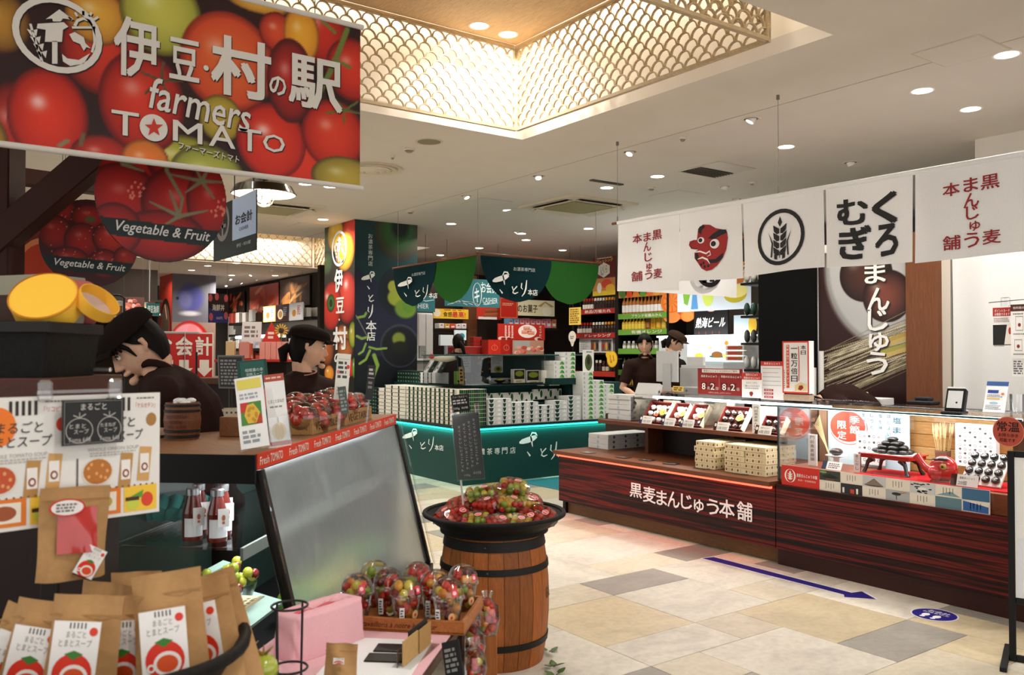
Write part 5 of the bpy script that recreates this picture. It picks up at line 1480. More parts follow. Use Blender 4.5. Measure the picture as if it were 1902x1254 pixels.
def dp(b):
 b.rect(0,.0,1,.12,'e3c12c',.0003).rect(0,.12,1,.45,'c8874a',.0003).disc(.62,.3,.22,.12,'d8452a',.0005).disc(.78,.18,.2,.1,'e8b82c',.0006).disc(.3,.2,.1,.14,'efe6da',.0005)
 b.poly([(.5+.3*math.cos(PI/6+i*PI/3),.66+.2*math.sin(PI/6+i*PI/3))for i in range(6)],'f3eee6',.0008)
 b.text('いくら',.5,.68,.3,.2,'6a7a3a',.0012,.01).text('醤油',.42,.56,.12,.08,'3a2a20',.0012).text('ドレッシング',.55,.9,.7,.08,'f0d84a',.0008,.015).fake(.2,.95,.9,.99,1,'f0e0d0',.0006)
board('product_poster','dark red poster with a white hexagon over the sauce rack','poster',1101,480,1143,547,X=SX,t=.01,col='6d1715',draw=dp)
board('shelf_poster','orange and green fruit strip over the amber bottles','poster',1149,536,1233,548,X=SX,t=.01,col='d98a3c',draw=lambda b:[b.disc(.1+.15*i,.5,.09,.5,['4f7a2c','e04a20','e8862c','5a9a34','e8702c','f0a03c'][i],.0005)for i in range(6)])
board('handwritten_note','yellow handwritten note hung in front of the sauce rack','note',1057,572,1079,603,X=SX-.3,t=.003,col='eed060',hang=True,draw=lambda b:b.fake(.1,.08,.9,.94,7,'8a5a1c',.0005))
b=MB(fr(at(1063,628,X=SX-.25),(0,-1,0)));b.disc(0,.02,.1,.1,'efe8d8',.001).poly([(-.05,-.07),(.05,-.07),(.02,-.14),(-.02,-.14)],'efe8d8',.001).fake(-.05,-.02,.05,.04,2,'4a443c',.002).tube([(0,.0,-.002),(0,.0,-.26)],.006,'55524c',6)
tag(b.build('bulb_tag','print',loc=at(1063,628,X=SX-.25)),'cream bulb-shaped tag near the sauce rack','tag')
b=MB(fr(at(1137,667,X=SX-.2),(0,-1,0)));b.disc(0,0,.125,.135,'e0a41c',.001,26).disc(0,0,.11,.12,'f2c83c',.0016,26).disc(-.1,.07,.05,.06,'efc035',.0018).text('い',0,.0,.1,.13,'c0601c',.0024,.03).tube([(0,.0,-.002),(0,.0,-.21)],.008,'55524c',6)
tag(b.build('fish_sign','print',loc=at(1137,667,X=SX-.2)),'round yellow sign at the edge of the sauce rack','sign')
def dor(b):
 b.disc(.25,.62,.4,.45,'e8842c',.0005,30).disc(.25,.62,.34,.39,'e86a20',.0008,30)
 for k in range(9):a=k*PI*2/9;b.poly([(.25,.62),(.25+.31*math.cos(a),.62+.36*math.sin(a)),(.25+.31*math.cos(a+.5),.62+.36*math.sin(a+.5))],'f08c3c',.0012)
 b.disc(.25,.08,.3,.2,'f0944a',.0006).disc(.8,.12,.25,.22,'e87a2c',.0006).disc(.8,.1,.2,.17,'f29a4c',.001).poly([(.6,.5),(1,.3),(1,1),(.7,1)],'d8401c',.0004)
board('orange_poster','large poster of halved oranges right of the amber bottles','poster',1235,541,1288,592,X=SX,t=.01,col='d5501c',draw=dor)
def dfi(b):
 b.poly([(.1,.2),(.05,.95),(.12,.98),(.2,.5),(.15,.15)],'7ab03c',.0006).poly([(.2,.05),(.3,.05),(.28,.4),(.22,.4)],'5a94cc',.0006).disc(.44,.4,.08,.3,'c9d860',.0006).fake(.15,.72,.36,.92,2,'7a8a96',.0006)
 for k in range(4):b.poly([(.62,.55+k*.12),(.9,.6+k*.12),(.93,.72+k*.12),(.64,.66+k*.12)],['c06a1c','d8812c','b8601a','e0942f'][k],.0006)
 b.disc(.8,.35,.15,.2,'b8a82c',.0007).disc(.8,.42,.16,.16,'e8d884',.0008)
board('fish_fry_banner','pale banner with fried fish and green leaves behind the white curtain','banner',1258,505,1395,573,X=9.2,t=.006,col='cdd6dc',hang=True,draw=dfi)
def dbe(b):
 b.text('熱海ビール',.5,.5,.86,.34,'f0ece4',.0006,.03,shear=.15).disc(.52,.9,.1,.04,'e9b8a0',.0006).rect(.5,.9,.55,1,'efe4d8',.0007)
 for k in range(4):b.rect(.14+.2*k,.0,.17+.2*k,.2,'5a2418',.0006)
board('beer_board','black board with white brush lettering of a beer name','sign',1289,573,1352,626,X=9.4,t=.02,col='15110f',draw=dbe)
t=thing('fish_counter','brightly lit white counter with food picture panels behind the two workers','counter',(9.0,8.0,0))
p,q=at(1270,626,X=8.9),at(1385,674,X=8.9)
MB().box(8.92,q.y,0,9.4,p.y+.5,p.z,'e4e8ea',.004).build('carcass','satin',t,W=True)
b=pan(1277,630,1380,672,X=8.9)
b.rect(0,0,1,1,'dceaf2',.001).rect(0,0,.32,1,'f4f6f6',.002).disc(.55,.3,.1,.14,'8a5a2c',.003).disc(.55,.22,.14,.06,'1f6a6a',.0025).disc(.22,.25,.08,.12,'e8c040',.003).disc(.72,.8,.035,.1,'e08a2c',.003).disc(.7,.25,.05,.1,'efe070',.003).disc(.42,.6,.05,.08,'cfc0a8',.003).disc(.66,.6,.05,.1,'d8d0c0',.003).rect(0,0,1,.06,'cfdde6',.003)
b.build('picture_panel','screen',t,W=True)
MB().box(8.88,q.y,p.z,9.4,p.y+.5,p.z+.02,'ffffff').build('light_edge','lamp_white',t,W=True)
p,q=at(1345,673,X=8.7),at(1386,673,X=8.7)
tag(MB().box(8.68,q.y,0,8.91,p.y,p.z,'b8bcbe',.004).rect(8.7,q.y+.02,8.89,p.y-.02,'d8dcde',p.z+.0005).build('display_step','satin',loc=(8.8,p.y,0)),'pale step in front of the lit counter carrying the food packs','stand')
for k in range(3):
 b=pan(1348,642+k*10,1382,650+k*10,X=8.7)
 o=thing('food_pack','red and white food pack at the lit counter end, %s'%lvl(2-k,3),'box',b.o,0,'food packs at the end of the lit counter')
 b.box(0,0,-.12,1,1,0,'e6ded6').rect(.1,.15,.9,.85,'c8442c',.001).disc(.75,.5,.12,.4,'a86a34',.002);b.build('carton','print',o,W=True)
for k,(z,w)in enumerate(((2.35,'upper'),(1.95,'middle'),(1.62,'lower'),(1.3,'lowest'))):
 p=at(1400,600,X=8.5)
 tag(MB().box(8.4,p.y-.3,z-.03,8.7,p.y+.12,z,'16110e',.002).build('wall_shelf','satin',loc=(8.5,p.y,z)),'%s dark shelf of the stand beside the black wall'%w,'shelf')
 for j in range(4):
  tag(MB().ball((0,0,0),.05,['d9d4c4','2c4a40','5a5a58','d8d8d4'][k],8,6,sy=.6,sz=1.6).build('packed_bag','gloss',loc=(0,0,0)),'%s packed bag, %s on the %s dark shelf'%(['pale','dark green','grey','white'][k],NTH[j],w),'bag','bags on the dark stand').location=(8.45,p.y-.24+j*.1,z+.0805)
struct(MB().box(8.7,7.0,0,8.75,7.9,2.5,'2a211b').build('wall_panel','matte'))if False else None
board('blue_screen','pale blue slanted poster with yellow edge beside the beer board','poster',1363,586,1398,622,X=9.0,t=.01,col='cfe6f2',draw=lambda b:[b.disc(1.0,.5,.22,.5,'efc23c',.0005)])
struct(MB().box(10.3,2,0,10.4,9.2,3.2,'4a4038').build('wall_far_right','plaster'))
MYp=13.0
struct(MB().box(5.9,MYp+.75,0,12,MYp+.85,3.0,'2b211b').build('wall_mid','plaster'))
def dc(b):
 b.ring(.58,.45,.085,.42,.012,'dfe8e8',.0006,26).text('キ',.575,.42,.09,.5,'dfe8e8',.0008,.03).text('お会計',.8,.72,.3,.4,'dfe8e8',.0008,.02).text('CASHIER',.82,.25,.28,.2,'dfe8e8',.0008)
 for k in range(6):b.stroke([(.05+k*.05,.05+.03*k),(.25+k*.1,.2-.02*k),(.4+k*.1,.06+.02*k)],.02,'b8d0d0',.0005)
board('cashier_banner','teal hanging cashier banner with white lettering behind the green bunting','banner',826,515,928,572,Y=11.6,t=.006,col='2f6f74',draw=dc)
board('cashier_banner','far end of a second teal cashier banner beside the pillar','banner',774,548,808,580,Y=11.3,t=.006,col='2f6f74',draw=lambda b:[b.text('CASHIER',.1,.35,1.1,.3,'dfe8e8',.0006),b.stroke([(.1,.8),(.5,.65),(.95,.75)],.06,'b8d0d0',.0005)])
for k,(x,y,w)in enumerate(((830,515,'left'),(925,515,'right'),(790,548,'pillar-side'))):
 p=at(x,y,Y=11.6 if k<2 else 11.3)
 tag(MB().tube([(0,0,0),(0,0,CZ-p.z)],.003,'55524c',5).build('hanging_wire','metal',loc=(0,0,0)),'thin wire holding the teal cashier banner, %s one'%w,'wire').location=p
board('price_poster','yellow poster with red lettering under the teal banner','poster',805,573,870,593,Y=MYp,t=.01,col='eec032',draw=lambda b:[b.text('最高!',.72,.45,.38,.6,'d03a3a',.0008,.03),b.text('食感',.4,.45,.25,.5,'5a3a14',.0008,.02),b.disc(.1,.55,.1,.4,'f3e2c4',.0006),b.fake(.3,.82,.9,.96,1,'b8401c',.0006)])
def shelf_y(x0,x1,y,lab,cols,hpx,d=.3):
 p,q=at(x0,y,Y=MYp),at(x1,y,Y=MYp)
 tag(MB().box(p.x,MYp-.05,p.z-.04,q.x,MYp+d,p.z,'1c1512').build('wall_shelf','satin',loc=((p.x+q.x)/2,MYp,p.z)),lab,'shelf')
 n=len(cols);w=(q.x-p.x)/n
 hh=at(x0,y-hpx,Y=MYp).z-p.z
 for k,c in enumerate(cols):
  b=MB();b.box(-w*.45,0,0,w*.45,d*.5,hh*R.uniform(.85,1),c,.004);b.M=fr((0,-.001,0),(1,0,0));b.rect(-w*.3,hh*.2,w*.3,hh*.5,'efe8e0',.0005).disc(0,hh*.62,w*.2,hh*.12,'b8524a',.0005,10)
  o=tag(b.build('snack_box','print',loc=(0,0,0)),'small boxed snack, %s from the left on the %s'%(NTH[k],lab),'box','boxed snacks on the '+lab);o.location=(p.x+w*(k+.5),MYp,p.z+.0005)
shelf_y(815,867,610,'dark far shelf under the yellow poster',['e8e4dc','e0a83c','d8502c','f0ece8','f2f0ee'],10)
shelf_y(944,1034,608,'far shelf of pink boxes',['6a9ac0','8ab0c8','e08a94','e88a98','e07f90','e890a0','dd8090','e58a9a','c87a3c'],18)
board('sweets_sign','long cream sign with large black lettering over the pink boxes','sign',958,556,1030,588,Y=MYp-.1,t=.03,col='eadfb8',hang=True,draw=lambda b:[b.text('のお菓子',.3,.45,.5,.5,'3a2c10',.0008,.03),b.stroke([(.6,.6),(.75,.9),(.95,.6)],.1,'b89a54',.0006),b.disc(.8,.3,.12,.3,'f4ecd0',.0005)])
board('red_poster','tall plain red poster with a fine gold frame left of the cream sign','poster',928,552,962,592,Y=MYp-.3,t=.01,col='b32314',hang=True,draw=lambda b:[b.ring(.5,.5,.64,.66,.02,'d8a060',.0005,4),b.fake(.15,.6,.85,.75,2,'e0a080',.0006)])
board('sausage_poster','poster of brown sausages between the teal banner and the red poster','poster',886,570,932,594,Y=MYp-.25,t=.01,col='b8301c',hang=True,draw=lambda b:[b.rect(.05,0,.8,.2,'d8d4d0',.0004)]+[b.stroke([(.25+.03*k,.25+.17*k),(.85,.32+.17*k)],.14,['8a4a2c','a05a34','7a3f24','96522f'][k],.0006)for k in range(4)])
t=thing('timber_post','brown wooden post standing between the far shelves','post',at(878,650,Y=MYp))
p,q=at(868,560,Y=MYp),at(886,640,Y=MYp)
MB().box(p.x,MYp,0,q.x,MYp+.15,2.9,'6b3f26').build('post_shaft','woodz',t,W=True)
MB().box(p.x-.03,MYp-.02,0,q.x+.03,MYp+.17,.12,'4a2c1a').build('post_base','woodz',t,W=True)
t=thing('white_cabinet','pale tall cabinet standing beside the printed pillar, far back','cabinet',at(790,640,Y=MYp))
p,q=at(776,581,Y=MYp),at(804,700,Y=MYp)
MB().box(p.x,MYp,0,q.x,MYp+.5,p.z,'c9c6c0',.01).build('body','satin',t,W=True)
MB().box(p.x+.01,MYp-.02,.1,(p.x+q.x)/2-.005,MYp,p.z-.02,'d4d1cb',.004).build('door','satin',t,W=True)
MB().box((p.x+q.x)/2+.005,MYp-.02,.1,q.x-.01,MYp,p.z-.02,'d4d1cb',.004).build('door','satin',t,W=True)
def dred(b):
 b.disc(.62,.55,.2,.42,'efe4dc',.0006,24)
 for x,y in((.56,.5),(.64,.6),(.7,.45),(.6,.75)):b.rect(x-.07,y-.12,x+.07,y+.1,'d98a70',.001).rect(x-.06,y-.02,x+.06,y+.08,'e8a68c',.0014)
 for i,c in enumerate('さくッと'):b.text(c,.9,.85-i*.18,.05,.13,'f3e6da',.0008,.01)
 for j in range(3):b.fake(.14+j*.07,.1,.18+j*.07,.9,9,'f0d8cc',.0006)
 for x in(.08,.2,.85):b.disc(x,.08,.08,.12,'d8c8b8',.0007).disc(x+.03,.06,.05,.09,'8a1a14',.001)
board('meat_sign','wide red sign with sliced sausage on a white plate behind the tea stall','sign',925,601,1012,632,Y=11.4,t=.02,col='b0261a',draw=dred)
t=thing('red_stall','red far stall counter with stacked red boxes behind the tea worker','counter',(8.5,11.7,0))
p,q=at(862,632,Y=11.4),at(1012,632,Y=11.4)
MB().box(p.x,11.42,0,q.x,12.0,1.6,'7a1c14',.01).build('carcass','satin',t,W=True)
for k,(x0,x1,y0,y1,c)in enumerate(((907,930,631,658,'c3240f'),(930,951,631,658,'a81a0c'))):
 board('red_box','plain red box with a fine white emblem, %s of two on the far counter'%NTH[k],'box',x0,y0,x1,y1,Y=11.2,t=.2,col=c,side='8d160c',group='red boxes on the far counter',draw=lambda b:[b.ring(.5,.45,.25,.2,.03,'e07a60',.0005,14),b.stroke([(.5,.3),(.5,.75)],.02,'e07a60',.0006)])
board('meat_pack','grey and pink meat gift pack on the far counter','box',952,632,1010,658,Y=11.15,t=.12,col='b98a72',side='a83a2c',draw=lambda b:[b.rect(.05,.4,.55,.95,'a5a39c',.0005)]+[b.disc(R.uniform(.1,.95),R.uniform(.05,.5),.07,.12,R.choice(['d87a6a','e8c8b8','c84a3a','e0a08a']),.0007+.0001*k,8)for k in range(22)])
for k in range(7):
 p=at(890+(k%3)*12,630-(k//3)*8,Y=11.5)
 tag(MB().box(-.08,-.06,0,.08,.06,.05,['8d1c14','a3302a','b8483c'][k%3],.004).rect(-.05,-.03,.05,.03,'d8b8a8',.051).build('red_packet','print',loc=(0,0,0)),'small red packet piled behind the tea worker, %s'%NTH[k],'packet','red packets behind the tea worker').location=V((p.x,11.6,1.601+(k//3)*.051))
board('till_screen','white till screen with a blue emblem beside the tea worker','screen',845,613,866,632,Y=11.0,t=.03,col='e6f0f2',foot=1.411,draw=lambda b:b.disc(.6,.4,.26,.3,'2f8a9a',.0006))
board('till_monitor','pale till monitor turned away, left of the tea worker','screen',818,622,842,642,Y=10.9,t=.05,col='dfe3e4',foot=1.411)
t=thing('till_counter','pale back counter of the tea stall carrying the till','counter',(6.4,11.05,0))
MB().box(6.03,10.95,0,7.6,11.35,1.38,'b8b3ab',.01).build('carcass','satin',t,W=True)
MB().box(6.01,10.9,1.381,7.65,11.38,1.41,'d8d4cc',.004).build('counter_slab','satin',t,W=True)
for k in range(6):
 p=at(776+(k%3)*13,650-(k//3)*12,Y=11.1)
 tag(MB().box(-.06,-.06,0,.06,.06,.095,['8d8a84','a3a099','7d7a76'][k%3],.004).rect(-.04,-.04,.04,.04,'b8b5ae',.096).build('grey_carton','paper',loc=(0,0,0)),'grey carton piled beside the till, %s'%NTH[k],'box','grey cartons beside the till').location=(6.1+(k%3)*.13,11.1,1.411+(k//3)*.097)
struct(MB().box(7.66,17.0,0,7.8,24.2,CZ,'3a332d').build('wall_seafood','plaster'))
t=thing('fish_pillar','far square pillar printed with a blue fish and a bowl of pink sashimi','pillar',(5.1,19.0,0))
P0=at(320,508,Z=CZ);P1=at(401,508,Z=CZ);P2=at(297,512,Z=CZ)
fy,fx0,fx1=P0.y,P0.x,at(401,508,Y=P0.y).x
fy2=at(297,512,X=fx0).y
MB().box(fx0+.01,fy+.01,0,fx1,fy2,CZ,'3a1a14').build('core','matte',t,W=True)
h0=.9
pic=Pic(fx1-fx0,CZ-h0,110,150,'8a6f62')
w=fx1-fx0;H2_=CZ-h0
pic.rect(0,1.3,w,2.4,'5f5c64');pic.ell(.42*w,1.86,.34*w,.38,'4a4a86',soft=.3);pic.ell(.3*w,1.8,.2*w,.26,'6a6a9c',soft=.5);pic.ell(.12*w,1.84,.035,.04,'141420',soft=.2);pic.ell(.4*w,1.5,.3*w,.08,'c9c4c8',soft=.6)
pic.ell(.4*w,.82,.46*w,.52,'a81a14',soft=.04);pic.ell(.38*w,.82,.41*w,.47,'d88a92',soft=.1)
for k in range(12):
 a=k*2.4;pic.ell(.38*w+.26*w*math.cos(a)*(k%3+1)/3,.82+.32*math.sin(a)*(k%3+1)/3,.13*w,.12,['e8a6ac','d8606a','f0c4c6','e07a80'][k%4],rot=a,soft=.25)
pic.ell(.42*w,.78,.06,.06,'d8d4b8',soft=.3)
pic.build('seafood_print',fr((fx0,fy,h0),(1,0,0)),t,W=True)
wl=fy2-fy
pic=Pic(wl,CZ-h0,60,120,'9a2a1a')
pic.ell(.5*wl,1.25,.42*wl,.62,'1c120e',soft=.04);pic.ell(.48*wl,1.2,.38*wl,.54,'c8402a',soft=.1);pic.ell(.48*wl,1.3,.34*wl,.46,'5a4a3a',soft=.15);pic.line([(.45*wl,1.7),(.6*wl,1.4)],.06,'e8a890');pic.rect(.45*wl,0,wl,.5,'cfc8c0')
pic.build('bowl_print',fr((fx0-.003,fy2,h0),(0,-1,0)),t,W=True)
SF=7.6
def fishpic(x0,x1,y0,y1,cols,lab):
 b=pan(x0,y0,x1,y1,X=SF)
 o=thing('seafood_poster',lab,'poster',b.o,0,'posters along the seafood wall')
 b.box(0,0,-.02,1,1,0,cols[0]);b.build('panel_board','print',o,W=True)
 pic=Pic(1,1,50,36,cols[0]);rs=np.random.RandomState(int(x0))
 for k in range(16):pic.ell(rs.uniform(.15,.85),rs.uniform(.15,.85),rs.uniform(.08,.3),rs.uniform(.04,.1),cols[1+k%(len(cols)-1)],rot=rs.uniform(.6,1.9),soft=.4)
 c=pan(x0,y0,x1,y1,X=SF,off=.003);pic.build('picture',c.M,o,W=True)
fishpic(424,454,546,582,['3a2a24','c8442c','e07a54','d85a3a'],'poster of red prawns, leftmost of the seafood wall posters')
fishpic(464,516,534,577,['b8584a','d8644c','e89a80','c84a34'],'poster of whole red fish, middle of the seafood wall')
fishpic(520,575,521,566,['4a362a','a8703c','c8935a','8a5a30'],'poster of dried fish, rightmost of the seafood wall posters')
t=thing('seafood_shelving','long wall shelving of packed seafood under the fish posters','shelf',(SF-.1,20.5,0))
for k,(ya,yb)in enumerate(((601,583),(622,607),(648,640),(672,668),(700,700))):
 p,q=at(428,ya,X=SF-.2),at(582,yb,X=SF-.2)
 MB().box(SF-.25,q.y,p.z-.06,SF+.02,p.y,p.z,'1a1512').build('shelf_board','satin',t,W=True)
MB().box(SF-.02,17.6,.2,SF,24,2.5,'cfc8be').build('back_panel','satin',t,W=True)
p=at(440,626,X=SF-.26);q=at(520,622,X=SF-.26)
MB().box(SF-.3,q.y,p.z-.05,SF-.26,p.y,p.z+.02,'e8f4fa').build('light_strip','lamp_white',t,W=True)
for k in range(34):
 x=432+(k%12)*12.5;lv=k//12
 y=[603,645,668][lv]-(x-428)*[.117,.05,.02][lv]
 p=at(x,y,X=SF-.13);p.z=at(428,[601,648,672][lv],X=SF-.2).z+.001
 tag(MB().box(-.06,-.13,0,.06,.13,R.uniform(.2,.34),R.choice(['e2ded8','d8d2ca','c8c4c0','3a2a22','e8e4e0','b84a3c']),.01).build('seafood_pack','gloss',loc=(0,0,0)),'seafood pack on the %s shelf of the far wall, %s from its left'%(['upper','middle','lower'][lv],NTH[k%12]),'pack','packs on the seafood wall').location=p
for k,(x0,x1,y0,y1,c)in enumerate(((489,512,570,597,'e3c878'),(512,536,567,596,'4a2c22'),(537,562,564,594,'c9ccd0'))):
 board('menu_card','framed noodle menu card before the seafood wall, %s of three'%NTH[k],'sign',x0,y0,x1,y1,X=SF-.4,t=.02,col=c,hang=True,group='menu cards before the seafood wall',draw=lambda b:[b.rect(.08,.08,.92,.92,['f0ece0','3a241c','d3d6d8'][k],.0005),b.disc(.38,.42,.22,.3,'e8d8b8',.0008),b.disc(.38,.42,.14,.2,'b88a4a',.001),b.fake(.62,.3,.88,.85,5,'c0442c' if k==2 else '8a9ab0',.0008)])
board('rice_bowl_sign','hanging dark sign with sashimi pictures and white lettering by the fish pillar','sign',387,545,424,600,Y=17.0,t=.01,col='33241f',hang=True,draw=lambda b:[b.poly([(0,0),(1,0),(1,.3),(0,.5)],'3a3a80',.0004),b.text('海鮮丼',.5,.52,.6,.22,'e8e4de',.001,.03),b.text('500円',.55,.16,.3,.1,'d8dcf0',.001)]+[b.disc(x,y,.1,.13,'d8606a',.0007)for x,y in((.1,.85),(.42,.9),(.88,.85),(.88,.25),(.14,.2))])
t=thing('checkout_sign','red board with white checkout lettering and down arrows behind the leaning worker','sign',(1.55,5.65,1.3))
o=V((at(285,620,d=5.4)));
e=at(397,618,d=5.6);bt=at(397,702,d=5.6)
W__=math.hypot(e.x-o.x,e.y-o.y);M_=fr((o.x,o.y,bt.z),(e.x-o.x,e.y-o.y,0))@MX.Diagonal((W__,e.z-bt.z,1,1))
b=MB(M_);b.box(0,0,-.012,1,1,0,'d8d2c8').rect(.0,.02,.975,.97,'b81c14',.001)
for c,x in(('お',.16),('会',.5),('計',.83)):b.text(c,x,.7,.27,.4,'e6e0d6',.002,.04)
for x in(.24,.5,.84):b.poly([(x-.08,.4),(x+.08,.4),(x+.08,.22),(x+.15,.22),(x,.03),(x-.15,.22),(x-.08,.22)][::-1],'e6e0d6',.002)
b.build('panel_board','print',t,W=True)
MB(M_).box(.505,-.0,.002,.512,1,.012,'c9c4ba').box(.05,1.0,0,.75,1.015,.01,'b8b4ac').build('clip_rail','metal',t,W=True)
MB(M_).box(.24,-5.2,-.05,.26,1.0,-.03,'2a2724').build('stand_pole','satin',t,W=True)
t=thing('sign_stand','thin black stand with a clear clip in front of the red checkout board','stand',at(363,720,d=5.2))
p=at(365,654,d=5.2)
MB().tube([(p.x,p.y,0),(p.x,p.y,p.z)],.007,'18181a',8).build('pole','satin',t,W=True)
MB(fr((p.x,p.y,p.z),(CA,-SA,0))).box(-.035,-.004,-.004,.035,.004,.004,'ffffff').box(-.03,.004,-.006,.03,.03,.006,'ffffff').build('clip_head','clear',t,W=True)
t=thing('checkout_desk','low wooden checkout desk far behind the leaning worker','desk',(1.9,5.9,0))
p=at(440,700,d=5.6)
MB(T(p.x,p.y,0,rz=-.6)).box(-.5,-.2,1.3,.45,.3,1.34,'5a3a28',.003).build('desk_slab','wood',t,W=True)
MB(T(p.x,p.y,0,rz=-.6)).box(-.45,-.15,0,.4,.25,1.3,'2a1a14').build('desk_body','wood',t,W=True)
t=thing('left_shelving','dim shelving with bottles and boxes far behind the leaning worker','shelf',(2.6,16,0))
p,q=at(190,560,Y=15),at(300,700,Y=15)
MB().box(p.x-1,15.3,0,q.x,15.4,2.9,'2a221d').build('back_panel','matte',t,W=True)
for y in(556,582,612,648):
 z=at(250,y,Y=15).z;MB().box(p.x-1,14.95,z-.04,q.x,15.3,z,'1a1411').build('shelf_board','satin',t,W=True)
MB().box(p.x+.1,14.92,at(250,585,Y=15).z,q.x-.05,14.95,at(250,582,Y=15).z,'fff0d8').build('light_strip','lamp',t,W=True)
for k in range(14):
 y=[582,612][k//7];z=at(250,y,Y=15).z
 if k>=7:bottle('r',(p.x+.15+(k%7)*.1,15.05,z+.001),'red-labelled bottle on the dim far-left shelf, %s along'%NTH[k%7],'bottles on the dim far-left shelf')
 else:tag(MB().box(-.06,0,0,.06,.1,.2,R.choice(['e0d8c0','d8a83c','c8542c','e8e0d4']),.005).build('snack_box','print',loc=(0,0,0)),'small box on the dim far-left shelf, %s along'%NTH[k%7],'box','boxes on the dim far-left shelf').location=(p.x+.15+(k%7)*.1,15.0,z+.001)
board('teal_sign','small teal sign with white lettering on a pole left of the fish pillar','sign',272,563,297,586,Y=14,t=.02,col='1f6f70',hang=True,draw=lambda b:b.text('伊豆漁師',.5,.5,.85,.6,'e6f0ec',.0006,.03))
p=at(278,560,Y=14);tag(MB().tube([(0,0,0),(0,0,CZ-p.z)],.012,'b8b4ae',8).build('hanging_pole','metal',loc=(0,0,0)),'thin metal pole holding the small teal sign','pole').location=p
board('crab_photo','long photograph panel of pink shellfish over the dim far shelf','poster',228,551,268,580,Y=14.8,t=.02,col='3a1e18',hang=True,draw=lambda b:[b.disc(R.uniform(.1,.9),R.uniform(.1,.75),.12,.12,R.choice(['8a4a3c','a86454','6a342a','b8786a']),.0005+.0001*k,8)for k in range(26)])
board('photo_panel','white price panel with a brown photograph on the black metal stand','sign',208,558,229,590,Y=10,t=.01,col='c8c2b8',draw=lambda b:[b.rect(.35,.1,.9,.7,'6a3f30',.0005),b.fake(.1,.76,.9,.94,2,'8a857d',.0005)])
t=thing('metal_stand','black tubular stand holding the price panel behind the yellow lid','stand',at(230,640,Y=10))
p,q=at(231,549,Y=9.99),at(210,549,Y=9.99)
MB().tube([(p.x,9.99,0),(p.x,9.99,p.z-.03),(p.x-.04,9.99,p.z),(q.x,9.99,p.z)],.012,'141414',8).build('frame_tube','satin',t,W=True)
t=thing('goods_stand','red-topped display stand of packets and pink boxes beside the second worker','stand',(2.6,6.9,0))
c0=at(473,668,d=7.0)
M_=T(c0.x,c0.y,0,rz=-YAW)
MB(M_).box(-.3,0,0,.26,.4,c0.z-.02,'1d1614').build('stand_body','matte',t,W=True)
MB(M_).box(-.32,-.03,c0.z-.02,.28,.43,c0.z,'a82418',.003).build('shelf_slab','satin',t,W=True)
for k in range(5):
 o=tag(MB().box(-.022,0,0,.022,.06,.145,'d98a7c',.002).rect(-.02,0,.02,.0,'e8c0b0').build('pink_box','print',loc=(0,0,0)),'slim pink box standing on the red shelf, %s from its left'%NTH[k],'box','slim pink boxes on the red shelf')
 o.matrix_basis=M_@T(.055+k*.046,.02,c0.z+.0005)
def on(M0,name,mb,mat,lab,cat,grp=None,part=None):
 o=mb.build(name,mat);o.matrix_basis=M0
 return tag(o,lab,cat,grp)
on(M_@T(-.1,.05,c0.z+.001),'clear_pack',MB().box(-.05,0,0,.05,.08,.14,'b85a3c',.01),'gloss','clear pack of brown crackers on the red shelf','pack')
on(M_@T(-.22,.05,c0.z+.001),'tall_pack',MB().box(-.035,0,0,.035,.05,.15,'c8a878',.004).rect(-.03,0,.03,0,'e0c040'),'print','tall cream and yellow pack at the left of the red shelf','pack')
on(M_@T(-.08,.2,c0.z+.15,rz=.1),'tilted_card',MB(fr((0,0,0),(1,0,0),v=(.15,.2,1))).box(-.09,0,-.004,.07,.17,0,'d8d0cc').fake(-.07,.03,.05,.14,3,'7a6a66',.0006),'print','tilted pale card above the red shelf','card')
on(M_@T(.08,.2,c0.z+.148),'red_pennant',MB(fr((0,0,0),(1,0,0))).prism([(-.08,0),(.08,0),(.0,.17)],-.004,0,'c8301c').fake(-.03,.02,.03,.09,2,'f0d8c8',.0006),'print','red triangular card above the pink boxes','card')
tt=thing('sunflower','small artificial sunflower behind the pink boxes','flower',M_@V((.19,.1,c0.z+.001)))
b=MB(fr((0,0,.24),(CA,-SA,0)))
for k in range(14):a=k*PI/7;b.poly([(.02*math.cos(a-.2),.02*math.sin(a-.2)),(.05*math.cos(a-.12),.05*math.sin(a-.12)),(.06*math.cos(a),.06*math.sin(a)),(.05*math.cos(a+.12),.05*math.sin(a+.12)),(.02*math.cos(a+.2),.02*math.sin(a+.2))],'eab22c',.002*(k%2))
b.build('petals','leaf',tt)
b=MB(fr((0,0,.24),(CA,-SA,0)));b.ball((0,0,.002),.024,'3a2414',12,6,sz=.4);b.build('seed_head','bun',tt)
MB().tube([(0,0,0),(0,0,.24)],.004,'4a6a2c',6).build('stem','leaf',tt)
t=thing('black_easel','black chalk board easel with white writing left of the green booklet','sign',at(440,690,d=5.0))
M_=fr(at(430,722,d=4.9),(.55,-.83,0),v=(-.15,.1,1));MB(M_).box(-.09,0,-.012,.09,.19,0,'6a665f').rect(-.08,.01,.08,.18,'1b1c1e',.001).fake(-.07,.02,.07,.17,8,'8d8a84',.0016).build('chalk_panel','print',t,W=True)
p=at(430,722,d=4.92);MB().tube([(p.x,p.y+.02,0),(p.x,p.y+.02,p.z+.02)],.01,'3a3632',6).build('easel_post','satin',t,W=True)
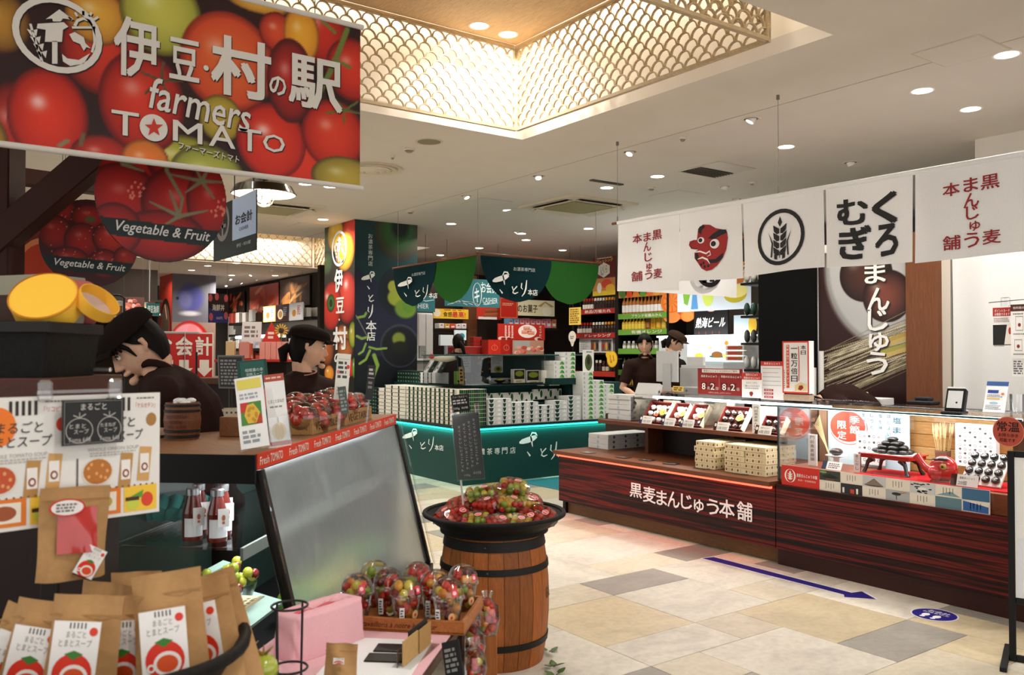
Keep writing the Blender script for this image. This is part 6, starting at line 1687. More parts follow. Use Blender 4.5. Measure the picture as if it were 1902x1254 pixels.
# ---------------------------------------------------------------- tomato stall in the foreground
def cf(x,y,d,roll=0,lean=0,yaw=0):
 """upright frame facing the aisle at depth d, turned, leaned and rolled"""
 a=-YAW+yaw
 m=MX.Translation(at(x,y,d=d))@MX.Rotation(a,4,'Z')@MX.Rotation(PI/2-lean,4,'X')@MX.Rotation(roll,4,'Z')
 return m
CA_=math.atan2(.738,.675)
MC=T(.931,2.659,0,rz=CA_)
BLK='0c0b0b'
t=thing('chilled_counter','chilled counter with misted sloping glass, wooden top and red printed edge','counter',(1.6,3.4,0),0)
MB(MC).box(-.02,0,1.135,1.76,.56,1.18,'946846',.003).build('counter_slab','woody',t,W=True)
b=MB(MC@fr((0,-.004,1.131),(1,0,0))@MX.Rotation(0,4,'X'));b.box(0,0,-.006,1.755,.05,0,'dd3a1e')
for k in range(7):b.text('Fresh',.055+.25*k,.025,.075,.026,'fbe9dc',.0006,.01,fit=False).text('TOMATO',.155+.25*k,.026,.105,.028,'fbe9dc',.0006,.03)
b.build('printed_edge','print',t,W=True)
SL=math.atan2(.17,.69)
Mg=MC@T(0,-.004,1.13)@MX.Rotation(-SL,4,'X')
MB(Mg).box(.03,0,-.71,1.72,.006,-.002,'c4ccd0').build('misted_glass','misted',t,W=True)
for x0,x1 in((.0,.03),(1.72,1.75)):MB(Mg).box(x0,-.012,-.73,x1,.02,.0,'26231f',.003).build('end_frame','satin',t,W=True)
MB(Mg).box(-.01,-.016,-.72,.002,-.004,.0,'ffffff').build('glass_edge','clear',t,W=True)
MB(Mg).box(1.752,-.03,-.74,1.76,-.022,.02,'ffffff').build('glass_edge','clear',t,W=True)
MB(MC).box(-.03,-.01,1.09,-.0205,.56,1.181,BLK,.002).build('end_band','satin',t,W=True)
MB(MC).lathe([(.0001,.0),(.012,0),(.012,.006)],'1c1a1a',12).build('band_bolt','gloss',t,W=False)if False else None
MB(MC).box(-.02,-.2,0,1.76,.54,.42,BLK,.004).build('base_cabinet','satin',t,W=True)
MB(MC).box(.0,.51,.42,1.74,.54,1.13,'20302c').build('back_panel','satin',t,W=True)
MB(MC).box(1.735,0,.42,1.75,.51,1.13,'1a1c1c').build('end_panel','satin',t,W=True)
MB(MC).add([(0,0,1.13),(0,-.17,.42),(0,.51,.42),(0,.51,1.13)],[(0,1,2,3)],'ffffff').build('side_glass','glass',t,W=True)
MB(MC).box(.02,.06,.872,1.72,.5,.88,'ffffff',.001).build('glass_shelf','glass',t,W=True)
MB(MC).box(.02,.05,.84,1.72,.06,.88,'c8d0cc').build('shelf_rail','metal',t,W=True)
MB(MC).box(.05,.1,1.1,1.7,.13,1.125,'ffffff').build('light_strip','lamp_white',t,W=True)  # glowing strip added inside the case to brighten the misted glass
o=area('added_case_lamp',MC@V((.87,.1,1.095)),1.6,.04,8,(.0,0,CA_),(.93,.98,1))  # lamp added with the strip to brighten the case
o=area('added_case_lamp',MC@V((.87,-.02,.95)),1.6,.5,5,(PI/2-.3,0,CA_),(.93,.98,1))if False else None
def lput(name,mb,mat,lab,cat,x,y,z,grp=None,rz=0):
 o=mb.build(name,mat);o.location=MC@V((x,y,z));o.rotation_euler=(0,0,CA_+rz)
 return tag(o,lab,cat,grp)
for k,(x,y,w)in enumerate(((.12,.27,'front left of five'),(.11,.18,'front right of five'),(.22,.3,'behind left'),(.21,.21,'behind right'),(.31,.26,'rearmost'))):
 o=thing('juice_bottle','dark red juice bottle on the glass shelf, '+w,'bottle',MC@V((x,y,.8805)),CA_-.9,'tomato juice bottles in the chilled case')
 MB().lathe([(.0001,0),(.031,0),(.033,.01),(.033,.09),(.024,.125),(.018,.15)],'5a1a12',16).build('bottle_glass','gloss',o)
 MB().lathe([(.021,.148),(.022,.168),(.018,.172),(.0001,.172)],'c9ced2',16).build('cap','metal',o)
 MB().lathe([(.0338,.015),(.0338,.075)],'cfd3d6',12,a0=-2.6,a1=-.6).build('label_band','paper',o)
 b=MB(T(.012,-.036,.06));b.M=b.M@fr((0,0,0),(1,0,0));b.rect(-.018,-.01,.018,.05,'dcdad6').disc(0,.02,.006,.01,'a8644a',.0006,8).rect(-.004,.0,.004,.008,'a8644a',.0006)
 b.tube([(0,.05,0),(0,.075,.006)],.0008,'3a3a38',4);b.build('hang_tag','paper',o)
b=MB()
for k in range(7):b.tube([(k*.045,.0,.04+.01*(k%2)),(k*.045+.02,.06,.07),(k*.045+.01,.12,.05)],[.03,.045,.03],'3f8f8c',8)
lput('teal_bag',b,'gloss','shiny teal film bag lying at the back of the glass shelf','bag',.42,.3,.8805,rz=PI/2+.2)
b=MB();b.prism([(-.2,-.13),(.22,-.13),(.22,.13),(-.2,.13)],0,.012,'a6c2b4');
for q in((-.2,.1,.22,.13),(-.2,-.13,-.17,.13)):b.box(q[0],q[1],.012,q[2],q[3],.09,'a6c2b4')
lput('green_tray',b,'satin','pale green tilted tray of tomato packs in the chilled case','tray',.2,.2,.62).rotation_euler=(.25,0,CA_)
def cherry(mb,x,y,z,r,c):mb.ball((x,y,z),r,c,8,6)
CT=['c4241a','d8341c','8a1c18','c9b830','8fae34','e08a28','b4201a','d84a24']
for k,(x,y,w,cs)in enumerate(((.37,.3,'left',['7fae34','9a1e18','b8c83a','6a9a2c']),(.42,.2,'right',['d8d84a','c8c83c','e0d850','8a1e1a','b0c83c']))):
 o=thing('tomato_pack','open heap of small tomatoes, %s one on the pale green tray'%w,'tomato pack',MC@V((x-.16,y-.02,.645)),CA_)
 MB().lathe([(.0001,0),(.05,0),(.07,.06),(.068,.06),(.048,.004)],'ffffff',14).build('tub','clear',o)
 for j in range(16 if k else 11):
  m_=MB();cherry(m_,R.uniform(-.045,.045),R.uniform(-.045,.045),.03+.0062*j,.019,cs[j%len(cs)]);m_.build('cherry_tomato','fruit',o)
b=MB().box(-.1,-.04,0,.1,.04,.002,'efe2b8').fake(-.08,-.03,.08,.03,3,'8a7a58',.0026)
lput('paper_note',b,'paper','cream paper note resting on the front edge of the pale green tray','note',.02,.06,.70)
for k in range(9):
 b=MB();c=['3f7a2c','7aa83a','b8b83a','2f5a24','c8a83a','5a8a34','4a6a2a','9ab04a','6a8a3a'][k]
 b.ball((0,0,.075),.075,c,12,8,sx=1.2).tube([(0,0,.14),(.01,0,.17)],[.012,.008],'5a6a2c',6)
 lput('vegetable',b,'leaf','large vegetable lying behind the misted glass, %s from the near end'%NTH[k],'vegetable',.62+k*.125,.08+.07*(k%2),.425,'vegetables behind the misted glass')
def crate(x0,x1,lab):
 h,d=.062,.22
 o=thing('wooden_crate',lab,'crate',MC@V((x0,.04,1.1805)),CA_,'wooden vegetable crates')
 w=x1-x0
 for q in((0,0,w,.012,'front_board'),(0,d-.012,w,d,'rear_board'),(0,.012,.012,d-.012,'end_board'),(w-.012,.012,w,d-.012,'end_board')):
  MB().box(q[0],q[1],0,q[2],q[3],h,'b88a52',.001).build(q[4],'wood',o)
 MB().box(.012,.012,0,w-.012,d-.012,.006,'8a6238').build('bottom_board','wood',o)
 b=MB(fr((0,-.0008,0),(1,0,0)));b.text('VEGETABLE',w/2,h*.5,w*.78,h*.52,'4a3018',0,.015);b.build('lettering','print',[c for c in o.children if c.name.startswith('front_board')][0])
crate(.62,.96,'wooden crate printed with dark capital letters, nearer of two on the counter')
crate(1.03,1.45,'wooden crate printed with dark capital letters, farther of two on the counter')
def tomato_dome(lab,x,y,z,r,tilt,rz,n=9):
 o=thing('tomato_dome',lab,'tomato pack',MC@V((x,y,z)),rz,'clear ball packs of tomatoes on the counter')
 Mt=MX.Rotation(tilt,4,'X')
 b=MB(Mt);b.ball((0,0,0),r,'ffffff',18,12).lathe([(r*1.0,-.004),(r*1.1,-.002),(r*1.1,.002),(r*1.0,.004)],'ffffff',20);b.build('clear_shell','clear',o)
 pts=[]
 for j in range(n*8):
  p=V((R.uniform(-1,1),R.uniform(-1,1),R.uniform(-1,.6)))
  if p.length<1:
   p*=r*.68
   if all((p-q).length>r*.42 for q in pts):pts.append(p)
 for p in pts[:n]:
  c=MB(Mt);c.ball(p,r*.34,R.choice(['d8301a','e0401f','c4281a']),10,7);c.build('cherry_tomato','fruit',o)
DM=[(.66,.09,1.245,.062),(.76,.075,1.235,.064),(.74,.16,1.265,.06),(.86,.1,1.262,.058),(.9,.16,1.272,.058),(.82,.18,1.285,.055),(1.08,.1,1.26,.058),(1.18,.08,1.262,.056),(1.28,.1,1.262,.056),(1.38,.09,1.258,.054),(1.14,.17,1.28,.055),(1.26,.18,1.285,.055),(.96,.06,1.24,.05)]
for k,a in enumerate(DM):
 tomato_dome('clear ball pack of red tomatoes in the %s crate, %s of its pile'%('nearer' if k<6 or k==12 else 'farther',NTH[k if k<6 else(6 if k==12 else k-6)]),a[0],a[1],a[2],a[3],1.0-.1*(k%4),CA_+k*.7)
def leaf(o,M_,w,h,cur,draw,thick=.004,lc='f8f8f7',name='printed_sheet'):
 n=8
 b=MB(M_)
 draw(b)
 for p in range(len(b.v)):pass
 Mi=M_.inverted()
 c=MB(M_);c.box(0,0,-thick,w,h,0,lc)
 c.f=[];c.v=[];c.c=[];c.sm=[]
 def g(u,v):return(u*w,v*h,0)
 c.grid(lambda u,v:(u*w,v*h,-.0006),1,12,lc).grid(lambda u,v:(w-u*w,v*h,-thick),1,12,lc)
 c.v+=b.v;k0=len(c.v)-len(b.v)
 c.f+=[tuple(i+k0 for i in f)for f in b.f];c.c+=b.c;c.sm+=b.sm
 for i,p in enumerate(c.v):
  q=Mi@p
  q.z+=cur*math.sin(PI*min(1,max(0,q.y/h))*.5)**2*-1
  c.v[i]=M_@q
 return c.build(name,'print',o,W=True)
def dl1(b):
 w,h=.085,.225
 b.rect(.006,h*.83,w-.006,h*.97,'efe06a',.0005).fake(.01,h*.68,w-.02,h*.78,2,'a8b0b8',.0005)
 b.rect(.01,h*.32,w-.012,h*.64,'4a8a3a',.0006).rect(.01,h*.5,w*.4,h*.64,'c8342a',.0007).rect(w*.6,h*.32,w-.012,h*.45,'b83a2a',.0007).poly([(.03,h*.34),(.055,h*.34),(.068,h*.48),(.05,h*.62),(.03,h*.6),(.02,h*.46)],'e3b83c',.0009)
 for k in range(9):b.disc(R.uniform(.03,.058),h*R.uniform(.37,.6),.005,.006,'c8902c',.0011,8)
 b.fake(.01,h*.06,w-.02,h*.26,3,'9aa0a4',.0005)
M_=MC@T(.17,.1,1.181,rz=-CA_-YAW+.25)@MX.Rotation(PI/2-.28,4,'X')
M_=cf(448,836,2.62,roll=.16,lean=.12,yaw=.15)
t=thing('leaflet_holder','curved white leaflet stand with a yellow band and food photo at the counter end','leaflet',at(470,838,d=2.62))
leaf(t,M_,.085,.225,.055,dl1)
MB(M_).box(.0,-.006,-.02,.085,.02,-.012,'ffffff').box(.0,-.006,-.012,.085,-.002,.02,'ffffff').build('acrylic_back','clear',t,W=True)
def dl2(b):
 w,h=.062,.23
 b.rect(0,h*.9,w,h,'b8523c',.0004).fake(.006,h*.93,w-.006,h*.97,1,'e8c8b8',.0008).rect(0,0,w,h*.06,'b8523c',.0004)
 b.text('とまとたまねぎ',w/2,h*.62,w*.8,h*.05,'6a6a68',.0006).fake(.01,h*.52,w-.01,h*.56,1,'9a9a98',.0005)
 b.disc(w*.5,h*.2,w*.36,h*.12,'e3d2a0',.0006,20).disc(w*.42,h*.19,w*.14,h*.11,'d8bc7c',.0009,14).disc(w*.62,h*.19,w*.12,h*.1,'d0b070',.001,14).stroke([(w*.5,h*.3),(w*.49,h*.4)],.004,'b8c0a8',.0006)
t=thing('leaflet_holder','slim white leaflet stand with an onion drawing and red header','leaflet',at(520,826,d=2.72))
M_=cf(503,830,2.72,roll=.12,lean=.1,yaw=.2);leaf(t,M_,.062,.23,.02,dl2)
MB(M_).box(-.004,-.004,-.02,.066,.1,-.014,'ffffff').box(.064,-.004,-.014,.066,.1,.04,'ffffff').box(-.004,-.004,.036,.066,.09,.04,'ffffff').build('acrylic_box','clear',t,W=True)
t=thing('booklet','dark green booklet stand with small white print behind the slim leaflet','booklet',at(470,800,d=2.95))
M_=cf(452,800,2.95,roll=.1,lean=.1,yaw=.3)
b=MB(M_);b.box(0,0,-.02,.1,.24,0,'123f38',.002).rect(.01,.18,.09,.235,'1d5a50',.0005).text('相模灘の幸',.055,.205,.06,.012,'d8e4de',.001).text('完熟スープ',.055,.19,.055,.012,'d8e4de',.001).disc(.07,.1,.03,.04,'c84a2c',.0006).disc(.03,.08,.03,.04,'7aa03a',.0007);b.build('cover','print',t,W=True)
def card(name,lab,x,y,d,w,h,roll,draw,col,mat='print',cat='card',yaw=.2,post=0):
 M_=cf(x,y,d,roll=roll,yaw=yaw)
 o=thing(name,lab,cat,at(x,y,d=d))
 b=MB(M_);b.box(0,0,-.003,w,h,0,col,.0006);draw(b,w,h);b.build('printed_card',mat,o,W=True)
 if post:MB(M_).box(w*.4,-post,-.004,w*.6,0,.004,'ffffff').build('clip_post','clear',o,W=True)
 return o
card('price_card','white card with handwritten words standing in the nearer crate',620,742,3.15,.052,.17,-.08,lambda b,w,h:[b.fake(w*.12,h*.45,w*.85,h*.85,4,'4a4644',.0006),b.rect(w*.1,h*.88,w*.9,h*.89,'c0b070',.0006),b.disc(w*.85,h*.72,.006,.008,'d8402c',.0008),b.disc(w*.16,h*.6,.005,.007,'e07a70',.0008),b.fake(w*.15,h*.1,w*.85,h*.3,3,'b8b4ae',.0006)],'e6e4da',yaw=.5,post=.11)
card('price_card','small dark slate tag leaning below the white handwritten card',634,770,3.12,.03,.1,.14,lambda b,w,h:b.fake(w*.1,h*.1,w*.9,h*.9,6,'8d9490',.0006),'4c5450',yaw=.5)
card('price_card','narrow black card standing in the farther crate',678,742,3.7,.035,.15,-.1,lambda b,w,h:[b.fake(w*.15,h*.7,w*.85,h*.92,2,'b8b8b4',.0006),b.rect(w*.1,h*.62,w*.9,h*.64,'b8b8b4',.0006),b.fake(w*.2,h*.3,w*.8,h*.55,2,'7a7c7a',.0006)],'1e2020',yaw=.5,post=.1)
p=MC@V((.43,.47,1.1805))
t=thing('small_barrel','small brown wooden barrel with dark hoops holding wrapped sweets','barrel',p)
MB().lathe([(.0001,0),(.058,0),(.066,.07),(.06,.135),(.054,.135),(.054,.12),(.0001,.12)],'7a4526',24).build('staves','woodz',t)
for z,r in((.012,.0605),(.032,.063),(.105,.064),(.125,.062)):MB().lathe([(r,-.005),(r+.0015,-.004),(r+.0015,.004),(r,.005)],'1a1412',24,c=(0,0,z)).build('hoop','satin',t)
b=MB(T(0,0,0,rz=-YAW));M0=b.M
for tx_,z,h in(('BLUE MOUNTAIN',.085,.012),('COFFEE',.066,.012),('FINEST COFFEE',.048,.01)):
 v0=len(b.v);b.M=fr((0,-.067,z),(1,0,0));b.text(tx_,0,0,.075 if len(tx_)>7 else .045,h,'3a1f12',0)
 for i in range(v0,len(b.v)):b.v[i]=M0@V((b.v[i].x,-math.sqrt(max(0,.0672**2-b.v[i].x**2)),b.v[i].z))
b.build('lettering','print',t)
for k in range(10):
 tag(MB().ball((0,0,0),.016,'e2e2e0',8,6,sx=1.3,sz=.7).build('wrapped_sweet','gloss',loc=(0,0,0)),'white wrapped sweet heaped in the small barrel, %s'%NTH[k],'sweet','wrapped sweets in the small barrel').location=p+V((.03*math.cos(k*2.4)*(k%3)/2,.03*math.sin(k*2.4)*(k%3)/2,.133+.008*(k%2)))
lput('wooden_block',MB().box(0,0,0,.09,.09,.075,'8d5a34',.003),'wood','plain wooden box standing behind the curved leaflet','box',.52,.28,1.1805)
p=at(420,792,d=3.6);p.z=1.1805
t=thing('plastic_basket','white perforated plastic basket behind the counter','basket',p)
b=MB(T(rz=-YAW+.2));Mq=b.M
for q in((-.06,-.045,.06,-.041),(-.06,.041,.06,.045),(-.06,-.041,-.056,.041),(.056,-.041,.06,.041)):b.box(q[0],q[1],0,q[2],q[3],.085,'d8d2bc')
b.box(-.056,-.041,0,.056,.041,.004,'d8d2bc');b.build('basket_wall','satin',t)
b=MB(Mq@fr((0,-.0455,0),(1,0,0)))
for i in range(6):
 for j in range(4):b.rect(-.05+i*.018,.012+j*.018,-.042+i*.018,.02+j*.018,'6a6450')
b.build('perforation','matte',t)
t=thing('soup_poster','pair of white soup posters with food photos on a board in the foreground','poster',(.29,1.76,1.19))
MP=fr((.154,1.738,1.186),(.277,.048,.0));PW,PH=.281,.235
b=MB(MP@MX.Translation((-.04,0,0)));b.box(0,0,-.004,PW+.04,PH,0,'e6e2dc');b.build('panel_board','print',t,W=True)
b=MB(MP)
def poster(x0,w,c1):
 for k in range(5):b.rect(x0+w*(.3+.07*k),PH*.86,x0+w*(.335+.07*k),PH*.97,'2a211d',.001)
 b.text('まるごと',x0+w*.42,PH*.77,w*.52,PH*.085,'35302e',.001,.01,shear=.1).text('とまとスープ' if c1 else 'たまねぎスープ',x0+w*.4,PH*.665,w*.76,PH*.085,'35302e',.001,.01,shear=.1)
 b.text('WHOLE TOMATO SOUP' if c1 else 'WHOLE ONION SOUP',x0+w*.4,PH*.56,w*.66,PH*.03,'a8a49e',.001).fake(x0+w*.1,PH*.5,x0+w*.8,PH*.54,2,'bab6b0',.001)
 b.text('「ケルセチン」' if not c1 else '「リコピン」',x0+w*.82,PH*.9,w*.26,PH*.045,'c04a3a',.001).fake(x0+w*.7,PH*.95,x0+w*.96,PH*.97,1,'77736e',.001)
 b.disc(x0+w*.9,PH*.78,w*.07,PH*.055,'a8783c' if not c1 else 'd0402a',.001)
 b.disc(x0+w*.2,PH*.38,w*.2,PH*.115,'e0d6c8',.0008).disc(x0+w*.2,PH*.385,w*.18,PH*.1,'c4502a' if c1 else 'b8702c',.0012)
 for k in range(8):b.disc(x0+w*(.2+.12*math.cos(k*2.3)),PH*(.385+.06*math.sin(k*1.7)),w*.02,PH*.015,'e0a060',.0015,8)
 for x,y,r_ in((.55,.38,0),(.8,.42,.1)):
  b.poly([(x0+w*(x-.09),PH*(y-.14)),(x0+w*(x+.07),PH*(y-.15)),(x0+w*(x+.11),PH*(y+.13)),(x0+w*(x-.05),PH*(y+.14))],'b88a4c' if x<.7 else 'cfa060',.0012)
  b.rect(x0+w*(x-.05),PH*(y-.08),x0+w*(x+.07),PH*(y+.08),'ece8e2',.0016).disc(x0+w*(x+.01),PH*(y-.03),w*.045,PH*.035,'8a3a22',.002,10).disc(x0+w*(x+.01),PH*(y-.03),w*.025,PH*.02,'efe6dc',.0024,10)
 b.rect(x0,PH*.03,x0+w*.5,PH*.24,'e07a24',.001).rect(x0+w*.06,PH*.06,x0+w*.44,PH*.21,'efe4d4',.0014).disc(x0+w*.25,PH*.135,w*.14,PH*.055,'a0522a' if c1 else 'b8a83c',.0018)
 b.rect(x0+w*.54,PH*.03,x0+w*.98,PH*.24,'f0c43c',.001).disc(x0+w*.66,PH*.09,w*.08,PH*.05,'c8d04a',.0014).disc(x0+w*.85,PH*.12,w*.08,PH*.06,'d8442a',.0014).poly([(x0+w*.58,PH*.14),(x0+w*.8,PH*.2),(x0+w*.78,PH*.14)],'5a9a34',.0015).rect(x0+w*.56,PH*.12,x0+w*.74,PH*.15,'4a2a18',.002)
 for k in range(12):b.disc(x0+w*(.04+.08*k),PH*.245,w*.015,PH*.008,'8a4a20',.0016,6)
poster(-.03,.145,True);poster(.135,.143,False)
b.disc(-.005,PH*.78,.03,.035,'ee7a20',.0012,24)
b.rect(.126,0.02,.129,PH*.5,'5a5652',.0014)
b.build('printed_sheet','print',t,W=True)
t=thing('clip_rail','clear clip rail holding the chalk board over the soup posters','clip',MP@V((.13,PH+.01,.015)))
MB(MP).box(.055,PH+.004,.008,.2,PH+.011,.014,'ffffff',.001).build('rail','clear',t,W=True)
for x in(.068,.19):MB(MP).box(x-.012,PH-.01,.004,x+.012,PH+.03,.02,'ffffff',.005).build('clip_jaw','clear',t,W=True)
t=thing('chalk_board','small black chalk board with drawn tomato and onion clipped on the posters','chalk board',MP@V((.15,PH*.6,.02)))
b=MB(MP@T(.094,PH*.615,.022));CW,CH=.108,.083
b.box(0,0,-.004,CW,CH,0,'1c1a19');b.ring(CW/2,CH/2,CW*.67,CH*.66,.0012,'8a8680',.0006,4);b.build('panel_board','print',t,W=True)
b=MB(MP@T(.094,PH*.615,.0228))
b.text('まるごと',CW*.5,CH*.84,CW*.42,CH*.15,'d0ccc6').ring(CW*.27,CH*.32,CW*.22,CH*.28,.0012,'b8b4ae',0).ring(CW*.76,CH*.32,CW*.2,CH*.28,.0012,'b8b4ae',0)
b.text('とまと',CW*.24,CH*.42,CW*.26,CH*.1,'cac6c0').text('スープ',CW*.3,CH*.3,CW*.24,CH*.1,'cac6c0').text('たまねぎ',CW*.74,CH*.42,CW*.26,CH*.09,'cac6c0').text('スープ',CW*.78,CH*.3,CW*.22,CH*.1,'cac6c0').text('Toma 648',CW*.27,CH*.12,CW*.36,CH*.1,'b8b4ae').text('Toma 648',CW*.76,CH*.12,CW*.34,CH*.1,'b8b4ae')
for q in(.27,.76):b.stroke([(CW*(q-.1),CH*.66),(CW*q,CH*.6),(CW*(q+.1),CH*.68)],.002,'a8a49e',0).stroke([(CW*q,CH*.6),(CW*q,CH*.72)],.0015,'a8a49e',0)
b.build('chalk_writing','print',t,W=True)
def label(b,w,h):
 """white soup label: comb marks, brush words, tomato and cup"""
 b.rect(0,0,w,h,'ece8e4',.0005).rect(0,0,w,h*.045,'3a1a14',.001)
 for k in range(5):b.rect(w*(.34+.08*k),h*.9,w*(.37+.08*k),h*.98,'5a504a',.001)
 b.text('まるごと',w*.5,h*.82,w*.42,h*.09,'8a8682',.001).text('とまとスープ',w*.5,h*.7,w*.7,h*.1,'8a8682',.001)
 b.disc(w*.86,h*.86,w*.09,h*.06,'d83a24',.001).disc(w*.5,h*.29,w*.42,h*.27,'d83018',.001,22)
 b.poly([(w*.3,h*.55),(w*.5,h*.47),(w*.7,h*.55),(w*.5,h*.6)],'3f7a2c',.0014).disc(w*.55,h*.24,w*.3,h*.17,'f0e8e2',.0014,20).disc(w*.55,h*.24,w*.23,h*.12,'d8501f',.0018,18).ring(w*.2,h*.2,w*.09,h*.06,w*.04,'f0e8e2',.0016,12)
def pouch(name,lab,M_,w,h,lw,lh,lx,ly,grp=None,lrot=0,window=False):
 o=thing(name,lab,'pouch',M_@V((w/2,0,0)),0,grp)
 n,m=10,14
 def f(s_):
  def g(u,v):
   th=.022*math.sin(PI*u)**.6*(1-v**2.2)*s_ if v<.86 else .0012*s_
   return(w*(u+(.02*math.sin(v*7)if 0<u<1 else 0)),h*v,th+.004*math.sin(u*9+v*6))
  return g
 b=MB(M_);b.grid(f(1),n,m,'b08656').grid(lambda u,v:f(-1)(1-u,v),n,m,'b08656')
 b.build('kraft_body','kraft',o,W=True)
 b=MB(M_);b.grid(lambda u,v:(w*u,h*(.855+.012*v),.0065),n,1,'a27848');b.build('zip_seam','kraft',o,W=True)
 b=MB(M_@T(lx,ly,.0285,rz=lrot));label(b,lw,lh)
 b.build('printed_label','print',o,W=True)
 if window:
  b=MB(M_);b.grid(lambda u,v:(w*(.22+.58*u),h*(.3+.48*v),.026*math.sin(PI*(.22+.58*u))**.6*(1-(.3+.48*v)**2.2)+.0045+.004*math.sin((.22+.58*u)*9+(.3+.48*v)*6)),8,8,'b8302a');b.build('red_window','gloss',o,W=True)
  b=MB(M_);b.disc(w*.32,h*.8,w*.26,h*.095,'c8281c',.025,22).disc(w*.32,h*.8,w*.23,h*.08,'ece6e2',.0256,22).fake(w*.16,h*.75,w*.48,h*.85,3,'6a6460',.0262);b.build('round_seal','print',o,W=True)
 return o
pouch('kraft_pouch','hanging kraft pouch with a red window and oval seal below the chalk board',MP@T(.05,-.092,.026,rz=-.05),.118,.165,.038,.056,.05,.015,lrot=-.5,window=True)
BG=[(-92,1330,1.46,.30,'leftmost kraft soup pouch, cut by the picture edge'),(-34,1340,1.42,.14,'kraft soup pouch second from the picture edge'),(62,1345,1.38,.03,'upright kraft soup pouch with a shiny label, third from the edge'),(168,1340,1.44,-.06,'kraft soup pouch half hidden between two others'),(262,1330,1.40,-.16,'large front kraft soup pouch standing highest'),(340,1312,1.47,-.24,'kraft soup pouch leaning right behind the large front one'),(380,1292,1.52,-.34,'rightmost kraft soup pouch leaning on the basket rim')]
for k,(x,y,d,roll,lab)in enumerate(BG):
 M_=cf(x,y,d,roll=-roll if False else roll*-1,lean=.22,yaw=.0)
 M_=cf(x,y+42,d,roll=-roll,lean=.2)
 pouch('kraft_pouch',lab,M_,.118,.255 if k==4 else .235,.076,.112,.021,.084,'kraft soup pouches in the black basket')
for k,(x,y,d,roll)in enumerate(((120,1278,1.62,.12),(205,1262,1.66,-.05))):
 pouch('kraft_pouch','back kraft pouch peeking out behind the front row, %s of two'%NTH[k],cf(x,y,d,roll=-roll,lean=.1),.1,.2,.06,.09,.02,.05,'kraft soup pouches in the black basket')
p=at(150,1300,d=1.44)
t=thing('wicker_basket','black round wicker basket holding kraft soup pouches in the foreground','basket',V((p.x,p.y,.76)))
Mb=V((p.x,p.y,0));rr=.262
zt=at(430,1180,d=1.5).z
MB().tube([(p.x+rr*math.cos(a),p.y+rr*math.sin(a),zt+.006*math.sin(a*3))for a in[2*PI*k/40 for k in range(40)]],.011,'1a1716',8,closed=True).build('rim','wicker',t,W=True)
MB().lathe([(.0001,-.2),(.15,-.2),(.2,-.1),(rr,0),(rr-.008,0),(.19,-.1),(.145,-.19)],'1a1716',36,c=(p.x,p.y,zt)).build('wicker_wall','wicker',t,W=True)
t=thing('display_plinth','dark display plinth under the wicker basket and behind the soup posters','plinth',(p.x,p.y,0))
MB(T(p.x,p.y,0,rz=-YAW)).box(-.5,-.2,0,.2,.2,zt-.202,'120d0b',.005).build('plinth_block','darkwood',t,W=True)
MB(T(p.x,p.y,0,rz=-YAW)).box(-.52,-.22,zt-.2015-.02,.22,.22,zt-.2005,'1a120e',.002).build('plinth_slab','darkwood',t,W=True)
t=thing('timber_shelf','dark brown timber shelf unit behind the soup posters','shelf',(.2,2.2,0))
Ms=T(.28,2.14,0,rz=-YAW)
MB(Ms).box(-.42,-.14,1.40,.075,.2,1.447,'4a2216',.003).build('shelf_slab','wood',t,W=True)
MB(Ms).box(-.42,.12,0,.06,.16,1.40,'2a130d',.003).build('back_board','woodz',t,W=True)
MB(Ms).box(.03,-.08,0,.07,.2,1.40,'170e0b',.003).build('upright','woodz',t,W=True)
MB(Ms).box(.05,.1,1.455,.09,.112,1.465,'c8c4be',.002).build('edge_rail','metal',t,W=True)
t=thing('dark_basket','large black rectangular basket on the timber shelf, full of gift boxes','basket',Ms@V((-.15,0,1.4475)))
b=MB(Ms@T(0,0,1.4475))
def taper(b,x0,x1,y0,y1,h,k,c,th=.008):
 for(a,e)in(((x0,y0),(x1,y0)),((x1,y0),(x1,y1)),((x1,y1),(x0,y1)),((x0,y1),(x0,y0))):
  cx,cy=(x0+x1)/2,(y0+y1)/2
  g=lambda q,s_:(cx+(q[0]-cx)*s_,cy+(q[1]-cy)*s_)
  vs=[(*g(a,1),0),(*g(e,1),0),(*g(e,k),h),(*g(a,k),h),(*g(a,.94),.004),(*g(e,.94),.004),(*g(e,k*.95),h),(*g(a,k*.95),h)]
  b.add(vs,[(0,1,2,3),(5,4,7,6),(3,2,6,7)],c)
 b.add([(x0,y0,0),(x1,y0,0),(x1,y1,0),(x0,y1,0)],[(3,2,1,0),(0,1,2,3)],c)
taper(b,-.36,.042,-.1,.12,.112,1.06,'151311');b.build('basket_wall','wicker',t,W=True)
MB(Ms@T(0,0,1.4475)).box(-.38,-.112,.094,.062,-.104,.118,'1b1816',.002).box(.054,-.104,.094,.062,.128,.118,'1b1816',.002).build('rim_band','satin',t,W=True)
t=thing('round_gift_box','large round gift box with a yellow lid tilted in the dark basket','box',at(95,580,d=1.9))
Mr=MX.Translation(at(92,578,d=1.93))@MX.Rotation(-YAW,4,'Z')@MX.Rotation(.85,4,'X')@MX.Rotation(.12,4,'Y')
MB(Mr).lathe([(.0001,-.035),(.064,-.035),(.066,.02)],'b8b4a8',32).build('box_body','paper',t,W=True)
MB(Mr).lathe([(.0695,.0),(.071,.048),(.0695,.05),(.0001,.05)],'f2be3e',36).lathe([(.0702,.046),(.072,.05),(.0695,.053)],'d88a20',36).build('lid','paper',t,W=True)
t=thing('round_gift_box','pink round box lying behind the big yellow lid','box',at(150,570,d=2.0))
